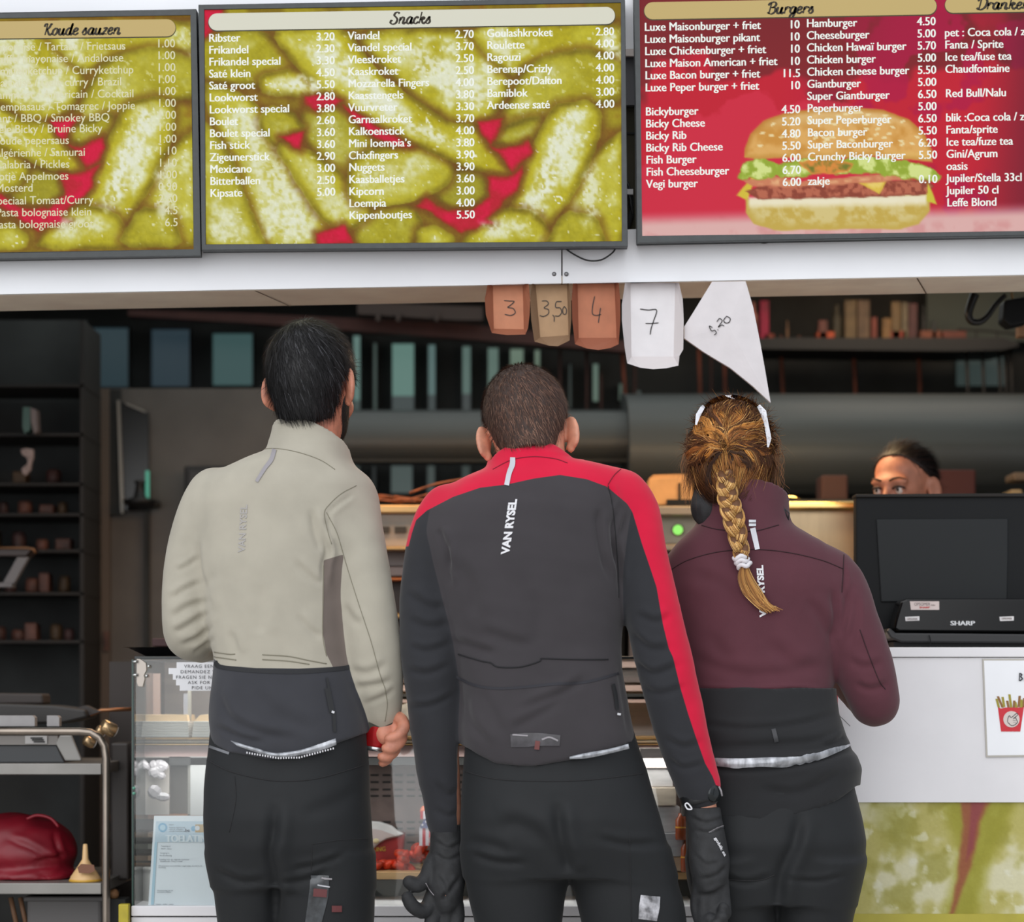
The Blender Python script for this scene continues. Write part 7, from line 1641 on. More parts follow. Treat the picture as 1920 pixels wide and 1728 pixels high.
for y_, h_, m, d in ((1382, 4, GOLD, .62), (1388, 4, mat('white_lit_rail', (214, 198, 172), .4), .615), (1394, 2.5, GOLD, .61), (1398, 20, mat('brown_pink_shelf', (138, 112, 108), .4, metal=.2), .605), (1420, 14, mat('black_shelf_gap', (24, 24, 24), .6), .62)):
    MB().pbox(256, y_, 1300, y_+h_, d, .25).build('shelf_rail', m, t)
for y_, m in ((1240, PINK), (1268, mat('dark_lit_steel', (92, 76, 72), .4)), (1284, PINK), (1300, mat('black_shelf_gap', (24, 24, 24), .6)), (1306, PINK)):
    MB().pbox(620, y_, 1300, y_+11, .80, .08).build('upper_rail', m, t)
# vertical steel posts and partitions inside, left part
for x0, x1, y0, y1, d, m in ((265, 317, 1400, 1527, .62, mat('beige_partition', (176, 168, 162), .5, var=.04, scale=6)), (318, 355, 1402, 1527, .70, mat('grey_brown_gap', (104, 98, 92), .6)), (320, 353, 1421, 1437, .69, mat('dark_gap', (52, 54, 52), .6)), (357, 420, 1408, 1528, .62, mat('white_partition', (168, 168, 168), .5)),
                             (344, 352, 1300, 1380, .74, mat('bluish_post', (150, 150, 160), .3, metal=.3)), (352, 358, 1270, 1530, .66, STEELL), (286, 300, 1262, 1378, .74, PINK)):
    MB().pbox(x0, y0, x1, y1, d, .012).build('partition', m, t)
for y_, m in ((1526, mat('orange_brown_edge', (164, 116, 84), .5)), (1560, mat('tan_edge', (150, 124, 100), .5)), (1582, mat('grey_green_edge', (120, 122, 112), .5)), (1604, mat('tan_edge', (150, 124, 100), .5))):
    MB().pbox(256, y_, 420, y_+9, .66, .1).build('shelf_edge', m, t)
# paper tray stacks
for i, (x0, x1) in enumerate(((258, 352), (363, 430), (436, 520))):
    for j in range(6):
        o = MB().pbox(x0-j*.6, 1352+j*5, x1+j*.4, 1356.4+j*5, .58-.004*j, .2).build('paper_tray', mat('cream_tray_paper', (206, 202, 196), .6), bevel=.0008); tag(o, ('topmost', 'second', 'third', 'fourth', 'fifth', 'lowest')[j]+(' white paper tray of the left stack behind the glass', ' white paper tray of the second stack behind the glass', ' white paper tray of the stack hidden by the khaki jersey man')[i], 'paper tray', ('left', 'second', 'third')[i]+' stack of paper trays')
    MB().prism([(x0+12, 1340), (x1-2, 1340), (x1, 1352), (x0, 1352)], .62, .14).build('tray_pad', mat('lit_cream_card', (216, 186, 146), .6), o)
o = thing('plastic_bag', W(290, 1465, .60), 'crumpled clear plastic bag of utensils in the left of the display case', 'bag')
mb = MB(); r = random.Random(5)
for i in range(9):
    c = W(r.uniform(264, 306), r.uniform(1432, 1502), .595); mb.ell(c, (r.uniform(.008, .02), .008, r.uniform(.008, .018)), 7, 5, M=Matrix.Rotation(r.uniform(0, 3), 3, 'Y'))
mb.build('crumpled_film', mat('clear_film', (150, 146, 150), .12, var=.1, scale=60), o, smooth=False)
o = MB().lathe(W(281, 1700, .60), [(.019, 0), (.021, .004), (.021, .075), (.017, .085), (.022, .087), (.022, .093), (.003, .094)], 20).build('plastic_tub', mat('milky_tub', (190, 188, 184), .4), smooth=True); tag(o, 'small milky plastic tub with lid left of the certificate', 'tub')
# certificate
t2 = thing('certificate', W(350, 1615, .472), 'white and blue food permit headed TOELATING leaning inside the glass', 'certificate')
q = [(289, 1529), (420, 1529), (432, 1699), (278, 1699)]
MB().prism(q, .474, .002).build('paper', PAPER, t2)
LB = mat('light_blue_print', (176, 206, 222), .6); MBL = mat('mid_blue_print', (120, 172, 204), .6)
def quadin(u0, v0, u1, v1): return [lerp(lerp(q[0], q[1], u), lerp(q[3], q[2], u), v) for u, v in ((u0, v0), (u1, v0), (u1, v1), (u0, v1))]
MB().prism(quadin(.03, .06, .97, .29), .4725, .0008).build('header_tint', mat('pale_blue_tint', (192, 208, 220), .6), t2)
for a, b in ((.03, .065), (.93, .965)): MB().prism(quadin(a, .29, b, .98), .4722, .0008).build('border', MBL if a > .5 else LB, t2)
MB().lathe(W(305, 1551, .4718), [(.0105, .0008), (.0105, 0)], 24, axis='y').build('seal', MBL, t2); MB().lathe(W(305, 1551, .4712), [(.0065, .0006), (.0065, 0)], 20, axis='y').build('seal_centre', LB, t2)
MB().lathe(W(363, 1553, .4718), [(.006, .0008), (.006, 0)], 20, axis='y').build('seal', MBL, t2); MB().prism([(366, 1545), (400, 1545), (400, 1560), (366, 1560)], .4716, .0006).build('gold_tab', mat('gold_print', (184, 150, 96), .5), t2); MB().lathe(W(370, 1552, .471), [(.0055, .0006), (.0055, 0)], 20, axis='y').build('white_dot', WHITE_PRINT, t2)
mb = MB(); text_line(mb, 'TOELATING', 311, 1578, 19, .4712, 0, bold=.05, width=88); mb.build('title', mat('white_title', (226, 232, 236), .5), t2)
mb = MB(); text_line(mb, '.be', 345, 1559, 9, .4712, 0, bold=.04); 
for x, y_, s_ in ((317, 1547, 'FAVV'), (317, 1552, 'Federaal Agentschap'), (317, 1555.5, 'voor de Veiligheid'), (317, 1559, 'van de Voedselketen'), (302, 1587, 'Toelating nr.'), (302, 1592, 'FAVV - Afsca'), (300, 1600, 'Vestiging nr.'), (299, 1604.5, 'van de uitbating'), (298, 1612, 'Toelating voor de volgende activiteiten'), (300, 1615.5, 'Detailhandel - Frituur mobiel'), (297, 1624, 'Dit document moet zichtbaar uitgehangen worden in de'), (297, 1627, 'inrichting'), (294, 1670, 'Handtekening van de'), (294, 1673, 'verantwoordelijke'), (292, 1696, 'Datum - afgifte - geldig')):
    text_line(mb, s_, x, y_, 3.6, .4712, 0, bold=.0)
for v in (.455, .55, .80): stroke(mb, [(lerp(q[0], q[3], v)[0]+9, -lerp(q[0], q[3], v)[1]), (lerp(q[1], q[2], v)[0]-9, -lerp(q[0], q[3], v)[1])], .5, lambda a, b: W(a, b, .4712))
stroke(mb, [(336, -1666), (335, -1690)], .5, lambda a, b: W(a, b, .4712)); mb.build('small_print', mat('grey_ink', (84, 92, 104), .6), t2)
# language strips taped on the glass
t3 = thing('language_sign', W(370, 1270, FY-.003), 'five white stepped paper strips asking customers to request a plate, taped on the glass', 'sign')
LN = [(331, 1241, 'VRAAG EEN PLATEAU', 345, 1251.5), (316, 1252, 'DEMANDEZ VOTRE PLATEAU', 338, 1261.8), (324, 1262.5, 'FRAGEN SIE NACH EINEM TABLETT', 329.5, 1272), (330, 1273, 'ASK FOR A PLATE', 352, 1282), (337, 1283, 'PIDE UN PLATO', 359, 1292)]
for i, (x, y_, s_, tx, ty) in enumerate(LN):
    MB().pbox(x, y_, 560, y_+11.5, FY-.0025-.0002*i, .0008).build('strip', PAPER, t3)
    mb = MB(); text_line(mb, s_, tx, ty, 8.6, FY-.0045, 0, bold=.0, sx=1.08, space=1.18); mb.build('lettering', mat('grey_lettering', (74, 74, 78), .6), t3)
# black serving tray lying on the case
tr = thing('serving_tray', W(330, 1210, .55), 'black serving tray lying on top of the display case by the khaki sleeve', 'tray')
mb = MB(); P0 = [W(240, 1203, .50), W(400, 1203, .50)]
a, b = W(247, 1213, .50), W(404, 1213, .50); zt = W(0, 1214, .5).z
def ring(x0, x1, y0, y1, z): return [(x0, y0, z), (x1, y0, z), (x1, y1, z), (x0, y1, z)]
zt0 = W(0, 1229.5, .5).z
R1 = ring(a.x+.03, b.x+.1, .52, .86, zt0); R2 = ring(a.x-.005, b.x+.13, .485, .90, zt0+.018); R3_ = ring(a.x-.018, b.x+.143, .472, .913, zt0+.020); R4 = ring(a.x+.002, b.x+.123, .492, .893, zt0+.019); R5 = ring(a.x+.034, b.x+.096, .524, .856, zt0+.004)
v = R1+R2+R3_+R4+R5; f_ = [(3, 2, 1, 0), (16, 17, 18, 19)]
for k_ in range(4):
    for i in range(4): f_.append((4*k_+i, 4*k_+(i+1) % 4, 4*k_+4+(i+1) % 4, 4*k_+4+i))
mb.add(v, f_).build('tray_body', mat('black_tray', (28, 27, 28), .3, coat=.3), tr, bevel=.003)
MB().pbox(285, 1196, 420, 1212, .70, .12).build('folded_napkins', mat('dark_maroon_napkin', (64, 40, 40), .7), tr, bevel=.003)
# things shown in the case between the men
b1 = thing('popcorn_bag', W(712, 1590, .74), 'dark red paper bag with a white folded liner in the display case', 'bag')
MB().prism([(660, 1548), (700, 1560), (722, 1562), (759, 1562), (755, 1600), (748, 1634), (655, 1634)], .74, .07).build('bag_body', mat('dark_red_bag', (134, 34, 34), .5, var=.12, scale=20), b1, bevel=.004)
MB().prism([(655, 1542), (690, 1539), (712, 1540), (735, 1548), (747, 1558), (758, 1563), (742, 1569), (725, 1573), (712, 1580), (700, 1590), (655, 1596)], .732, .02).build('liner', mat('white_liner_paper', (204, 202, 202), .6, var=.04, scale=20), b1, bevel=.004)
MB().prism([(655, 1556), (690, 1552), (715, 1556), (742, 1566), (725, 1570), (708, 1580), (690, 1588), (655, 1592)], .729, .004).build('liner_fold', mat('pink_grey_fold', (186, 172, 170), .6), b1)
MB().ell(W(705, 1576, .727), (.008, .003, .006), 10, 6).build('bread_crumb', mat('cream_crumb', (206, 192, 150), .6), b1)
mb = MB(); text_line(mb, 'UNG', 700, 1596, 12, .7385, -.05, bold=.02, width=22); mb.build('lettering', mat('yellow_print', (176, 140, 44), .5), b1)
r = random.Random(8)
for i in range(26):
    x = r.uniform(690, 800); top = np.interp(x, [690, 715, 735, 760, 785, 800], [1600, 1612, 1610, 1582, 1580, 1590]); y_ = r.uniform(top+6, 1630); rr = r.uniform(.009, .016)
    o = MB().ell(W(x, y_, .66+r.uniform(0, .05)), (rr*1.3, rr, rr*.8), 12, 8, M=Matrix.Rotation(r.uniform(0, 3), 3, 'Y')).build('nugget', mat('orange_red_crust', (188, 52, 22), .45, var=.3, scale=60, bump=.8, bscale=150), smooth=True); tag(o, 'orange red crusted snack in the heap beside the dark red paper bag', 'snack', 'orange red snacks heaped in the display case')
o = thing('flag_cup', W(797, 1560, .62), 'stars and stripes foam hand cup standing in the display case', 'cup')
mb = MB(); 
for i in range(6):
    mb.cur = i % 2; mb.pbox(786+i*6, 1552, 792+i*6, 1585, .62, .04)
mb.build('striped_base', [mat('white_stripe', (206, 200, 206), .5), mat('red_stripe', (180, 26, 40), .5)], o)
MB().pbox(788, 1546, 822, 1552, .618, .044).build('blue_band', mat('blue_band', (66, 72, 128), .5), o); MB().prism([(790, 1546), (822, 1546), (816, 1535), (800, 1532), (794, 1538)], .622, .036).build('blue_top', mat('blue_band', (66, 72, 128), .5), o)
mb = MB()
for x, y_ in ((799, 1540), (810, 1543), (792, 1546), (806, 1549)):
    mb.prism([(x+math.sin(k_*math.pi/5)*(3 if k_ % 2 == 0 else 1.3), y_-math.cos(k_*math.pi/5)*(3 if k_ % 2 == 0 else 1.3)) for k_ in range(10)], .616, .002)
mb.build('star', mat('white_stripe', (206, 200, 206), .5), o)
mb = MB()
for i in range(3): mb.cur = (i+1) % 2; mb.pbox(788+i*5.5, 1520, 793.5+i*5.5, 1535, .625, .02)
mb.build('striped_finger', [mat('white_stripe', (206, 200, 206), .5), mat('red_stripe', (180, 26, 40), .5)], o); MB().ell(W(796, 1520, .635), (.011, .01, .013), 14, 8).build('finger_tip', mat('orange_pink_tip', (206, 110, 76), .5), o, smooth=True)
MB().ell(W(815, 1575, .61), (.014, .014, .014), 18, 12).build('glass_ball', mat('pinkish_glass_ball', (186, 150, 150), .08, metal=.3), o, smooth=True)
for i, (x0, y0, lab) in enumerate(((852, 1290, 'upper'), (852, 1345, 'lower'))):
    o = thing('cheese_wrap', W(862, y0+25, .66), lab+' folded orange yellow paper wrap between the man’s arm and hip', 'wrap'); mb = MB()
    P = [(x0-10, y0+4), (x0+4, y0), (x0+18, y0+18), (x0+10, y0+45), (x0-8, y0+50)] if i == 0 else [(x0-8, y0), (x0+10, y0+2), (x0+12, y0+40), (x0-6, y0+42)]
    c = W(x0+4, y0+24, .64); ring_ = [W(p[0], p[1], .66) for p in P]; n_ = len(ring_); mb.add(ring_+[c]+[p+Vector((0, .03, 0)) for p in ring_], [(k_, (k_+1) % n_, n_) for k_ in range(n_)]+[(k_, n_+1+k_, n_+1+(k_+1) % n_, (k_+1) % n_) for k_ in range(n_)]); mb.build('folded_paper', mat('orange_yellow_wrap', (216, 160, 48), .45), o)
o = MB(); r = random.Random(2)
pts = [(752, 1322), (762, 1318), (775, 1330), (790, 1345), (795, 1378), (750, 1380), (745, 1350)]; ring_ = [W(p[0], p[1], .60) for p in pts]; c = W(768, 1355, .585); n_ = len(ring_)
o.add(ring_+[c]+[p+Vector((0, .04, 0)) for p in ring_], [(k_, (k_+1) % n_, n_) for k_ in range(n_)]+[(k_, n_+1+k_, n_+1+(k_+1) % n_, (k_+1) % n_) for k_ in range(n_)]); o = o.build('paper_bundle', mat('crumpled_cream_paper', (216, 200, 182), .6, var=.06, scale=60, bump=.6, bscale=60)); tag(o, 'crumpled cream paper behind the glass beside the khaki jersey man’s hand', 'paper')
# narrow strip right of the middle man's hip: white cartons and orange bottles
for i, (x0, x1, y0, y1, c) in enumerate(((1200, 1262, 1402, 1440, (196, 184, 180)), (1200, 1262, 1441, 1475, (200, 196, 196)), (1200, 1268, 1476, 1510, (206, 190, 172)), (1230, 1275, 1512, 1560, (200, 198, 200)), (1235, 1280, 1561, 1605, (176, 176, 180)), (1235, 1285, 1606, 1632, (204, 178, 150)))):
    o = MB().pbox(x0, y0, x1, y1, .56+.01*(i % 2), .12).build('snack_carton', mat('carton_%d' % i, c, .5, var=.05, scale=20, stretch=(1, 1, 6)), bevel=.002); tag(o, ('topmost pale carton', 'second pale carton', 'third tan carton', 'white carton below the tan one', 'grey white carton', 'lowest cream carton')[i]+' in the stack right of the middle man’s hip', 'carton', 'cartons right of the middle man’s hip')
for i, (x, y0, y1) in enumerate(((1278, 1524, 1574), (1288, 1575, 1634))):
    o = thing('sauce_bottle', W(x, y1, .55), ('upper' if i == 0 else 'lower')+' dark orange sauce bottle by the glove in the display case', 'bottle'); h_ = (y1-y0)*S(.55)
    MB().lathe(W(x, y1, .55), [(.013, 0), (.0145, .003), (.0145, h_*.75), (.008, h_*.9), (.007, h_)], 18).build('bottle_body', mat('dark_orange_plastic', (140, 62, 26), .25), o, smooth=True); MB().lathe(W(x, y1, .55)+Vector((0, 0, h_*.45)), [(.0148, 0), (.0148, .003)], 18).build('label_line', mat('yellow_line', (222, 160, 50), .4), o)

# ------------------------------------------------------------------ trolley at the left
t = thing('steel_trolley', (W(60, 1500, .6).x, .6, 0), 'steel kitchen trolley with a bent tube frame at the left edge', 'trolley')
TB = mat('worn_steel_tube', (140, 130, 120), .25, metal=.85, var=.1, scale=8); y0 = .60
def frame(yy, nm):
    C = [(-420, 1371), (150, 1371), (170, 1373), (186, 1382), (196, 1398), (199, 1420), (199, 1728), (199, 2080)]
    Q_ = []
    for a, b in zip(C[:-1], C[1:]): Q_.append(W(a[0], a[1], yy))
    Q_.append(Vector((Q_[-1].x, yy, .06))); return MB().tube(Q_, .0095, 14).build(nm, TB, t, smooth=True)
frame(.60, 'tube_frame'); frame(1.12, 'tube_frame')
SH = mat('shelf_steel', (132, 130, 126), .4, metal=.5, var=.08, scale=6)
for a, b in ((1431, 1452), (1655, 1676)): MB().pbox(-420, a, 190, b, .605, .52).build('shelf', SH, t, bevel=.002)
for x in (-420, 180): c = W(x, 1800, .62); MB().lathe((c.x, .60, .0), [(.0, 0), (.02, .004), (.03, .03), (.02, .055), (.0, .06)], 14).build('caster', BLK, t, smooth=True)
# contact grill on the trolley
g = thing('contact_grill', W(60, 1400, .7), 'dark steel contact grill on the trolley’s top shelf', 'grill'); GS = mat('grill_grey', (86, 84, 82), .4, metal=.4, var=.08, scale=10)
MB().prism([(-200, 1379), (108, 1379), (110, 1396), (-200, 1396)], .66, .02).build('front_strip', mat('worn_grey_strip', (120, 116, 112), .4, metal=.3), g)
MB().prism([(-200, 1396), (106, 1396), (122, 1430), (-200, 1430)], .665, .2).build('body', mat('dark_grill_body', (58, 60, 62), .4, metal=.3), g, bevel=.003)
MB().prism([(112, 1378), (134, 1378), (153, 1424), (150, 1426), (122, 1426), (104, 1394)], .655, .012).build('side_plate', mat('pale_side_plate', (146, 144, 140), .45, metal=.2), g, bevel=.003)
MB().pbox(47, 1379, 88, 1394, .655, .004).build('data_plate', mat('data_plate', (176, 174, 172), .5), g)
mb = MB()
for i in range(3): mb.pbox(57+i*3, 1382+i*3.6, 80+i*2, 1384.4+i*3.6, .653, .002)
mb.build('plate_print', BLK, g)
MB().prism([(-200, 1312), (100, 1322), (160, 1330), (164, 1345), (120, 1356), (-200, 1362)], .85, .15).build('grill_lid', mat('black_lid', (36, 33, 31), .5), g, bevel=.006); MB().prism([(-200, 1296), (80, 1300), (82, 1320), (-200, 1322)], .95, .1).build('lid_top', mat('brown_black_lid', (50, 43, 40), .6), g, bevel=.006)
for i, (x0, x1) in enumerate(((-60, 65), (88, 111))):
    o = MB().prism([(x0, 1341), (x1-4, 1341), (x1, 1345), (x1, 1361), (x0, 1361)], .70, .03).build('paper_pad', mat('grey_white_paper', (150, 148, 148), .6, var=.06, scale=20)); tag(o, ('wide' if i == 0 else 'small')+' grey white paper pad behind the trolley’s tube rail', 'paper')
kp = thing('kitchen_appliance', W(180, 1380, .8), 'dark appliance with silver cylinder knobs lit orange beside the trolley bend', 'appliance')
for i, (x, y_, l_, r_) in enumerate(((203, 1365, .036, .017), (167, 1390, .026, .013), (188, 1370, .02, .012))):
    o = kp; Mk = Matrix.Rotation(math.radians(28), 3, 'Y') @ Matrix.Rotation(math.radians(25), 3, 'Z')
    MB().lathe(W(x, y_, .72), [(r_*.8, -l_/2), (r_, -l_/2+.003), (r_, l_/2-.003), (r_*.85, l_/2)], 22, axis='x', M=Mk).build('knob', mat('gold_lit_chrome', (200, 170, 130), .22, metal=.8), o, smooth=True); MB().lathe(W(x, y_, .72)+Mk @ Vector((l_/2, 0, 0)), [(r_*.8, 0), (r_*.75, .003), (r_*.3, .004)], 22, axis='x', M=Mk).build('knob_cap', mat('white_cap', (196, 190, 184), .4), o, smooth=True)
o = MB().tube([W(a, b, .9) for a, b in ((140, 1345), (170, 1339), (190, 1331), (250, 1329))], .005, 10).build('rail_pipe', mat('copper_lit_pipe', (150, 104, 72), .3, metal=.8), smooth=True); tag(o, 'thin copper lit rail running to the display case', 'pipe')
o = MB().prism([(120, 1333), (160, 1322), (176, 1330), (190, 1333), (160, 1343), (126, 1349)], .88, .05).build('arm', mat('brown_black_lid', (50, 43, 40), .6), kp); MB().pbox(207, 1392, 242, 1650, .86, .12).build('body', mat('dark_appliance_body', (46, 40, 37), .5), kp, bevel=.006)
# red bag, funnel, bin
o = thing('red_bag', W(60, 1600, .75), 'lumpy dark red bag on the trolley’s middle shelf', 'bag')
f = Field(axis(W(-120, 0, .7).x, W(170, 0, .7).x, .006), axis(.63, .96, .006), axis(W(0, 1662, .7).z-.01, W(0, 1510, .7).z, .006))
f.ell(W(45, 1588, .78), (.115, .10, .072), k=0); f.ell(W(45, 1600, .78), (.125, .11, .05), k=.02); f.ell(W(100, 1590, .82), (.05, .08, .06), k=.03); f.ell(W(20, 1560, .78), (.07, .07, .045), k=.03); f.ell(W(60, 1640, .76), (.11, .10, .03), k=.02)
f.v = np.maximum(f.v, (W(0, 1655, .605).z-f.ax[2][None, None, :]).astype(np.float32)); V, Q = f.mesh(); V = folds(V, Q, [([(60, 1615), (100, 1608), (125, 1600)], 4, .006), ([(10, 1570), (60, 1590), (110, 1620)], 6, .005), ([(70, 1640), (100, 1638), (120, 1630)], 4, .005), ([(100, 1555), (108, 1590), (122, 1612)], 5, .006)]); V = cloth_noise(V, mesh_normals(V, Q), .003, 30, 3)
field_obj('bag_body', V, Q, mat('dark_red_nylon', (118, 8, 28), .5, var=.1, scale=12), o); MB().tube([W(a, b, .70) for a, b in catmull([(50, 1535), (70, 1528), (95, 1534), (110, 1550)], 5)], .004, 8).build('drawstring', mat('dark_red_nylon', (150, 10, 34), .45), o, smooth=True)
o = thing('funnel', W(158, 1652, .66), 'cream plastic funnel upside down beside the red bag', 'funnel'); c = W(160, 1655, .66); c.z = W(0, 1655, .605).z
MB().lathe(c, [(.037, 0), (.038, .003), (.034, .012), (.018, .035), (.0075, .052), (.0055, .085), (.004, .088)], 26).build('funnel_body', mat('cream_funnel_plastic', (214, 176, 124), .45), o, smooth=True)
MB().lathe(c, [(.0385, .0), (.0385, .004), (.036, .006)], 26).build('rim', mat('yellow_rim', (206, 160, 60), .4), o, smooth=True); MB().prism([(145, 1626), (152, 1619), (176, 1621), (178, 1632), (168, 1637), (148, 1636)], .6215, .002).build('brown_stain_label', mat('brown_label', (120, 78, 56), .6), o)
o = thing('grey_bin', W(90, 1750, .75), 'grey plastic bin under the trolley’s lower shelf', 'bin'); a, b = W(50, 1680, .72), W(190, 1990, .72)
MB().box(a.x, b.x, .72, .95, .02, a.z).build('bin_body', mat('grey_bin_plastic', (92, 90, 90), .6), o, bevel=.008); MB().box(a.x-.006, b.x+.006, .714, .956, a.z-.012, a.z).build('bin_rim', mat('grey_bin_rim', (74, 72, 72), .5), o, bevel=.003)
for x in (28, 46): o = MB().tube([W(x-8, 1682, .75), W(x-2, 1710, .75), W(x+6, 1745, .75)], .006, 8).build('wooden_stick', mat('tan_handle', (116, 84, 60), .6), smooth=True); tag(o, ('left' if x < 40 else 'right')+' of two tan wooden sticks under the trolley shelf', 'stick')
o = MB().ell(W(214, 1676, .8), (.012, .014, .013), 14, 8).build('bread_roll', mat('tan_roll', (166, 122, 84), .6), smooth=True); tag(o, 'small tan roll between the trolley and the display case', 'roll')
struct('trim_10', MB().box(W(214, 0, .8).x-.03, W(214, 0, .8).x+.03, .78, .85, 0.0, W(0, 1684, .8).z), DARK)
o = MB().pbox(222, 1695, 241, 1775, FY-.03, .028).build('yellow_block', mat('mustard_yellow_paint', (176, 160, 40), .5, var=.05, scale=30), bevel=.002); tag(o, 'mustard yellow post end at the lower left corner of the display case', 'post')
mb = MB(); mb.box(W(222, 0, FY-.03).x, W(241, 0, FY-.03).x, FY-.03, FY-.002, 0, W(0, 1775, FY-.03).z); mb.build('post_foot', mat('mustard_yellow_paint', (176, 160, 40), .5), o)
# low equipment behind the trolley
struct('wall_side_panel', MB().pbox(205, 1240, 250, 2000, 1.05, .02), mat('dark_brown_panel', (44, 36, 32), .6))
for (y_, c) in ((1528, (90, 62, 46)), (1596, (66, 66, 60)), (1560, (52, 60, 58))): struct('trim_%d' % (y_ % 97+11), MB().pbox(207, y_, 250, y_+12, 1.03, .02), mat('side_edge_%d' % y_, c, .5))

# ------------------------------------------------------------------ price samples hanging from the fascia
def tray_sample(outer, inner, base, side, label, y=FY-.012, dep=.022, name='paper_tray'):
    """Food tray hung bottom-out: flat bottom in front, sloping sides behind it."""
    o = thing(name, W(inner[0][0], inner[0][1], y), label, 'price tray', 'paper price samples under the fascia')
    mb = MB(); I = [W(p[0], p[1], y+.010) for p in inner]; n = len(I); O = [W(p[0], p[1], y-.004) for p in outer]
    I = [W(p[0], p[1], y+dep) for p in inner]; Ob = [p+Vector((0, .0012, 0)) for p in O]; Ib = [p+Vector((0, .0012, 0)) for p in I]
    k = len(outer)//len(inner)
    MB().add(I+Ib, [tuple(range(n))[::-1], tuple(range(n, 2*n))]).build('tray_bottom', base, o)
    # wall ring: connect each outer point to the nearest inner corner
    m = len(O); near = [min(range(n), key=lambda j: (O[i]-I[j]).length) for i in range(m)]; fs = []
    for i in range(m):
        j = (i+1) % m
        fs.append((i, j, m+near[j], m+near[i]) if near[i] != near[j] else (i, j, m+near[i]))
    MB().add(O+I, fs).build('tray_sides', side, o)
    return o
KR = mat('kraft_orange', (188, 126, 94), .7, var=.04, scale=30); KRs = mat('kraft_orange_shade', (150, 92, 66), .7); KB = mat('kraft_brown', (168, 136, 102), .7, var=.04, scale=30); KBs = mat('kraft_brown_shade', (132, 104, 78), .7)  # side copies of each card are darkened so the sloping walls look shaded
KO = mat('kraft_deep_orange', (176, 112, 82), .7, var=.04, scale=30); KOs = mat('kraft_deep_shade', (146, 86, 62), .7); KW = mat('white_tray_card', (218, 216, 218), .6, var=.02, scale=20); KWs = mat('white_tray_shade', (204, 198, 198), .6)
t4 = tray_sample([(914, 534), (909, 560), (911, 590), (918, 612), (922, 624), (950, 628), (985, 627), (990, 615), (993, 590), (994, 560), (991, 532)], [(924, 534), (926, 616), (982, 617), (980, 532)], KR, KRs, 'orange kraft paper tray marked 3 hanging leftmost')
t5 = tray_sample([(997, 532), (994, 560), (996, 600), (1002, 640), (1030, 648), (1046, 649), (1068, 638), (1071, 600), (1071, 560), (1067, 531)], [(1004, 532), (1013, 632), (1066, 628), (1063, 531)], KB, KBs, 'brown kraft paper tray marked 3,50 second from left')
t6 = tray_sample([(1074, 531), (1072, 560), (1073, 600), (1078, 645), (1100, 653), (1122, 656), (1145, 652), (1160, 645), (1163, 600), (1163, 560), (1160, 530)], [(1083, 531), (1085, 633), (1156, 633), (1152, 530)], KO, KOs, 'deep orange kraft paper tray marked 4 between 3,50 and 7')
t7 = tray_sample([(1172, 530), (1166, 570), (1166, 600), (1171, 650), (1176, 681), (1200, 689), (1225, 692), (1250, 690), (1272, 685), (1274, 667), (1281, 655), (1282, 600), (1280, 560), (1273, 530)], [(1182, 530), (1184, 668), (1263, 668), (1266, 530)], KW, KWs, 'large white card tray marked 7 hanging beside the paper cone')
PEN = mat('black_marker', (38, 34, 34), .6)
def pen(o, L, w, y=FY+.0085): 
    mb = MB()
    for P in L: stroke(mb, [(a, -b) for a, b in P], w, lambda a, b: W(a, -b, y), n=6)
    mb.build('handwriting', PEN, o)
pen(t4, [[(945, 563), (955, 564), (964, 565), (957, 572), (952, 576), (962, 578), (966, 586), (958, 591), (946, 589)]], 1.7)
pen(t5, [[(1016, 564), (1025, 564), (1028, 570), (1020, 577), (1028, 580), (1028, 588), (1019, 593), (1012, 591)], [(1036, 590), (1039, 594), (1039, 603)], [(1053, 565), (1043, 566), (1042, 576), (1050, 577), (1053, 585), (1048, 592), (1040, 592)], [(1058, 574), (1055, 580), (1056, 588), (1061, 588), (1062, 580), (1058, 574)]], 1.6)
pen(t6, [[(1115, 555), (1111, 575), (1111, 588), (1118, 591), (1127, 589)], [(1126, 577), (1124, 590), (1122, 605)]], 1.7)
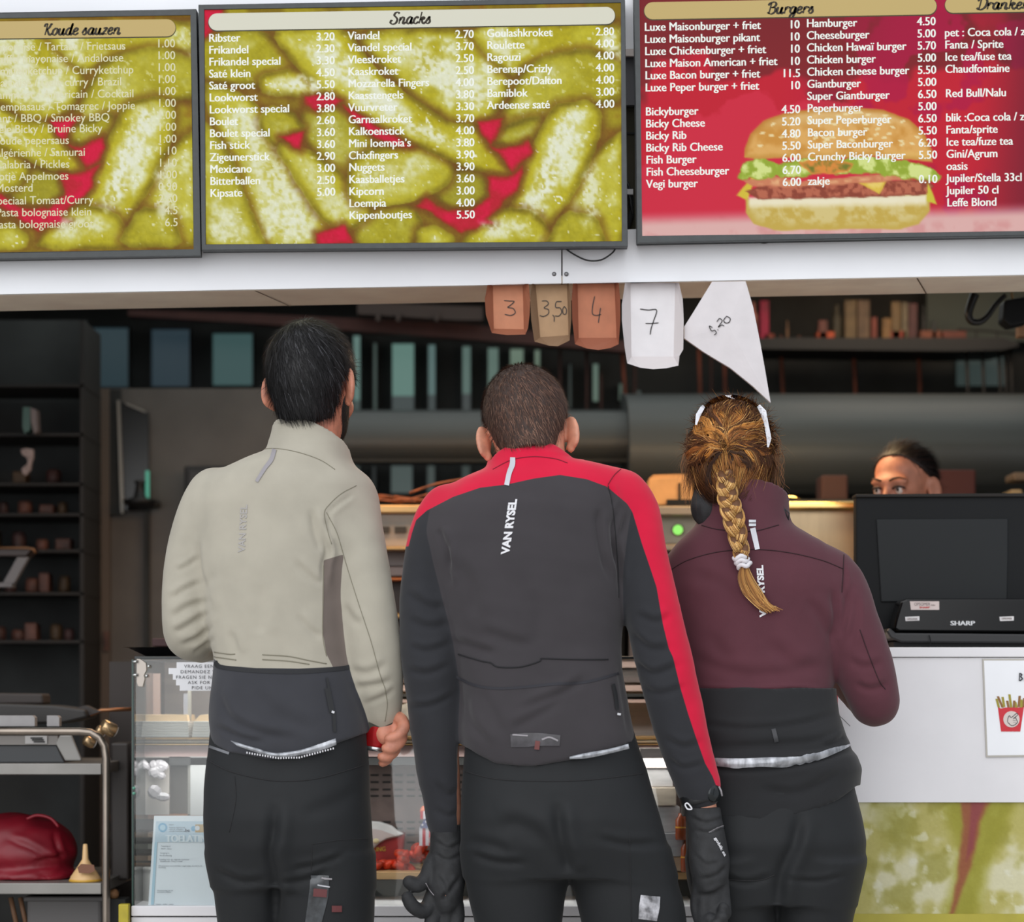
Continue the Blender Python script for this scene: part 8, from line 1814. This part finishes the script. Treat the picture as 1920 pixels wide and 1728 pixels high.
pen(t7, [[(1200, 579), (1215, 581), (1231, 581), (1226, 600), (1221, 615), (1219, 627)], [(1210, 606), (1222, 606), (1235, 605)]], 1.9)
o = thing('paper_cone', W(1365, 640, FY-.02), 'white paper chip cone marked 5.20 with its point hanging down', 'price cone', 'paper price samples under the fascia')
CP = [(1335, 528), (1398, 527), (1412, 575), (1425, 640), (1434, 690), (1445, 755), (1412, 724), (1370, 690), (1320, 660), (1283, 634), (1283, 612), (1300, 585)]
mb = MB(); ctr = W(1365, 610, FY-.010); v = [W(a, b, FY-.004) for a, b in CP]; n_ = len(v)
mb.add(v+[ctr]+[p+Vector((0, .012, 0)) for p in v], [(k_, (k_+1) % n_, n_) for k_ in range(n_)]+[(k_, n_+1+k_, n_+1+(k_+1) % n_, (k_+1) % n_) for k_ in range(n_)]+[tuple(range(n_+1, 2*n_+1))[::-1]]); mb.build('cone_paper', mat('white_cone_paper', (212, 208, 210), .65, var=.02, scale=20, bump=.3, bscale=40), o)
MB().prism([(1335, 528), (1349, 528), (1300, 612), (1284, 622), (1283, 612), (1300, 585)], FY-.016, .004).build('folded_edge', mat('shaded_cone_fold', (204, 196, 192), .7), o) if False else None
pen(o, [[(1336, 614), (1330, 611), (1334, 620), (1340, 619), (1343, 624), (1339, 628)], [(1345, 617), (1347, 619)], [(1344, 603), (1349, 597), (1354, 601), (1350, 608), (1347, 613), (1353, 609), (1358, 611)], [(1361, 594), (1357, 600), (1360, 605), (1367, 604), (1369, 597), (1363, 593), (1361, 594)]], 1.7, y=FY-.0112)
# loose cable loops under the screens
for i, (P, lab) in enumerate((([(1060, 466), (1075, 476), (1095, 486), (1112, 489), (1130, 486), (1148, 474), (1156, 463)], 'black cable loop hanging under the middle screen'), ([(1415, 450), (1424, 454), (1436, 455), (1448, 450)], 'small black cable loop under the right screen'))):
    o = MB().tube([W(a, b, FY-.02) for a, b in catmull(P, 6)], .0019, 8).build('cable_loop', mat('black_cable', (28, 29, 30), .5), smooth=True); tag(o, lab, 'cable')
